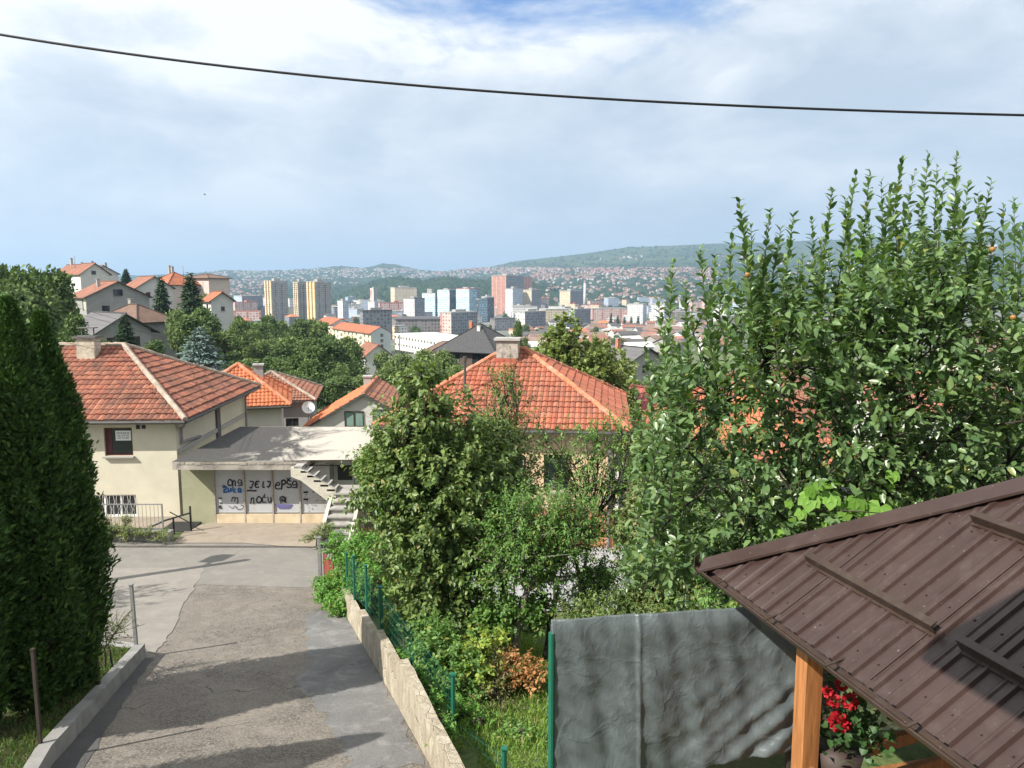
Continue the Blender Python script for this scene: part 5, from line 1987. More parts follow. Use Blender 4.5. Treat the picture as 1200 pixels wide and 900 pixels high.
def kerb_bed():
    global KERB
    line = subdiv(gp((171, 771), (126, 824), (62, 898)) + [(-5.75, 8.0), (-5.55, 5.0)], 4)
    KERB = line
    mb = MB()
    run_wall(mb, line, [.3 + random.uniform(-.012, .012) for _ in line], .2, 1)
    # return of the kerb at the far end, towards the hedge
    a = line[0]
    run_wall(mb, [(a[0] - 2.2, a[1] + .9), (a[0] - .05, a[1] + .05)], [.2, .29], .2, 1)
    tag(mb.build('kerb_wall', KERB_M), 'low grey concrete kerb wall holding the hedge bed on the left', 'kerb wall')
    # earth and turf of the raised bed
    out = [(p[0] - .15, p[1]) for p in line]
    bed = out + [(-14, 6.5), (-14, 15.0), (line[0][0] - 2.2, line[0][1] + .8)]
    drape('bed_soil', bed, .22, mat('bed_turf', (0.05, 0.06, 0.025), .95, .5, 3, (0.09, 0.07, 0.045), .6, bmp=.6), xcut=False)


kerb_bed()


def post(name, label, base, h, r, m, group, lean=(0, 0), square=True):
    root = empty(name, base, label, 'fence post', group)
    mb = MB()
    top = Vector((lean[0], lean[1], h))
    if square:
        mb.bar((0, 0, -.3), top, r * 2, r * 2)
    else:
        mb.tube([(0, 0, -.3), top], r, 8)
    mb.build('shaft', m, root)
    q = MB()
    q.obox(top + Vector((0, 0, .012)), (r * 1.25, 0, 0), (0, r * 1.25, 0), (0, 0, .012))
    q.build('cap', m, root)
    return root


def left_posts():
    for k, (px, pt, pb, r, m, lab, lean) in enumerate(((160, 686, 757, .03, IRON_G, 'grey steel fence post at the far corner of the hedge bed', (-.03, 0)),
                                                       (115.5, 713, 803, .035, RUST_P, 'black square fence post halfway along the hedge bed kerb', (-.04, 0)),
                                                       (47.5, 762, 872, .022, RUST_P, 'thin dark fence post on the kerb nearest the viewer', (0, 0)))):
        g = G(px, pb)
        for _ in range(3):                  # the foot stands on the bed, a little above the lane
            d = ray(px, pb)
            g = d * ((ground(g.x, g.y) + .28) / d.z)
        zt = P(px, pt, g.y).z
        post('fence_post', lab, g, zt - g.z, r, m, 'posts on the hedge bed kerb', lean)


left_posts()


def wire_panel(mb, a, b, h, step=.1, r=.0022, z0=0.05):
    """welded wire between two posts"""
    a, b = Vector(a), Vector(b)
    L = (Vector((b.x, b.y, 0)) - Vector((a.x, a.y, 0))).length
    n = max(1, int(L / step))
    for i in range(n + 1):
        p = a.lerp(b, i / n)
        mb.bar(p + Vector((0, 0, z0)), p + Vector((0, 0, h)), r * 2, r * 2)
    for j in range(int((h - z0) / (step * 1.6)) + 1):
        z = Vector((0, 0, z0 + j * step * 1.6))
        mb.bar(a + z, b + z, r * 2, r * 2)


def garden_fence():
    """green posts behind the stone wall, each its own, with wire panels"""
    spec = [(407, 648, 690), (415.5, 652, 700), (430, 663, 716), (447, 688, 745)]
    feet = []
    for px, pt, pb in spec:
        d = ray(px, pb)
        g = G(px, pb + 8)
        z = ground(g.x, g.y) + .62
        for _ in range(3):
            q = d * (z / d.z)
            z = ground(q.x, q.y) + .62
        feet.append((q, P(px, pt, q.y).z))
    d = ray(531.5, 862)
    q = d * (10.9 / d.y)
    feet.append((q, P(531.5, 791, q.y).z))
    q2 = ray(591, 905) * (9.6 / ray(591, 905).y)
    feet.append((q2, P(591, 878, q2.y).z))
    labs = ['green fence post at the far end of the garden fence', 'green fence post second from the far end of the garden fence', 'green fence post beside the step in the stone wall top',
            'thick green fence post where the stone wall grows taller', 'green fence post standing among the fresh leafy bushes', 'short green fence post at the bottom edge among the shrubs']
    for (q, zt), lab, r in zip(feet, labs, (.03, .03, .03, .04, .03, .035)):
        b = Vector((q.x, q.y, min(q.z, zt - .9)))
        post('fence_post', lab, b, zt - b.z, r, GREEN_P, 'green posts of the garden fence', (0, 0), False)
    for i in range(len(feet) - 1):
        mb = MB()
        a, b = feet[i][0], feet[i + 1][0]
        wire_panel(mb, a, b, min(feet[i][1] - a.z, feet[i + 1][1] - b.z) - .05, .1)
        tag(mb.build('wire_fence', GREEN_P), ['green wire mesh between the two farthest garden fence posts', 'green wire mesh left of the stone wall step', 'green wire mesh between the wall step and the thick post',
                                              'long green wire mesh along the tall stone wall', 'green wire mesh among the shrubs at the bottom edge'][i], 'wire fence')


garden_fence()


def red_gate():
    a, b = G(381, 690), G(391, 697)
    root = empty('garden_gate', a, 'rusty red metal gate leaf overgrown with creeper at the road corner', 'gate')
    mb = MB()
    d = Vector((b.x - a.x, b.y - a.y, 0)).normalized()
    for i in range(9):
        p = d * (i * .1)
        mb.obox(p + Vector((0, 0, .55)), d * .042, Vector((-d.y, d.x, 0)) * .012, (0, 0, .5 - .03 * (i % 2)))
    mb.build('slats', mat('rust_red_paint', (0.24, 0.06, 0.045), .7, .25, 4, (0.14, 0.06, 0.04), .6), root)
    mb = MB()
    for z in (.3, .8):
        mb.obox(d * .4 + Vector((0, 0, z)) + Vector((d.y, -d.x, 0)) * -.03, d * .44, Vector((-d.y, d.x, 0)) * .012, (0, 0, .025))
    mb.build('cross_bar', RUST_P, root)
    post('gate_post', 'grey gate post covered with ivy at the road corner', a + Vector((-.12, -.02, 0)), 1.5, .045, IRON_G, None)


red_gate()


def front_fence():
    """railing and planted kerb in front of the cream house, and the dark handrail of the basement steps"""
    y0 = 26.35
    x0, x1 = -17.5, P(190, 600, y0).x
    z0 = ground(x1, y0) + .32
    mb = MB()
    line = [(x0 - 6, y0 - .25), (x0, y0 - .28), (x1 + .35, y0 - .3)]
    run_wall(mb, subdiv(line, 6), [.34 + random.uniform(-.03, .03) for _ in range(13)], .34, -1)
    tag(mb.build('planter_wall', KERB_M), 'low crumbling concrete wall with weeds in front of the cream house', 'low wall')
    root = empty('railing', (x1, y0, z0), 'thin grey metal railing in front of the barred window', 'railing')
    q = MB()
    h = P(190, 591, y0).z - z0
    for i in range(46):
        x = -i * .14
        q.bar((x, 0, .08), (x, 0, h), .012, .012)
    q.build('bars', IRON_G, root)
    for nm, z in (('top_rail', h), ('bottom_rail', .08)):
        q = MB()
        q.bar((-6.6, 0, z), (0.02, 0, z), .035, .035)
        q.build(nm, IRON_G, root)
    for x in (0, -3.2, -6.4):
        q = MB()
        q.bar((x, .0, -.35), (x, .0, h + .02), .045, .045)
        q.build('post', IRON_G, root)
    root = empty('handrail', (x1 + .1, y0 + .5, z0), 'dark handrail beside the basement steps of the cream house', 'handrail')
    a = P(178, 617, 26.6) - root.location
    b = P(223, 601, 27.4) - root.location
    q = MB()
    q.tube([a, a.lerp(b, .35) + Vector((0, 0, .05)), b], .032, 8)
    q.build('rail', IRON, root)
    for nm, c in (('post', b), ('post', a.lerp(b, .55) + Vector((0, 0, .02)))):
        q = MB()
        q.bar(c + Vector((0, 0, .25 if c is b else 0)), (c.x, c.y, -.6), .07 if c is b else .04, .05)
        q.build(nm, IRON, root)
    q = MB()
    q.bar(P(199, 600, 27.6) - root.location, P(231, 617, 27.3) - root.location, .03, .03)
    q.build('brace', IRON, root)
    # solid dark block in place of the shade inside the sunken pit
    q = MB()
    p = G(214, 622)
    q.box(p.x - .75, p.x + .35, p.y - .3, p.y + .9, p.z - .5, p.z + .045)
    tag(q.build('pit_shade_block', IRON), 'flat dark block standing in for the shaded pit beside the garage forecourt', 'pit_shade')


front_fence()


def orange_fence():
    p = P(442, 620, 26.8)
    z = ground(p.x, p.y) - .35
    root = empty('picket_fence', (p.x, p.y, z), 'orange wooden picket fence right of the concrete stairs', 'fence')
    wd = wood_mat('orange_wood', (0.62, 0.34, 0.15))
    for i in range(13):
        q = MB()
        x = -.55 + i * .12
        q.prism([(x - .045, -.02, .1), (x + .045, -.02, .1), (x + .045, -.02, .62), (x, -.02, .70), (x - .045, -.02, .62)], (0, .03, 0))
        q.build('picket', wd, root)
    for zz in (.25, .5):
        q = MB()
        q.box(-.65, 1.0, .013, .04, zz - .03, zz + .03)
        q.build('fence_rail', wd, root)
    q = MB()
    q.box(-.75, 1.05, -.12, .1, -.4, .09)
    q.build('base_wall', mat('orange_base', (0.52, 0.32, 0.18), .9, .15, 2, (.35, .22, .13), .5), root)
    p = P(422, 612, 26.4)
    root = empty('metal_gate', (p.x, p.y, ground(p.x, p.y)), 'narrow dark metal gate at the foot of the stairs', 'gate')
    q = MB()
    for i in range(6):
        q.bar((i * .09, 0, .05), (i * .09, 0, 1.15), .016, .016)
    q.build('bars', IRON, root)
    q = MB()
    for zz in (.1, 1.05):
        q.bar((-.02, .015, zz), (.48, .015, zz), .025, .03)
    q.build('frame', IRON, root)


orange_fence()


def yard_fence():
    """thin dark fence of stakes along the far edge of the garden, in front of the white paved yard"""
    a, b = G(560, 722), G(735, 722)
    for i in range(5):
        t = i / 4
        x, y = a.x + (b.x - a.x) * t, a.y + (b.y - a.y) * t
        post('fence_post', ['dark stake at the left end of the yard fence', 'dark stake between two fruit trees by the white yard', 'dark stake in the middle of the yard fence', 'dark stake behind the grey tarpaulin left part',
                            'dark stake at the right end of the yard fence'][i], Vector((x, y, ground(x, y))), 1.35, .03, RUST_P, 'stakes of the yard fence', (random.uniform(-.06, .06), 0))
    mb = MB()
    wire_panel(mb, Vector((a.x, a.y, ground(a.x, a.y))), Vector((b.x, b.y, ground(b.x, b.y))), 1.25, .16, .0025)
    tag(mb.build('wire_fence', IRON), 'thin dark wire mesh in front of the white paved yard', 'wire fence')


yard_fence()


# ============================================================ GAZEBO
def ribbed(name, base, g1, g2, rough=.36):
    m, t, b, o = new_mat(name)
    v = objvec(t)
    n1 = noise_n(t, v, 1.6, 7, .65, .4)
    n2 = noise_n(t, v, 45, 2, .5)
    c = mix_n(t, ramp_n(t, n1, [(.35, 0), (.68, 1)]), g1, g2)
    c = mix_n(t, math_n(t, 'MULTIPLY', ramp_n(t, n2, [(.7, 0), (.78, 1)]), .35), c, (.3, .27, .25))
    n3 = noise_n(t, objvec(t, (9, 9, 1.2)), 1.0, 5, .6)
    c = mix_n(t, math_n(t, 'MULTIPLY', ramp_n(t, n3, [(.52, 0), (.72, 1)]), .16), c, (.13, .105, .095))
    sock(t, b, 'Base Color', c)
    sock(t, b, 'Roughness', ramp_n(t, n1, [(.3, rough - .06), (.7, rough + .12)]))
    b.inputs['Specular IOR Level'].default_value = .45
    return m


BROWN = ribbed('brown_sheet_metal', None, (0.038, 0.022, 0.019), (0.050, 0.030, 0.026))
BROWN2 = ribbed('brown_trim_metal', None, (0.034, 0.021, 0.015), (0.044, 0.028, 0.020))
HONEY = wood_mat('honey_wood', (0.40, 0.17, 0.06))
DWOOD = wood_mat('brown_beam_wood', (0.26, 0.115, 0.04))


def gazebo():
    Kc = P(831, 661, 6.8)
    z0 = Kc.z
    K2 = Pz(1166, 902, z0)
    e = Vector((K2.x - Kc.x, K2.y - Kc.y, 0)).normalized()
    n = Vector((-e.y, e.x, 0))
    if n.x < 0:
        n = -n
    # slope of the hip from the point where it leaves the frame
    best = None
    for k in range(200, 700):
        Y = k / 100
        q = P(1200, 568, Y)
        dd = Vector((q.x - Kc.x, q.y - Kc.y, 0))
        err = abs(dd.dot(n) - dd.dot(e))
        if best is None or err < best[0]:
            best = (err, dd.dot(n), q.z - z0)
    slope = best[2] / best[1]
    S_ = 2.25
    root = empty('gazebo', (Kc.x + (n.x + e.x) * S_, Kc.y + (n.y + e.y) * S_, -4.9), 'open garden gazebo with honey-coloured posts under a brown ribbed metal roof', 'gazebo')
    o = root.location
    up = Vector((0, 0, 1))
    apex = Kc + (n + e) * S_ + up * slope * S_ - o
    cor = [Kc - o, Kc + e * 2 * S_ - o, Kc + e * 2 * S_ + n * 2 * S_ - o, Kc + n * 2 * S_ - o]
    planes = []
    for i in range(4):
        A, B = cor[i], cor[(i + 1) % 4]
        nn = (B - A).cross(apex - A)
        if nn.z < 0:
            A, B = B, A
        u = (B - A).normalized()
        nrm = (B - A).cross(apex - A).normalized()
        v = nrm.cross(u)
        Lh = (apex - A).dot(v)
        W2 = (B - A).length / 2
        mb = MB()
        per = .205
        prof = [(0, 0), (.085, 0), (.098, .010), (.112, .010), (.125, 0), (.155, 0), (.168, .022), (.192, .022), (.205, 0)]
        xs = []
        k = 0
        while k * per < 2 * W2:
            for a, z in prof[:-1]:
                if k * per + a < 2 * W2:
                    xs.append((k * per + a, z))
            k += 1
        xs.append((2 * W2, 0))
        ov = -.05                                       # sheet runs past the eave
        top = lambda x: Lh * (1 - abs(x - W2) / W2)
        for (xa, za), (xb, zb) in zip(xs[:-1], xs[1:]):
            for x_a, z_a, x_b, z_b in ((xa, za, xb, zb),):
                mb.face([A + u * x_a + v * ov + nrm * z_a, A + u * x_b + v * ov + nrm * z_b, A + u * x_b + v * top(x_b) + nrm * z_b, A + u * x_a + v * top(x_a) + nrm * z_a])
        for k in range(int(2 * W2 / per)):           # screw heads beside the ribs
            for q_ in (.12, .75, 1.4, 2.05):
                xk = k * per + .052
                if q_ < top(xk) - .1:
                    mb.obox(A + u * xk + v * q_ + nrm * .004, u * .006, v * .006, nrm * .004)
        for k in range(1, int(2 * W2 / 1.025)):      # overlap of neighbouring sheets
            xk = k * 1.025 + .113
            if top(xk) > .2:
                mb.obox(A + u * xk + v * top(xk) * .49 + nrm * .012, u * .007, v * top(xk) * .49, nrm * .0025)
        mb.build('roof_sheet', BROWN, root)
        bb = MB()
        bb.face([A + nrm * -.02 + v * .01, apex - nrm * .03, B - nrm * .02 + v * .01])
        bb.build('roof_boards', DWOOD, root)
        planes.append((A, u, v, nrm))
    # hip caps
    for c in cor:
        d = (apex - c)
        s = d.cross(up).normalized()
        dn = d.normalized()
        q = MB()
        w = .15
        h_ = slope * w / math.sqrt(2)
        a0, a1 = c - dn * .06 + up * .05, apex + up * .05
        for sg in (-1, 1):
            l0, l1 = a0 + s * sg * w - up * h_ * .75, a1 + s * sg * w - up * h_ * .75
            m0, m1 = a0 + s * sg * w * .28 + up * .0, a1 + s * sg * w * .28
            p = [a0 + up * .022, m0, m1, a1 + up * .022]
            q.face(p if sg < 0 else p[::-1])
            p = [m0, l0, l1, m1]
            q.face(p if sg < 0 else p[::-1])
            p = [l0, l0 - up * .022, l1 - up * .022, l1]
            q.face(p if sg < 0 else p[::-1])
        q.build('hip_cap', BROWN, root)
    A, u, v, nrm = planes[0]

    def on_plane(px, py, off=0.0):
        d = ray(px, py)
        s = (A + o).dot(nrm) / d.dot(nrm)
        return d * s - o + nrm * off
    for a, b in (((948, 660), (1098, 746)), ((1142, 614), (1262, 664)), ((1127, 762), (1300, 862))):
        p, q2 = on_plane(*a, .045), on_plane(*b, .045)
        ee = u if u.dot(q2 - p) > 0 else -u
        q2 = p + ee * (q2 - p).dot(ee)
        q = MB()
        dn = (q2 - p).normalized()
        q.obox((p + q2) / 2, (q2 - p) / 2, v * .006, nrm * .045)
        q.obox((p + q2) / 2 + nrm * .045 + v * .022, (q2 - p) / 2, v * .026, nrm * .004)
        q.obox((p + q2) / 2 - nrm * .034 - v * .014, (q2 - p) / 2, v * .014, nrm * .008)
        q.build('snow_guard', BROWN2, root)
    # gutter: half round along every eave with hooks and the raised corner
    for i in range(4):
        a, b = cor[i], cor[(i + 1) % 4]
        d = (b - a).normalized()
        out = Vector((d.y, -d.x, 0))
        if out.dot(a + b) < 0:
            out = -out
        q = MB()
        R_ = .062
        cc = out * .055 - up * .035
        ext = d * .085
        N_ = 9
        for k in range(N_):
            t0, t1 = math.pi + math.pi * k / N_, math.pi + math.pi * (k + 1) / N_
            f = lambda t, r: out * math.cos(t) * r + up * math.sin(t) * r
            p0, p1 = a - ext + cc, b + ext + cc
            q.face([p0 + f(t0, R_), p1 + f(t0, R_), p1 + f(t1, R_), p0 + f(t1, R_)])
            q.face([p0 + f(t1, R_ - .006), p1 + f(t1, R_ - .006), p1 + f(t0, R_ - .006), p0 + f(t0, R_ - .006)])
        q.tube([a - ext + cc + out * R_, b + ext + cc + out * R_], .008, 6)
        q.build('gutter', BROWN2, root)
        for k in range(6):
            p = a.lerp(b, (k + .5) / 6) + cc
            q = MB()
            q.bar(p + out * (R_ + .012) + up * .006, p - out * .09 + up * .05, .022, .006)
            q.build('gutter_hook', BROWN2, root)
    q = MB()
    c = cor[0]
    q.obox(c - (n + e).normalized() * .115 + up * .012, (n - e).normalized() * .075, (n + e).normalized() * .003, up * .055)
    q.build('gutter_corner', BROWN2, root)
    # posts and beams
    ins = .42
    ae = min((abs((lambda w: 600 + F * w.x / (w.y * cp - (w.z) * sp))(cor[0] + o + e * (k / 100) + n * ins - up * .5) - 949), k / 100) for k in range(20, 250))[1]
    pc = [cor[0] + e * ae + n * ins, cor[1] + (n - e) * ins, cor[2] - (n + e) * ins, cor[3] + (e - n) * ins]
    for c in pc:
        q = MB()
        zt = z0 - o.z + slope * ins - .2
        q.obox((c.x, c.y, zt / 2), e * .075, n * .075, up * zt / 2)
        q.build('post', HONEY, root)
    for i in range(4):
        a, b = pc[i], pc[(i + 1) % 4]
        zt = z0 - o.z + slope * ins - .12
        q = MB()
        q.bar((a.x, a.y, zt), (b.x, b.y, zt), .13, .14)
        q.build('beam', DWOOD, root)
    # low rail between the posts on the far and near sides
    for i in (3, 0):
        a, b = pc[i], pc[(i + 1) % 4]
        for z in (.55, .9):
            q = MB()
            q.bar((a.x, a.y, z), (b.x, b.y, z), .06, .11)
            q.build('side_rail', DWOOD, root)
    # floor of the terrace under the roof
    q = MB()
    q.face([cor[0] * 1 - up * (z0 - o.z) + up * .05, cor[1] - up * (z0 - o.z) + up * .05, cor[2] - up * (z0 - o.z) + up * .05, cor[3] - up * (z0 - o.z) + up * .05][::-1])
    fl = q.build('floor_boards', DWOOD, root)
    return root, Kc, e, n, slope, z0, [c + o for c in pc]


GZ, GKc, Ge, Gn, Gslope, Gz0, Gposts = gazebo()


def own_house():
    """the roof edge of the house the picture is taken from: stands behind and above the camera, throws its shade on the gazebo roof"""
    A = GKc
    nrm = Vector((0, 0, 1)) - Gn * Gslope
    nrm.normalize()
    d = ray(1078, 772)
    p = d * (A.dot(nrm) / d.dot(nrm))
    t = 3.9 / SUN.z
    c = p + SUN * t
    root = empty('balcony_house', (c.x + 3, c.y - 3, -5.1), 'white house with a roof overhang standing behind the viewer', 'house')
    o = root.location
    L = lambda a, b, z: c + Gn * a + Ge * b + Vector((0, 0, z)) - o
    mb = MB()
    mb.prism([L(0, 0, 0), L(9, 0, 0), L(9, 9, 0), L(0, 9, 0)][::-1], (0, 0, .22))
    mb.build('roof', RF_BRN, root)
    mb = MB()
    for a, b in (((.9, 3.3), (8.2, 3.3)), ((8.2, 3.3), (8.2, 8.6)), ((8.2, 8.6), (.9, 8.6)), ((.9, 8.6), (.9, 3.3))):
        p0, p1 = L(*a, 0), L(*b, 0)
        mb.face([(p1.x, p1.y, -.5), (p0.x, p0.y, -.5), (p0.x, p0.y, p0.z), (p1.x, p1.y, p1.z)])
    mb.build('wall', PL_WHITE, root)


own_house()


# ---- grey tarpaulin hung over a rail
def tarp():
    a, b = P(646, 726, 7.05), P(952, 706, 7.2)
    root_z = -4.95
    # hanging rail with its two posts
    root = empty('tarpaulin_stand', (a.x, a.y, ground(a.x, a.y)), 'green post and rail carrying the grey tarpaulin', 'fence')
    o = root.location
    q = MB()
    q.tube([a - o - Vector((0, 0, .12)), b - o - Vector((0, 0, .12))], .014, 8)
    q.build('rail', GREEN_P, root)
    q = MB()
    foot = P(650, 905, 7.0)
    q.tube([Vector((a.x + .005, a.y - .03, a.z - .12)) - o, Vector((a.x + .01, a.y - .03, ground(a.x, a.y) - .2)) - o], .033, 10)
    q.build('post', GREEN_P, root)
    q = MB()
    bb = P(931, 760, 7.2)
    q.bar(Vector((bb.x, bb.y, b.z + .1)) - o, Vector((bb.x, bb.y, -5.0)) - o, .07, .05)
    q.build('post', RUST_P, root)
    m, t, bs, out = new_mat('grey_tarpaulin_sheet')
    v = objvec(t)
    n1 = noise_n(t, v, 2.2, 6, .6, .5)
    n2 = noise_n(t, v, 12, 6, .65, 1.5)
    def ridge(scale, dist, vec):
        q = noise_n(t, vec, scale, 4, .55, dist)
        q = math_n(t, 'ABSOLUTE', math_n(t, 'SUBTRACT', math_n(t, 'MULTIPLY', q, 2.0), 1.0))
        return ramp_n(t, q, [(0.0, 1.0), (0.16, 0.35), (0.5, 0.0)])
    r1 = ridge(2.6, .6, v)
    r2 = ridge(7.0, .4, objvec(t, (1.0, 1.0, .55)))
    c = mix_n(t, n1, (0.072, 0.088, 0.092), (0.10, 0.118, 0.122))
    c = mix_n(t, math_n(t, 'MULTIPLY', ramp_n(t, n2, [(.58, 0), (.75, 1)]), .25), c, (.2, .2, .19))
    sock(t, bs, 'Base Color', c)
    bs.inputs['Roughness'].default_value = .42
    bs.inputs['Specular IOR Level'].default_value = .5
    h = math_n(t, 'ADD', math_n(t, 'MULTIPLY', r1, .9), math_n(t, 'ADD', math_n(t, 'MULTIPLY', r2, .3), math_n(t, 'MULTIPLY', n2, .2)))
    bump(t, bs, h, .36, .018)
    W_, H_ = 150, 90
    u = Vector((b.x - a.x, b.y - a.y, b.z - a.z))
    fr = Vector((u.y, -u.x, 0)).normalized()          # towards the camera
    rr = np.random.default_rng(5)
    ph = rr.random(40) * 6.28
    verts, faces = [], []
    org = a
    for i in range(W_ + 1):
        s = i / W_
        hang = 1.86 - .40 * s        # the lower edge climbs to the right
        x = s * u.length
        for j in range(-14, H_ + 1):
            if j < 0:
                t_ = -j / 14
                p = org + u * s - fr * (.05 + .02 * t_) * math.sin(min(1, t_ * 5) * 1.57) + Vector((0, 0, -.34 * t_))
                p += Vector((0, 0, .012 * math.sin(x * 22 + ph[0])))
            else:
                t_ = j / H_
                zz = hang * t_
                amp = .012 + .02 * t_
                w = (math.sin(x * 9 + ph[1] + 1.2 * t_) * .5 + math.sin(x * 17 - zz * 1.5 + ph[2]) * .35 + math.sin(x * 4.3 + zz * 2.2 + ph[3]) * .6) * amp
                # diagonal pulls towards the lower right
                k = S((s - .35) / .6) * S((t_ - .25) / .6)
                w += k * (.02 * abs(math.sin((x * 1.0 + zz * 1.25) * 8 + ph[4])) + .014 * math.sin((x + zz * 1.1) * 23 + ph[5]))
                # crumples
                for q_ in range(6):
                    w += .0036 * math.sin(x * (13 + 6 * q_) * math.cos(ph[10 + q_]) + zz * (13 + 6 * q_) * math.sin(ph[10 + q_]) + ph[20 + q_])
                # crease of the folded sheet
                w += .02 * math.exp(-((x - u.length * .33 - zz * .02) / .02) ** 2)
                p = org + u * s + fr * (.045 * math.sin(min(1, t_ * 12) * 1.57) + w) + Vector((0, 0, -zz + .01 * (1 - math.cos(min(1, t_ * 12) * 1.57)) * -1))
            verts.append(p)
    nx = H_ + 15
    for i in range(W_):
        for j in range(nx - 1):
            k = i * nx + j
            faces.append((k, k + 1, k + nx + 1, k + nx))
    me = bpy.data.meshes.new('tarpaulin')
    me.from_pydata([tuple(p) for p in verts], [], faces)
    me.materials.append(m)
    me.polygons.foreach_set('use_smooth', [True] * len(me.polygons))
    ob = link('tarpaulin', me)
    md = ob.modifiers.new('thickness', 'SOLIDIFY')
    md.thickness = .003
    tag(ob, 'wrinkled grey tarpaulin hung over a rail beside the gazebo', 'tarpaulin')


tarp()


# ============================================================ WIRES, LAMP, POLES
def cable(name, label, a, b, sag, r, m, n=40, group=None):
    a, b = Vector(a), Vector(b)
    pts = [a.lerp(b, i / n) - Vector((0, 0, sag * 4 * (i / n) * (1 - i / n))) for i in range(n + 1)]
    mb = MB()
    mb.tube(pts, r, 6)
    return tag(mb.build(name, m, None, True), label, 'cable', group)


CAB = mat('black_cable', (0.012, 0.012, 0.013), .55, .1, 3, bmp=0)
THIN = mat('thin_dark_wire', (0.06, 0.06, 0.06), .6, .1, 3, bmp=0)


def cables():
    # overhead cable across the sky: curve measured at five points of its run
    Y = 8.0
    pts = []
    ctrl = [(-200, 2), (0, 43), (300, 81), (600, 107.5), (900, 126), (1200, 136), (1420, 139)]
    xs = [c[0] for c in ctrl]
    co = np.polyfit(xs, [c[1] for c in ctrl], 3)
    for px in range(-300, 1501, 30):
        pts.append(P(px, float(np.polyval(co, px)), Y))
    mb = MB()
    mb.tube(pts, .0125, 8)
    tag(mb.build('overhead_cable', CAB, None, True), 'thick black cable sagging across the whole sky', 'cable')
    g = 'power lines over the roofs'
    for lab, a, b, sg in (
            ('pale power line crossing in front of the hill tree on the left', P(-20, 325, 24), P(330, 412, 60), .5),
            ('second power line just below the first over the hill tree', P(-20, 332, 24), P(330, 418, 60), .5),
            ('power line passing the pale chimney of the cream house', P(40, 382, 27), P(330, 438, 60), .3),
            ('lower power line passing over the hip roof ridge', P(40, 392, 27), P(330, 446, 60), .3),
            ('wire running down across the gabled house front', P(300, 425, 42), P(520, 512, 30), .5),
            ('upper wire above the gabled house roof', P(300, 428, 60), P(560, 470, 36), .4),
            ('wire crossing the lower part of the orange hip roof', P(430, 455, 27), P(745, 506, 29), .7),
            ('second wire low across the orange hip roof', P(430, 470, 27), P(745, 512, 29), .6)):
        cable('power_line', lab, a, b, sg, .008, THIN, 24, g)


cables()


def poles():
    def pole(name, lab, px, pt, pb, Y, r, m, cat='pole'):
        a, b = P(px, pb, Y), P(px, pt, Y)
        root = empty(name, (a.x, a.y, a.z - 1.5), lab, cat)
        q = MB()
        q.tube([(0, 0, 0), (0, 0, b.z - a.z + 1.5)], [r, r * .7], 8)
        q.build('shaft', m, root, True)
        q = MB()
        h = b.z - a.z + 1.5
        q.tube([(0, 0, h), (0, 0, h + r * 1.2)], [r * 1.15, r * .4], 8)
        q.build('cap', m, root)
        return root
    pole('antenna_pole', 'thin white antenna pole behind the right slope of the orange roof', 662, 384, 436, 43, .045, FR_WHITE)
    pole('steel_pole', 'slim dark green steel pole between the gabled house and the town', 469, 393, 455, 62, .055, mat('dark_green_paint', (0.02, 0.06, 0.045), .5, .1, 3, bmp=0))
    r = pole('antenna_pole', 'thin roof aerial at the top of the left hill houses', 88, 300, 316, 232, .1, IRON_G, 'aerial')
    r = pole('antenna_pole', 'thin aerial above the orange roof behind the spruce', 215, 312, 326, 203, .1, IRON_G, 'aerial')


poles()


def street_lamp():
    """stands left of the hedge; only its shadow falls into the picture"""
    tip = G(272, 660)
    H_ = 6.4
    b = tip - Vector((SUN.x, SUN.y, 0)) * (-H_ / SUN.z)
    b = Vector((tip.x + SUN.x * H_ / SUN.z, tip.y + SUN.y * H_ / SUN.z, 0))
    b.z = ground(b.x, b.y)
    root = empty('street_lamp', b, 'concrete street lamp post with a box lantern left of the road', 'street lamp')
    q = MB()
    q.tube([(0, 0, -.3), (0, 0, H_)], [.19, .13], 10)
    q.build('pole', CONC, root, True)
    q = MB()
    q.tube([(0, 0, H_ - 1.1), (-.1, .6, H_ - .95)], .05, 6)
    q.build('arm', IRON_G, root)
    q = MB()
    q.obox((-.12, .75, H_ - .95), (.05, .34, 0), (.22, -.03, 0), (0, 0, .16))
    q.build('lantern', IRON_G, root)


street_lamp()


def bird():
    p = P(240, 228, 160)
    mb = MB()
    mb.tube([p + Vector((-.22, 0, 0)), p + Vector((-.1, 0, .03)), p + Vector((.12, 0, .02)), p + Vector((.25, 0, .05))], [.02, .09, .08, .02], 8)
    for sg in (-1, 1):
        mb.face([p + Vector((-.08, 0, .05)), p + Vector((.1, 0, .05)), p + Vector((.0, sg * .35, .2)), p + Vector((-.12, sg * .3, .18))])
    tag(mb.build('bird', CAB), 'tiny dark bird flying in the cloudy sky', 'bird')


bird()

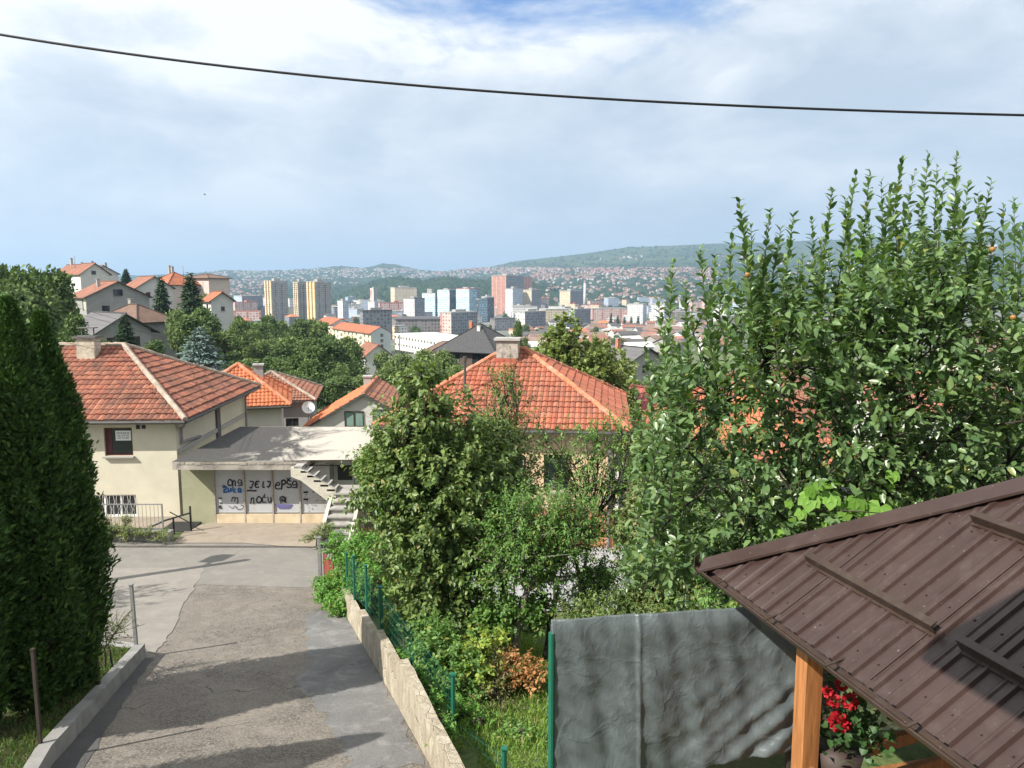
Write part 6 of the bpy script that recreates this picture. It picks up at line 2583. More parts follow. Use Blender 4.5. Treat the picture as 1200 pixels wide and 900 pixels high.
# ============================================================ PLANTS
L_APPLE = leaf_mat('apple_leaf', (0.026, 0.062, 0.020), (0.108, 0.168, 0.062), (0.22, 0.24, 0.06), .25, .36, .5, .975)
L_DARK = leaf_mat('dark_green_leaf', (0.036, 0.074, 0.020), (0.125, 0.172, 0.050), (0.22, 0.19, 0.06), .26, .45, .4, .965)
L_LIGHT = leaf_mat('fresh_green_leaf', (0.045, 0.105, 0.025), (0.115, 0.20, 0.05), (0.26, 0.27, 0.07), .3, .5, .35, .94)
L_OLIVE = leaf_mat('olive_green_leaf', (0.06, 0.095, 0.03), (0.15, 0.18, 0.065), (0.26, 0.21, 0.10), .25, .5, .35, .93)
L_YELLOW = leaf_mat('yellow_green_leaf', (0.11, 0.17, 0.03), (0.25, 0.31, 0.06), (0.34, 0.28, 0.08), .35, .5, .3, .9)
L_SUNNY = leaf_mat('sunny_green_leaf', (0.065, 0.10, 0.025), (0.14, 0.18, 0.05), (0.2, 0.2, 0.07), .25, .5, .3, .93)
L_VINE = leaf_mat('bright_vine_leaf', (0.085, 0.18, 0.025), (0.15, 0.27, 0.05), None, .45, .5, .3)
L_RUST = leaf_mat('rusty_leaf', (0.22, 0.10, 0.04), (0.36, 0.19, 0.08), (0.12, 0.15, 0.04), .3, .6, .2, .8)
L_BROWN = leaf_mat('brownish_leaf', (0.09, 0.085, 0.035), (0.19, 0.155, 0.075), (0.05, 0.08, 0.02), .25, .6, .25, .7)
L_IVY = leaf_mat('ivy_leaf', (0.04, 0.115, 0.018), (0.115, 0.235, 0.04), (0.19, 0.12, 0.06), .28, .45, .4, .93)
L_THUJA = leaf_mat('thuja_spray', (0.009, 0.026, 0.008), (0.048, 0.098, 0.020), (0.09, 0.15, 0.025), .1, .6, .25, .93)
L_FAR = leaf_mat('far_leaf', (0.032, 0.062, 0.02), (0.085, 0.125, 0.04), None, .15, .7, .2)
L_FAR2 = leaf_mat('far_light_leaf', (0.05, 0.085, 0.025), (0.12, 0.16, 0.055), None, .15, .7, .2)
L_SPRUCE = leaf_mat('spruce_needles', (0.014, 0.032, 0.016), (0.04, 0.068, 0.03), None, .05, .7, .2)
L_BLUE = leaf_mat('blue_spruce_needles', (0.06, 0.095, 0.085), (0.14, 0.19, 0.175), None, .05, .7, .2)
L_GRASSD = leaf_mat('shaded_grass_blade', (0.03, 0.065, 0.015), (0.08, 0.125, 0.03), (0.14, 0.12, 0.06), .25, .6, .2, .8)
L_IVYD = leaf_mat('shade_dark_geranium_leaf', (0.014, 0.04, 0.012), (0.035, 0.075, 0.022), None, .15, .5, .3)  # leaf colour darkened to carry the shade under the gazebo roof
L_GRASS = leaf_mat('grass_blade', (0.06, 0.12, 0.02), (0.16, 0.24, 0.05), (0.26, 0.24, 0.10), .3, .6, .2, .9)


# ---- thuja hedge
def thuja_mesh(seed, H, Rm, n=26000):
    g = np.random.default_rng(seed)
    t = g.random(n) ** 0.85
    prof = lambda q: Rm * np.interp(q, [0, .06, .15, .28, .41, .58, .71, .88, .96, 1], [.5, .66, .84, 1, 1, .88, .72, .36, .16, .02])
    az = g.random(n) * 2 * np.pi
    lump = 1 + 0.17 * np.sin(az * 4 + t * 15) + 0.17 * np.sin(az * 11 + t * 34 * np.sin(az * 2) + 1) + .05 * np.sin(az * 3 + t * 9)
    dep = 1.06 - 0.5 * g.random(n) ** 1.6 + .14 * (g.random(n) > .93)
    r = prof(t) * lump * dep
    Pn = np.stack([np.cos(az) * r, np.sin(az) * r, 0.12 + t * (H - .2)], 1)
    out = np.stack([np.cos(az), np.sin(az), np.zeros(n)], 1)
    lv = Leaves()
    for k in range(3):
        D = out * (0.55 + .3 * g.random((n, 1))) + np.array([0, 0, 1.0]) * (0.55 + .5 * g.random((n, 1))) + g.normal(size=(n, 3)) * .35
        tang = np.stack([-np.sin(az), np.cos(az), np.zeros(n)], 1)
        D = D + tang * (k - 1) * .45
        D = unit(D)
        Nn = unit(np.cross(D, np.cross(out + g.normal(size=(n, 3)) * .5, D)))
        L = (0.06 + .075 * g.random(n)) * (1.15 - .4 * t)
        lv.add(Pn + g.normal(size=(n, 3)) * .02, D, Nn, L, L * .40)
    return lv.mesh('crown', L_THUJA, simple=True, curl=.05)


def thujas():
    protos = [(thuja_mesh(41, 6.9, .56), 6.9), (thuja_mesh(42, 6.6, .57), 6.6)]
    tr = MB()
    tr.tube([(0, 0, -.2), (.03, 0, 2), (0, 0, 5.6)], [.11, .08, .02], 8)
    trm = tr.mesh('trunk', BARK, True)
    core = MB()  # added dark core that stops light passing through the sprays
    core.tube([(0, 0, .25), (0, 0, 1.4), (0, 0, 3.2), (0, 0, 5.0), (0, 0, 6.1)], [.2, .42, .38, .2, .03], 10)
    corem = core.mesh('light_blocking_core', mat('dark_core_filler', (0.035, 0.03, 0.018), 1, .4, 8, spec=0, bmp=.8))
    spots = [(8, 346, 11.6, 0, 'nearer bright-tipped thuja column at the left edge'), (46, 363, 12.4, 1, 'dark thuja column whose right side borders the lane'),
             (-85, 350, 10.6, 0, 'thuja column of the hedge just outside the left edge')]
    locs = []
    for px, py, Y, k, lab in spots:
        top = P(px, py, Y)
        locs.append((top.x, Y, top.z, k, lab))
    for x, y, H_, k, lab in ((-7.9, 7.4, 5.6, 0, 'thuja column close to the viewer at the hedge end'), (-7.8, 5.6, 5.8, 1, 'last thuja column of the hedge beside the viewer')):
        locs.append((x, y, ground(x, y) + H_, k, lab))
    for x, y, zt, k, lab in locs:
        gz_ = ground(x, y) + .2
        s = (zt - gz_) / protos[k][1]
        root = empty('thuja', (x, y, gz_), lab, 'thuja', 'thuja hedge along the lane', random.random() * 6)
        root.scale = (1, 1, s)
        link('trunk', trm, root)
        link('light_blocking_core', corem, root)
        link('crown', protos[k][0], root)


thujas()


# ---- big apple tree with upright shoots behind the gazebo
def apple_tree():
    Yc = 8.9
    foot = Vector((P(985, 600, Yc).x, Yc, -5.4))
    root = empty('apple_tree', foot, 'large apple tree with many upright leafy shoots rising behind the gazebo roof', 'tree')
    mb = MB()
    lv = Leaves()
    rr = random.Random(77)
    rel = lambda v: Vector(v) - foot
    fork = rel(P(985, 660, Yc))
    limb(mb, (0, 0, -.2), fork, .13, .11, .05, 5, 9)
    limb(mb, fork + Vector((.25, .1, -.9)), rel(P(1020, 600, Yc)), .09, .07, .1, 5, 8)
    nodes = []
    for px, py, dy in ((800, 520, -.2), (850, 470, .5), (900, 420, -.5), (930, 500, .8), (985, 400, .1), (1030, 360, .7), (1060, 430, -.6), (1110, 370, .1), (1150, 420, .6), (1190, 470, -.4),
                       (1010, 520, -.9), (1100, 520, -.8), (870, 560, -.7), (1230, 420, .2), (780, 560, .4), (940, 560, -1.0), (1180, 540, -.8)):
        e = rel(P(px, py, Yc + dy))
        pts = limb(mb, fork + Vector((rr.uniform(-.1, .1), rr.uniform(-.1, .1), rr.uniform(-.3, .1))), e, .045, .012, .14, 6, 6)
        nodes += pts[2:]
    # tips of the tall shoots against the sky
    tips = [(742, 442), (756, 398), (771, 352), (789, 306), (803, 330), (820, 293), (838, 300), (858, 270), (866, 232), (880, 262), (903, 246), (915, 268), (930, 252), (951, 258), (962, 280), (975, 222),
            (990, 232), (1003, 205), (1019, 200), (1033, 212), (1045, 218), (1058, 183), (1072, 200), (1088, 181), (1098, 196), (1107, 206), (1121, 183), (1135, 214), (1146, 226), (1162, 212),
            (1176, 238), (1188, 232), (1200, 262), (1216, 250), (1240, 280), (1262, 300), (812, 352), (845, 345), (780, 420), (764, 450), (890, 300), (1010, 255), (1065, 245), (1115, 250), (940, 300), (1165, 270)]
    A, T, tl = [], [], []
    sil = lambda px: float(np.interp(px, [735, 760, 790, 820, 866, 903, 951, 975, 1019, 1058, 1088, 1121, 1162, 1200, 1280], [450, 385, 320, 300, 250, 255, 265, 240, 212, 195, 192, 196, 225, 262, 300]))
    for px, py in tips:
        Y = Yc + rr.uniform(-.9, .9)
        t = rel(P(px, py, Y))
        L = rr.uniform(1.3, 2.1)
        lean = Vector((rr.uniform(-.12, .12) + (px - 985) / 900 * .22, rr.uniform(-.12, .12), 1)).normalized()
        a = t - lean * L
        A.append(a); T.append(lean); tl.append(L)
    for _ in range(340):
        px = rr.uniform(745, 1270)
        py = sil(px) + 42 + 380 * rr.random() ** 1.15
        if py > 640 or (px < 770 and py > 600):
            continue
        if px < 870 and py < sil(px) + 150 and rr.random() < .5:
            continue
        Y = Yc + rr.uniform(-1.35, 1.3)
        t = rel(P(px, py, Y))
        L = rr.uniform(.5, 1.35)
        sp = .25 + .55 * min(1, (py - sil(px)) / 250)
        lean = Vector((rr.gauss(0, sp) + (px - 985) / 600 * .25, rr.gauss(0, sp), 1)).normalized()
        A.append(t - lean * L); T.append(lean); tl.append(L)
    A_, T_, tl_ = np.array(A), np.array(T), np.array(tl)
    lv.on_twigs(A_[:46], T_[:46], tl_[:46], 66, .132, .5, 44, -.08, .3, .0, .6)
    lv.on_twigs(A_[46:], T_[46:], tl_[46:], 50, .112, .55, 56, .1, .4, .0, .9)
    # short drooping side twigs lower down
    k = 1150
    px = 745 + rng.random(k) * 520
    py = np.array([sil(float(q)) for q in px]) + 95 + rng.random(k) ** .8 * 330
    py = np.minimum(py, 665)
    A2 = np.array([rel(P(float(a), float(b), Yc + float(c))) for a, b, c in zip(px, py, rng.uniform(-1.5, 1.2, k))])
    T2 = unit(rng.normal(size=(k, 3)) + np.array([0, -.2, .1]))
    lv.on_twigs(A2, T2, .25 + .3 * rng.random(k), 13, .105, .56, 55, .25, .45, .0, 1)
    for a, t, L in zip(A, T, tl):
        mb.tube([a, a + t * L * .5 + Vector((rr.uniform(-.02, .02), rr.uniform(-.02, .02), 0)), a + t * L], [.008, .005, .002], 5)
        near = min(nodes, key=lambda q: (q - a).length)
        if (near - a).length < 1.3:
            limb(mb, near, a, .011, .008, .1, 3, 5)
    mb.build('trunk', BARK, root, True)
    link('crown', lv.mesh('crown', L_APPLE, curl=.16), root)
    # a few ripe apples
    for px, py in ((876, 322), (1163, 292), (1187, 372)):
        q = MB()
        c = rel(P(px, py, Yc - 1.1))
        pr = [(0, -.024), (.016, -.025), (.027, -.01), (.029, .006), (.02, .022), (.006, .019), (0, .016)]
        for i in range(len(pr) - 1):
            for s in range(10):
                a0, a1 = s * .6283, (s + 1) * .6283
                f = lambda p, a: c + Vector((p[0] * math.cos(a), p[0] * math.sin(a), p[1]))
                q.face([f(pr[i], a0), f(pr[i], a1), f(pr[i + 1], a1), f(pr[i + 1], a0)])
        tag(q.build('apple', mat('ripe_apple', (0.30, 0.15, 0.035), .4, .2, 8, (0.25, 0.04, 0.02), .7, bmp=0), root, True))


apple_tree()


# ---- garden trees and shrubs in front of the orange roof
def lob(*L):
    """lobes measured on the photo: (px, py, depth, radius px, [height factor])"""
    out = []
    for q in L:
        px, py, Y, r = q[:4]
        c = P(px, py, Y)
        m = r / F * Y
        out.append((c, (m, m * .9, m * (q[4] if len(q) > 4 else 1.0))))
    return out


def gz3(px, Y):
    x = (px - 600) / F * Y
    return (x, Y, ground(x, Y))


lobed_tree('fruit_tree', 'broad dark green fruit tree beside the lane in front of the gabled house', 'tree', gz3(520, 15.6),
           lob((497, 478, 15.4, 26, 1.4), (478, 520, 15.3, 40), (530, 520, 15.8, 42), (462, 570, 15.2, 44), (512, 570, 15.0, 52), (560, 560, 16.0, 46), (492, 622, 14.9, 44), (540, 620, 15.2, 52),
               (580, 600, 16, 40), (500, 668, 14.8, 44), (555, 668, 15.2, 40), (447, 555, 15.6, 22), (492, 450, 15.4, 12, 1.6)), L_DARK, 1900, 15, .135, .48, .55, shell=.45, droop=.45, spread=62, trunk_r=.13, jit=.4)
lobed_tree('pear_tree', 'slender tree with sparse brownish leaves rising against the orange roof', 'tree', gz3(594, 17.0),
           lob((592, 470, 17, 12, 2.6), (588, 520, 17, 24, 1.5), (605, 555, 17, 30, 1.2), (580, 560, 17, 26), (560, 515, 17.2, 16), (590, 600, 17, 36)), L_DARK, 520, 13, .10, .5, .5, shell=.6, up=1.2, trunk_r=.09, droop=.1, wild=.4)
lobed_tree('pear_tree', 'thin brown-leaved tree top standing behind the slender pear tree', 'tree', gz3(600, 18.2),
           lob((600, 455, 18.2, 16, 2.2), (592, 500, 18.2, 26, 1.3), (575, 500, 18.2, 14)), L_BROWN, 120, 10, .085, .45, .5, shell=.7, up=1.2, trunk_r=.06, droop=.1, wild=.5)
lobed_tree('plum_tree', 'rounded small-leaved tree with crossing dark stems above the white yard', 'tree', gz3(600, 14.2),
           lob((602, 622, 14.6, 34), (640, 615, 14.8, 38), (660, 640, 15, 26), (622, 655, 14.6, 30), (588, 660, 14.4, 26), (668, 632, 15, 26), (650, 672, 14.8, 22), (676, 605, 15.2, 20)), L_LIGHT, 1250, 13, .082, .55, .4,
           shell=.45, trunk_r=.085, bark=BARK_PALE, droop=.25)
for a in ((640, 760, 655, 690, 14.6), (690, 720, 672, 650, 15.0)):
    mbq = MB()
    limb(mbq, P(a[0], a[1], a[4]), P(a[2], a[3], a[4]), .055, .03, .08, 5, 6)
    mbq.tube([gz3(a[0], a[4]), P(a[0], a[1], a[4])], [.06, .055], 7)
    tag(mbq.build('tree_stem', BARK, None, True), 'bare dark stem leaning under the rounded plum tree' if a[0] == 640 else 'bare dark stem by the white paved yard', 'tree')
lobed_tree('young_tree', 'thin young tree with sparse leaves in front of the peach and terracotta wall', 'tree', gz3(688, 17.2),
           lob((690, 560, 17.2, 18, 1.4), (705, 590, 17.2, 24), (672, 545, 17.2, 20), (735, 575, 17.2, 26), (712, 625, 17.2, 24), (655, 560, 17.2, 20), (640, 520, 17.3, 16), (700, 520, 17.2, 22), (745, 540, 17.2, 24), (730, 510, 17.3, 18)),
           L_LIGHT, 360, 13, .10, .55, .45, shell=.6, up=.6, trunk_r=.05, fork=.3, wild=.3)
lobed_tree('willow_bush', 'pale green feathery bush left of the gazebo corner', 'bush', gz3(785, 14.8),
           lob((770, 610, 14.8, 38), (800, 640, 14.6, 42), (755, 655, 14.8, 34), (785, 675, 14.4, 38), (825, 615, 14.6, 30), (765, 585, 15.2, 24), (830, 660, 14.2, 30), (742, 620, 15, 20)), L_OLIVE, 1500, 16, .095, .24, .5,
           shell=.5, up=.6, droop=.5, trunk_r=.06, stems=3, fork=.25)
lobed_tree('young_tree', 'leafy tree between the thin young tree and the apple tree', 'tree', gz3(800, 18.5),
           lob((790, 560, 18.4, 40), (830, 555, 18, 44), (760, 545, 18.6, 26), (815, 600, 18, 36), (850, 600, 17.6, 36), (790, 515, 18.6, 22)), L_DARK, 1000, 14, .11, .5, .5, shell=.5, trunk_r=.09)
lobed_tree('shrub', 'dark shrubbery under the apple tree behind the tarpaulin', 'bush', gz3(850, 13),
           lob((850, 640, 12.6, 44), (895, 620, 12.2, 46), (940, 630, 11.8, 44), (990, 610, 11.6, 50), (860, 690, 12, 40), (1050, 590, 11.4, 56), (1120, 560, 11.2, 60), (1190, 540, 11.2, 60)), L_LIGHT, 1500, 14, .10, .52, .45, shell=.5, trunk_r=.06, stems=3, fork=.2)

# undergrowth by the lane wall
SHR = [
    ('leafy_shrub', 'large-leaved shrub against the far end of the garden fence', L_DARK, lob((490, 720, 14.6, 30), (530, 715, 14.8, 34), (515, 745, 14.2, 30)), 420, 10, .13, .7, .3),
    ('leafy_shrub', 'fresh green shrub leaning over the tall stone wall', L_LIGHT, lob((515, 772, 13.0, 24), (540, 790, 12.7, 26), (528, 818, 12.3, 20), (505, 748, 13.6, 18)), 430, 11, .10, .6, .3),
    ('leafy_shrub', 'yellowish green shrub between the fence and the rusty-leaved bush', L_YELLOW, lob((548, 770, 13.0, 16), (560, 800, 12.6, 18), (575, 752, 13.4, 12)), 120, 9, .10, .62, .3),
    ('leafy_shrub', 'low ivy-green hedge along the lower fence mesh', L_IVY, lob((540, 848, 11.7, 22), (552, 885, 11.2, 24), (572, 862, 11.6, 20), (585, 895, 11.0, 20)), 620, 11, .075, .42, .3),
    ('leafy_shrub', 'dry brownish stalks among the shrubs near the lawn', L_BROWN, lob((572, 820, 12.4, 22), (592, 845, 12.0, 18), (580, 790, 12.8, 16)), 230, 9, .06, .35, .35),
    ('leafy_shrub', 'leafy bush at the bottom edge left of the green tarpaulin post', L_LIGHT, lob((604, 872, 11.2, 13), (620, 892, 10.8, 18)), 170, 10, .09, .5, .3),
    ('leafy_shrub', 'rusty-leaved bush beside the small lawn', L_RUST, lob((602, 785, 13.0, 18, .8), (622, 792, 12.8, 14, .8)), 150, 9, .085, .5, .25),
    ('leafy_shrub', 'green shrub with broad leaves around the pale tree trunk', L_LIGHT, lob((585, 722, 14.4, 20, .8), (628, 720, 14.6, 22, .7), (568, 735, 14.2, 18)), 260, 10, .12, .62, .3),
    ('leafy_shrub', 'shaded low plants along the far edge of the tarpaulin', L_DARK, lob((680, 715, 14.4, 24, .7), (720, 712, 14.6, 26, .7), (760, 705, 14.6, 28, .7), (805, 700, 14.4, 30, .7), (700, 735, 13.4, 22, .6), (780, 730, 13.2, 24, .6)), 800, 10, .085, .45, .3),
    ('leafy_shrub', 'small bright green bush between the yard fence stakes', L_LIGHT, lob((697, 685, 15.2, 18), (708, 675, 15.2, 12)), 170, 10, .085, .55, .25),
    ('creeper', 'bright green creeper covering the road corner fence', L_IVY, lob((392, 640, 20.6, 9, 1.5), (410, 655, 20.4, 15), (430, 650, 20.0, 24), (455, 665, 19.4, 26), (440, 690, 18.6, 22), (398, 690, 19.2, 18), (420, 705, 18.4, 18), (468, 650, 20.2, 20)), 1500, 10, .09, .6, .28),
    ('creeper', 'low green creeper spilling on the road below the red gate', L_IVY, lob((388, 700, 18.9, 16, .5), (400, 712, 18.2, 16, .5), (378, 684, 19.6, 10, .5)), 420, 9, .075, .6, .2),
    ('creeper', 'dense creeper hiding the wall right of the stairs', L_IVY, lob((446, 560, 27.2, 22, 1.2), (462, 585, 26.6, 20), (450, 545, 27.4, 22), (470, 570, 27, 20)), 900, 10, .14, .6, .35),
    ('weeds', 'weeds growing at the garage forecourt edge beside the stairs', L_OLIVE, lob((372, 627, 25.2, 9, .5), (360, 632, 25.0, 7, .4), (382, 620, 25.6, 9, .6)), 160, 8, .08, .3, .2),
    ('weeds', 'weeds and yellow blooms along the low wall of the cream house', L_OLIVE, lob((112, 624, 25.9, 9, .6), (130, 622, 25.9, 10, .6), (150, 624, 25.8, 9, .5), (170, 625, 25.8, 8, .5), (190, 628, 25.7, 8, .5), (118, 612, 26.2, 6, 1), (148, 613, 26.2, 5, 1)), 420, 8, .09, .3, .22),
    ('creeper', 'creeper trailing over the top of the tall stone wall', L_IVY, lob((476, 772, 13.2, 8, .7), (490, 796, 12.2, 9, .7), (506, 826, 11.2, 9, .7), (520, 858, 10.4, 10, .7), (462, 742, 14.4, 8, .7)), 330, 8, .07, .55, .2),
    ('thin_bush', 'sparse little bush with pale twigs beside the grey fence post', L_OLIVE, lob((122, 745, 13.6, 16), (138, 735, 13.8, 12), (108, 760, 13.2, 16)), 110, 7, .05, .4, .35),
]
for nm, lab, lm, lobes, tw, per, lf, ra, tl_ in SHR:
    c0 = sum((c for c, r in lobes), Vector()) / len(lobes)
    lobed_tree(nm, lab, 'shrub' if nm != 'creeper' else 'creeper', (c0.x, c0.y, ground(c0.x, c0.y)), lobes, lm, tw, per, lf, tl_, ra, None, .025, None, .5, .6, 58, .2, False, 0.15, .12, .1, .45, 2)


# ---- grape vine on the gazebo's far eave
def vine():
    base = P(985, 610, 7.4)
    root = empty('grape_vine', (base.x, base.y, -5.0), 'sunlit grape vine with large bright leaves above the gazebo roof edge', 'vine')
    o = root.location
    lv = Leaves()
    mb = MB()
    pts = [Vector((base.x - .3, base.y + .3, -5.0)) - o, P(950, 640, 7.5) - o, P(945, 600, 7.4) - o, P(985, 598, 7.3) - o, P(1040, 602, 7.2) - o]
    mb.tube(pts, [.02, .016, .012, .008, .004], 6)
    spots = [(948, 590, 14), (973, 588, 13), (1006, 594, 14), (978, 611, 13), (992, 601, 13), (1028, 604, 17), (938, 604, 8), (951, 578, 9), (925, 592, 6), (1010, 606, 8), (1046, 560, 9), (1007, 298, 6), (962, 570, 8)]
    for px, py, r in spots:
        Y = 7.3 if py > 400 else 7.5
        c = P(px, py, Y) - o
        L = r * 1.55 / F * Y
        n = 7
        # lobed leaf as a fan of petals round the stalk point
        d0 = Vector((random.uniform(-.5, .5), -.45, -.75 + random.uniform(-.2, .2))).normalized()
        nn = Vector((random.uniform(-.4, .1), -.55, .75)).normalized()
        nn = (nn - d0 * nn.dot(d0)).normalized()
        sdv = d0.cross(nn)
        st = c - d0 * L * .45
        for a, s in ((0, 1), (.75, .85), (-.75, .85), (1.6, .6), (-1.6, .6)):
            D = d0 * math.cos(a) + sdv * math.sin(a)
            lv.add(np.array([st]), np.array([D]), np.array([nn]), np.array([L * s]), np.array([L * s * .85]))
    for k in range(24):          # ordinary vine leaves behind
        px, py = random.uniform(905, 1050), random.uniform(560, 640)
        c = np.array([P(px, py, 7.7) - o])
        lv.add(c, rdir(1), np.array([[0, -.4, .9]]), np.array([.13]), np.array([.12]))
    mb.build('stem', BARK, root, True)
    link('leaves', lv.mesh('leaves', L_VINE, fold=.08, curl=.1), root)


vine()


# ---- potted geraniums under the gazebo roof
def geranium():
    p = P(985, 845, 6.0)
    root = empty('geranium', (p.x, p.y, p.z - .35), 'red geranium in a dark pot hanging in the shade of the gazebo', 'potted plant')
    q = MB()
    q.tube([(0, 0, -.2), (0, 0, .1)], [.14, .2], 12)
    q.build('pot', mat('dark_pot', (0.05, 0.035, 0.03), .6, .1, 3), root, True)
    lv = Leaves()
    k = 260
    A = rng.normal(size=(k, 3)) * np.array([.16, .14, .14]) + np.array([.1, 0, .3])
    lv.add(A, unit(rng.normal(size=(k, 3)) + np.array([0, -.5, .3])), unit(rng.normal(size=(k, 3)) * .5 + np.array([0, -.4, .8])), np.full(k, .075), np.full(k, .08))
    link('leaves', lv.mesh('leaves', L_IVYD), root)
    red = leaf_mat('geranium_petal', (0.20, 0.006, 0.012), (0.30, 0.015, 0.02), None, .2, .6, .2)
    for px, py, r in ((970, 811, 6), (976, 820, 8), (996, 822, 9), (986, 802, 7), (983, 846, 11), (988, 849, 8), (1003, 812, 4)):
        c = P(px, py, 5.85) - root.location
        fl = Leaves()
        d = rdir(46)
        m = r / F * 5.85
        fl.add(np.array(c) + d * m * .55, d, unit(np.cross(d, rdir(46))), np.full(46, m * .75), np.full(46, m * .7))
        link('flower_head', fl.mesh('flower_head', red), root)


geranium()


# ---- grass tufts: lawn by the tarpaulin, hedge bed, wall feet
def grass(name, lab, area, n, h, m, zoff=0.0, seed=3):
    g = random.Random(seed)
    Pn = []
    for _ in range(n):
        a, b = g.random(), g.random()
        q = area(a, b, g)
        Pn.append((q[0], q[1], ground(q[0], q[1]) + zoff))
    Pn = np.array(Pn)
    k = len(Pn)
    lv = Leaves()
    D = unit(rng.normal(size=(k, 3)) * np.array([.4, .4, .15]) + np.array([0, 0, 1]))
    Nn = unit(np.cross(D, rdir(k)))
    L = h * (.5 + rng.random(k))
    lv.add(Pn, D, Nn, L, L * .13 + .004)
    o = link(name, lv.mesh(name, m, curl=.3, simple=True))
    tag(o, lab, 'grass', None, 'stuff')


def px_area(x0, x1, y0, y1):
    return lambda a, b, g: (lambda q: (q.x, q.y))(G(x0 + (x1 - x0) * a, y0 + (y1 - y0) * b, 8, 40))


grass('grass', 'sunny short lawn grass beside the grey tarpaulin', px_area(560, 700, 740, 905), 14000, .06, L_GRASS)
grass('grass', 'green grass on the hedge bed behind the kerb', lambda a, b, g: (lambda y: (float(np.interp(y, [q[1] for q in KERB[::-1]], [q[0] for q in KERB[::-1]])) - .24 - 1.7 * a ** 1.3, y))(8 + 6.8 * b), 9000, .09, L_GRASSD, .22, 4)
grass('grass', 'tall grass tufts in the garden behind the stone wall', lambda a, b, g: (lambda y: (-3.0 + (17 - y) * .27 + 3.2 * a, y))(10.5 + 8 * b), 9000, .13, L_GRASS, 0, 5)


# ---- trees of the middle distance
def crown_mesh(seed, leafm, n=5200, size=.42, lobes=9, tall=1.0):
    """unit crown: about 3 m radius, foot of the crown at z=0"""
    g = np.random.default_rng(seed)
    lv = Leaves()
    for i in range(lobes):
        a = g.random() * 6.28
        rr_ = 1.7 * g.random() ** .6
        zc_ = 1.2 + 4.0 * g.random() * tall
        c = np.array([math.cos(a) * rr_ * (1.25 - zc_ / 9), math.sin(a) * rr_ * (1.25 - zc_ / 9), zc_])
        R_ = 1.1 + .8 * g.random()
        k = n // lobes
        d = unit(g.normal(size=(k, 3)))
        r = R_ * g.random(k) ** .35 * (1 + .2 * np.sin(d[:, 0] * 9 + i) * np.sin(d[:, 2] * 8))
        A = c + d * r[:, None] * np.array([1, 1, .85])
        D = unit(d * .6 + g.normal(size=(k, 3)) * .7)
        Nn = unit(d + np.array([0, 0, .7]) + g.normal(size=(k, 3)) * .5)
        Nn = unit(Nn - D * (Nn * D).sum(-1, keepdims=True))
        L = size * (.6 + .8 * g.random(k))
        lv.add(A, D, Nn, L, L * .62)
    return lv.mesh('crown', leafm, simple=True)


def spruce_mesh(seed, leafm, H=12., R_=2.6, n=5200):
    g = np.random.default_rng(seed)
    lv = Leaves()
    t = 1 - np.sqrt(g.random(n))
    tier = np.floor(t * 17) / 17 + .018 * g.random(n)
    az = np.floor(g.random(n) * 11) / 11 * 6.283 + tier * 37 + g.normal(size=n) * .13
    q = g.random(n) ** .6
    r = R_ * (1 - tier) ** .9 * q * (.85 + .3 * np.sin(az * 3 + tier * 50))
    z = H * (.05 + .95 * tier) - r * .28 + .1 * g.normal(size=n)
    A = np.stack([np.cos(az) * r, np.sin(az) * r, z], 1)
    out = np.stack([np.cos(az), np.sin(az), np.full(n, -.25)], 1)
    D = unit(out + g.normal(size=(n, 3)) * .45)
    Nn = unit(np.array([0, 0, 1]) + g.normal(size=(n, 3)) * .45)
    Nn = unit(Nn - D * (Nn * D).sum(-1, keepdims=True))
    L = (.42 + .4 * g.random(n)) * H / 12
    lv.add(A, D, Nn, L, L * .42)
    return lv.mesh('crown', leafm, simple=True, curl=.2)


CR = [crown_mesh(1, L_FAR), crown_mesh(2, L_FAR2), crown_mesh(3, L_FAR, tall=1.3), crown_mesh(4, L_FAR2, 4600, .4, 7)]
SPM = [spruce_mesh(5, L_SPRUCE), spruce_mesh(6, L_SPRUCE, 12, 2.2), spruce_mesh(7, L_BLUE, 12, 5.4, 6500)]
tq = MB()
tq.tube([(0, 0, -2.5), (0, 0, 1.5), (.2, .1, 4)], [.22, .17, .06], 7)
limb(tq, (0, 0, .8), (1.2, .3, 2.6), .09, .03)
limb(tq, (0, 0, 1.0), (-1.0, .6, 3), .09, .03)
TR_B = tq.mesh('trunk', BARK, True)
tq = MB()
tq.tube([(0, 0, -1.5), (0, 0, 11)], [.2, .03], 7)
TR_S = tq.mesh('trunk', BARK, True)


def far_tree(px, pb, pt, Y, wpx, kind, label, group, name=None, z=None):
    """tree measured on the photo: foot and top in pixels, width in pixels"""
    x = (px - 600) / F * Y
    top = P(px, pt, Y)
    zb = P(px, pb, Y).z
    con = kind >= 10
    root = empty(name or ('spruce_tree' if con else 'broadleaf_tree'), (top.x, Y, zb), label, 'tree', group, random.random() * 6)
    h = top.z - zb
    if con:
        s = h / 12
        w = wpx / F * Y / ((5.2, 4.4, 10.8)[kind - 10])
        link('trunk', TR_S, root).scale = (s, s, s)
        link('crown', SPM[kind - 10], root).scale = (w, w, s)
    else:
        s = h / 6.6
        w = wpx / F * Y / 5.6
        link('trunk', TR_B, root).scale = (s, s, s)
        link('crown', CR[kind], root).scale = (w, w, s)
    return root


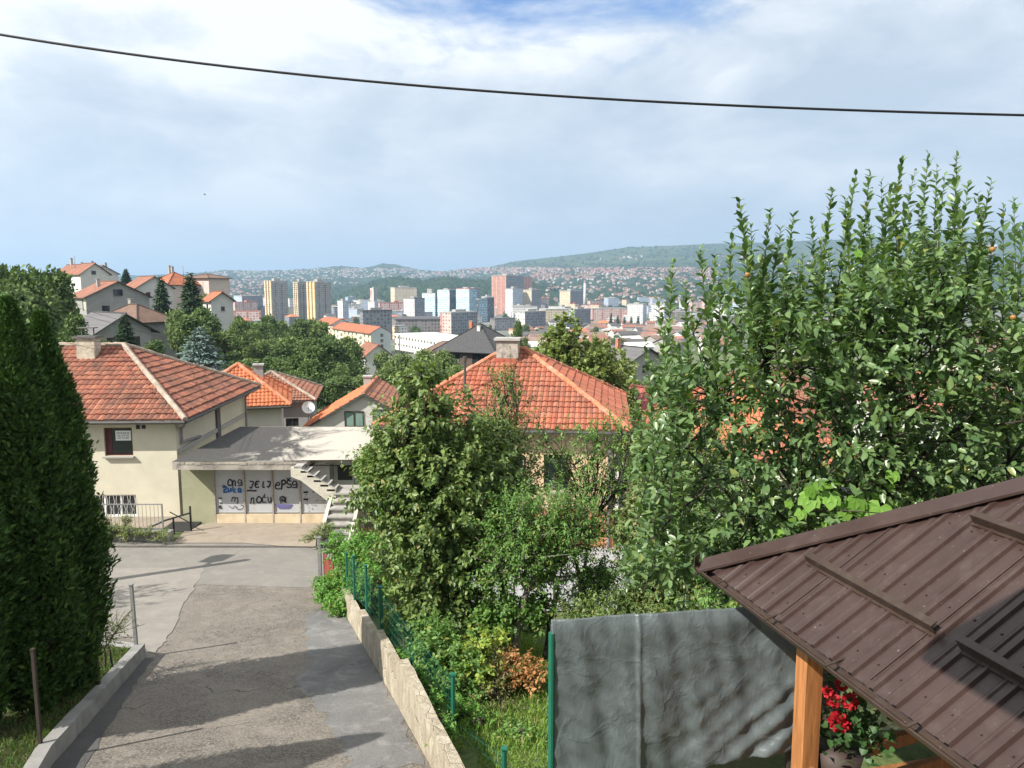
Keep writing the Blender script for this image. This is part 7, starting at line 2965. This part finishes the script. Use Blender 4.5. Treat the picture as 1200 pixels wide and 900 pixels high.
g = 'trees on the hillsides behind the houses'
for a in ((22, 425, 303, 72, 80, 0, 'big dark green tree at the left edge above the hedge'), (62, 425, 322, 78, 62, 2, 'dense tree beside the grey sheet roof on the left'), (-20, 430, 298, 76, 70, 0, 'tree partly cut by the left picture edge above the thuja'),
          (85, 430, 372, 70, 40, 2, 'lower tree clump behind the pale roof chimney'),
          (205, 415, 352, 118, 34, 1, 'leafy light green tree left of the tall spruce trunk'), (243, 412, 356, 122, 44, 0, 'round green tree in front of the tall white house'), (225, 420, 372, 110, 50, 2, 'green tree just above the blue spruce'),
          (108, 420, 388, 84, 34, 1, 'light green tree below the grey sheet roof'), (176, 430, 396, 100, 34, 0, 'green tree at the foot of the brown-roofed house'), (160, 372, 344, 175, 26, 2, 'small dark tree between the grey house and the salmon roof'), (60, 345, 318, 200, 30, 0, 'tree beside the highest hill houses'), (240, 372, 340, 180, 26, 1, 'small tree between the flat brown roof and the tall house'), (262, 415, 384, 112, 40, 1, 'lighter green tree below the tall white house'), (190, 452, 412, 88, 50, 1, 'bushy tree behind the ridge of the hip roof')):
    far_tree(*a, g)
for a in ((147, 335, 314, 260, 14, 11, 'little spruce standing alone on the hilltop skyline'), (188, 392, 322, 140, 30, 10, 'left one of the two dark spruces on the hill'), (222, 402, 317, 126, 44, 10, 'tallest dark spruce, in front of the orange-roofed hill house'),
          (145, 412, 367, 96, 30, 10, 'dark spruce in front of the grey sheet roof gable'), (233, 446, 381, 78, 88, 12, 'wide silvery blue spruce behind the hip roof ridge')):
    far_tree(*a, g)
# the belt of trees between the village and the towers
rr = random.Random(17)
lab = ['green tree in the leafy belt below the yellow towers', 'lighter green tree in the leafy belt below the yellow towers']
rows = [(250, 300, 372, 150, 26, 3), (268, 420, 378, 190, 30, 10), (262, 420, 388, 160, 34, 11), (258, 410, 400, 130, 38, 11), (262, 400, 414, 110, 38, 10), (345, 400, 430, 95, 34, 5), (272, 330, 372, 240, 24, 5)]
for x0, x1, top, Y, w, n in rows:
    for i in range(n):
        px = x0 + (x1 - x0) * (i + rr.random()) / n
        k = rr.choice((0, 0, 1, 2, 3))
        t = top + rr.uniform(-7, 9) + max(0, (px - 380) * .35)
        far_tree(px, t + 45, t, Y * rr.uniform(.92, 1.08), w * rr.uniform(.8, 1.3), k, lab[k in (1, 3)], 'leafy belt below the yellow towers')
lab2 = ['green tree on the slope in front of the white town hall', 'pale green tree on the slope in front of the white town hall']
for i in range(16):
    px = 440 + 105 * (i + rr.random()) / 16
    k = rr.choice((0, 1, 1, 3))
    t = rr.uniform(402, 424)
    far_tree(px, t + 48, t, rr.uniform(120, 190), rr.uniform(26, 44), k, lab2[k in (1, 3)], 'trees in front of the town hall')
for a in ((606, 430, 378, 105, 16, 2, 'narrow dark tree behind the chimney of the orange roof'), (618, 432, 392, 110, 14, 0, 'small dark tree right of the chimney of the orange roof'), (370, 455, 408, 100, 46, 2, 'dark rounded tree left of the white gabled house'), (425, 455, 436, 84, 30, 1, 'low bush above the gabled house roof'), (345, 470, 440, 70, 40, 1, 'olive bush between the tiled house and the gabled house'),
          (335, 505, 462, 62, 34, 1, 'bush left of the satellite dish'), (395, 455, 440, 72, 44, 0, 'bushes over the orange gabled roof ridge'), (470, 480, 440, 66, 60, 0, 'dark bushes behind the gabled house roof on its right'), (510, 470, 438, 70, 50, 2, 'dark tree left of the orange hip roof')):
    far_tree(*a, 'single trees between the near roofs')
for i in range(5):
    far_tree(716 + i * 8, 402, 366 + rr.uniform(-2, 4), 900, 8, 11, 'poplar of the dark row in front of the pink slab', 'dark poplars in the valley', 'poplar_tree')
for i in range(150):
    px = rr.uniform(240, 960)
    Y = rr.uniform(420, 1800)
    if px < 460 and Y < 560:
        continue
    x = (px - 600) / F * Y
    s = rr.uniform(.9, 1.8)
    root = empty('broadleaf_tree', (x, Y, ground(x, Y)), 'small tree among the town buildings in the valley', 'tree', 'trees among the town buildings')
    c = link('crown', CR[rr.choice((0, 0, 2, 1))], root)
    c.scale = (s, s, s)
# slope behind the right-hand roofs
for i in range(46):
    px = rr.uniform(640, 1260)
    Y = rr.uniform(70, 300)
    x = (px - 600) / F * Y
    s = rr.uniform(.6, 1.1) * (.7 if Y < 120 else 1)
    root = empty('broadleaf_tree', (x, Y, ground(x, Y)), 'tree on the slope seen between apple leaves and roofs', 'tree', 'trees on the slope to the right')
    link('trunk', TR_B, root).scale = (s, s, s)
    link('crown', CR[rr.choice((0, 1, 2, 3))], root).scale = (s, s, s)
for i in range(26):
    px = rr.uniform(-900, -40)
    Y = rr.uniform(34, 200)
    x = (px - 600) / F * Y
    s = rr.uniform(.7, 1.3)
    root = empty('broadleaf_tree', (x, Y, ground(x, Y)), 'tree on the open hillside left of the picture', 'tree', 'trees on the open hillside')
    link('trunk', TR_B, root).scale = (s, s, s)
    link('crown', CR[rr.choice((0, 1, 2, 3))], root).scale = (s, s, s)
# light green tree behind the orange roof
lobed_tree('walnut_tree', 'sunny light green tree behind the right slope of the orange roof', 'tree', gz3(680, 44),
           lob((660, 400, 43, 18, 1.8), (650, 425, 43, 30), (690, 432, 44, 36), (672, 460, 42, 40), (715, 462, 44, 32), (700, 490, 42, 36), (728, 500, 42, 26), (640, 440, 44, 24)), L_SUNNY, 1500, 13, .24, .5, .9, shell=.5, trunk_r=.2, simple=True)
lobed_tree('walnut_tree', 'olive brown tree right of the sunny one in front of the grey house', 'tree', gz3(722, 58),
           lob((712, 440, 58, 30), (735, 470, 56, 30), (742, 500, 52, 26), (700, 420, 60, 20)), L_OLIVE, 800, 13, .26, .5, 1.0, shell=.5, trunk_r=.2, simple=True)
# tree outside the left edge that shades the road
lobed_tree('roadside_tree', 'leafy tree standing left of the road outside the picture', 'tree', (-14.8, 17.2, ground(-14.8, 17.2)),
           [((-14.8, 17.2, -4.4), (1.3, 1.3, 1.1)), ((-15.6, 17.6, -5.0), (1.1, 1.1, .9)), ((-14.2, 16.8, -5.2), (1.0, 1.0, .8))], L_DARK, 200, 12, .12, .5, .5, trunk_r=.12)


# ============================================================ AIR
def haze():
    m = bpy.data.materials.new('haze')
    m.use_nodes = True
    t = m.node_tree
    t.nodes.clear()
    o = N(t, 'ShaderNodeOutputMaterial')
    v = N(t, 'ShaderNodeVolumePrincipled')
    v.inputs['Color'].default_value = HZ
    v.inputs['Density'].default_value = HD
    v.inputs['Anisotropy'].default_value = 0.2
    t.links.new(v.outputs[0], o.inputs['Volume'])
    mb = MB()
    mb.box(-13000, 13000, -200, 31000, -120, 520)
    tag(mb.build('haze', m), 'pale summer haze lying over the valley', 'haze', None, 'stuff')


haze()
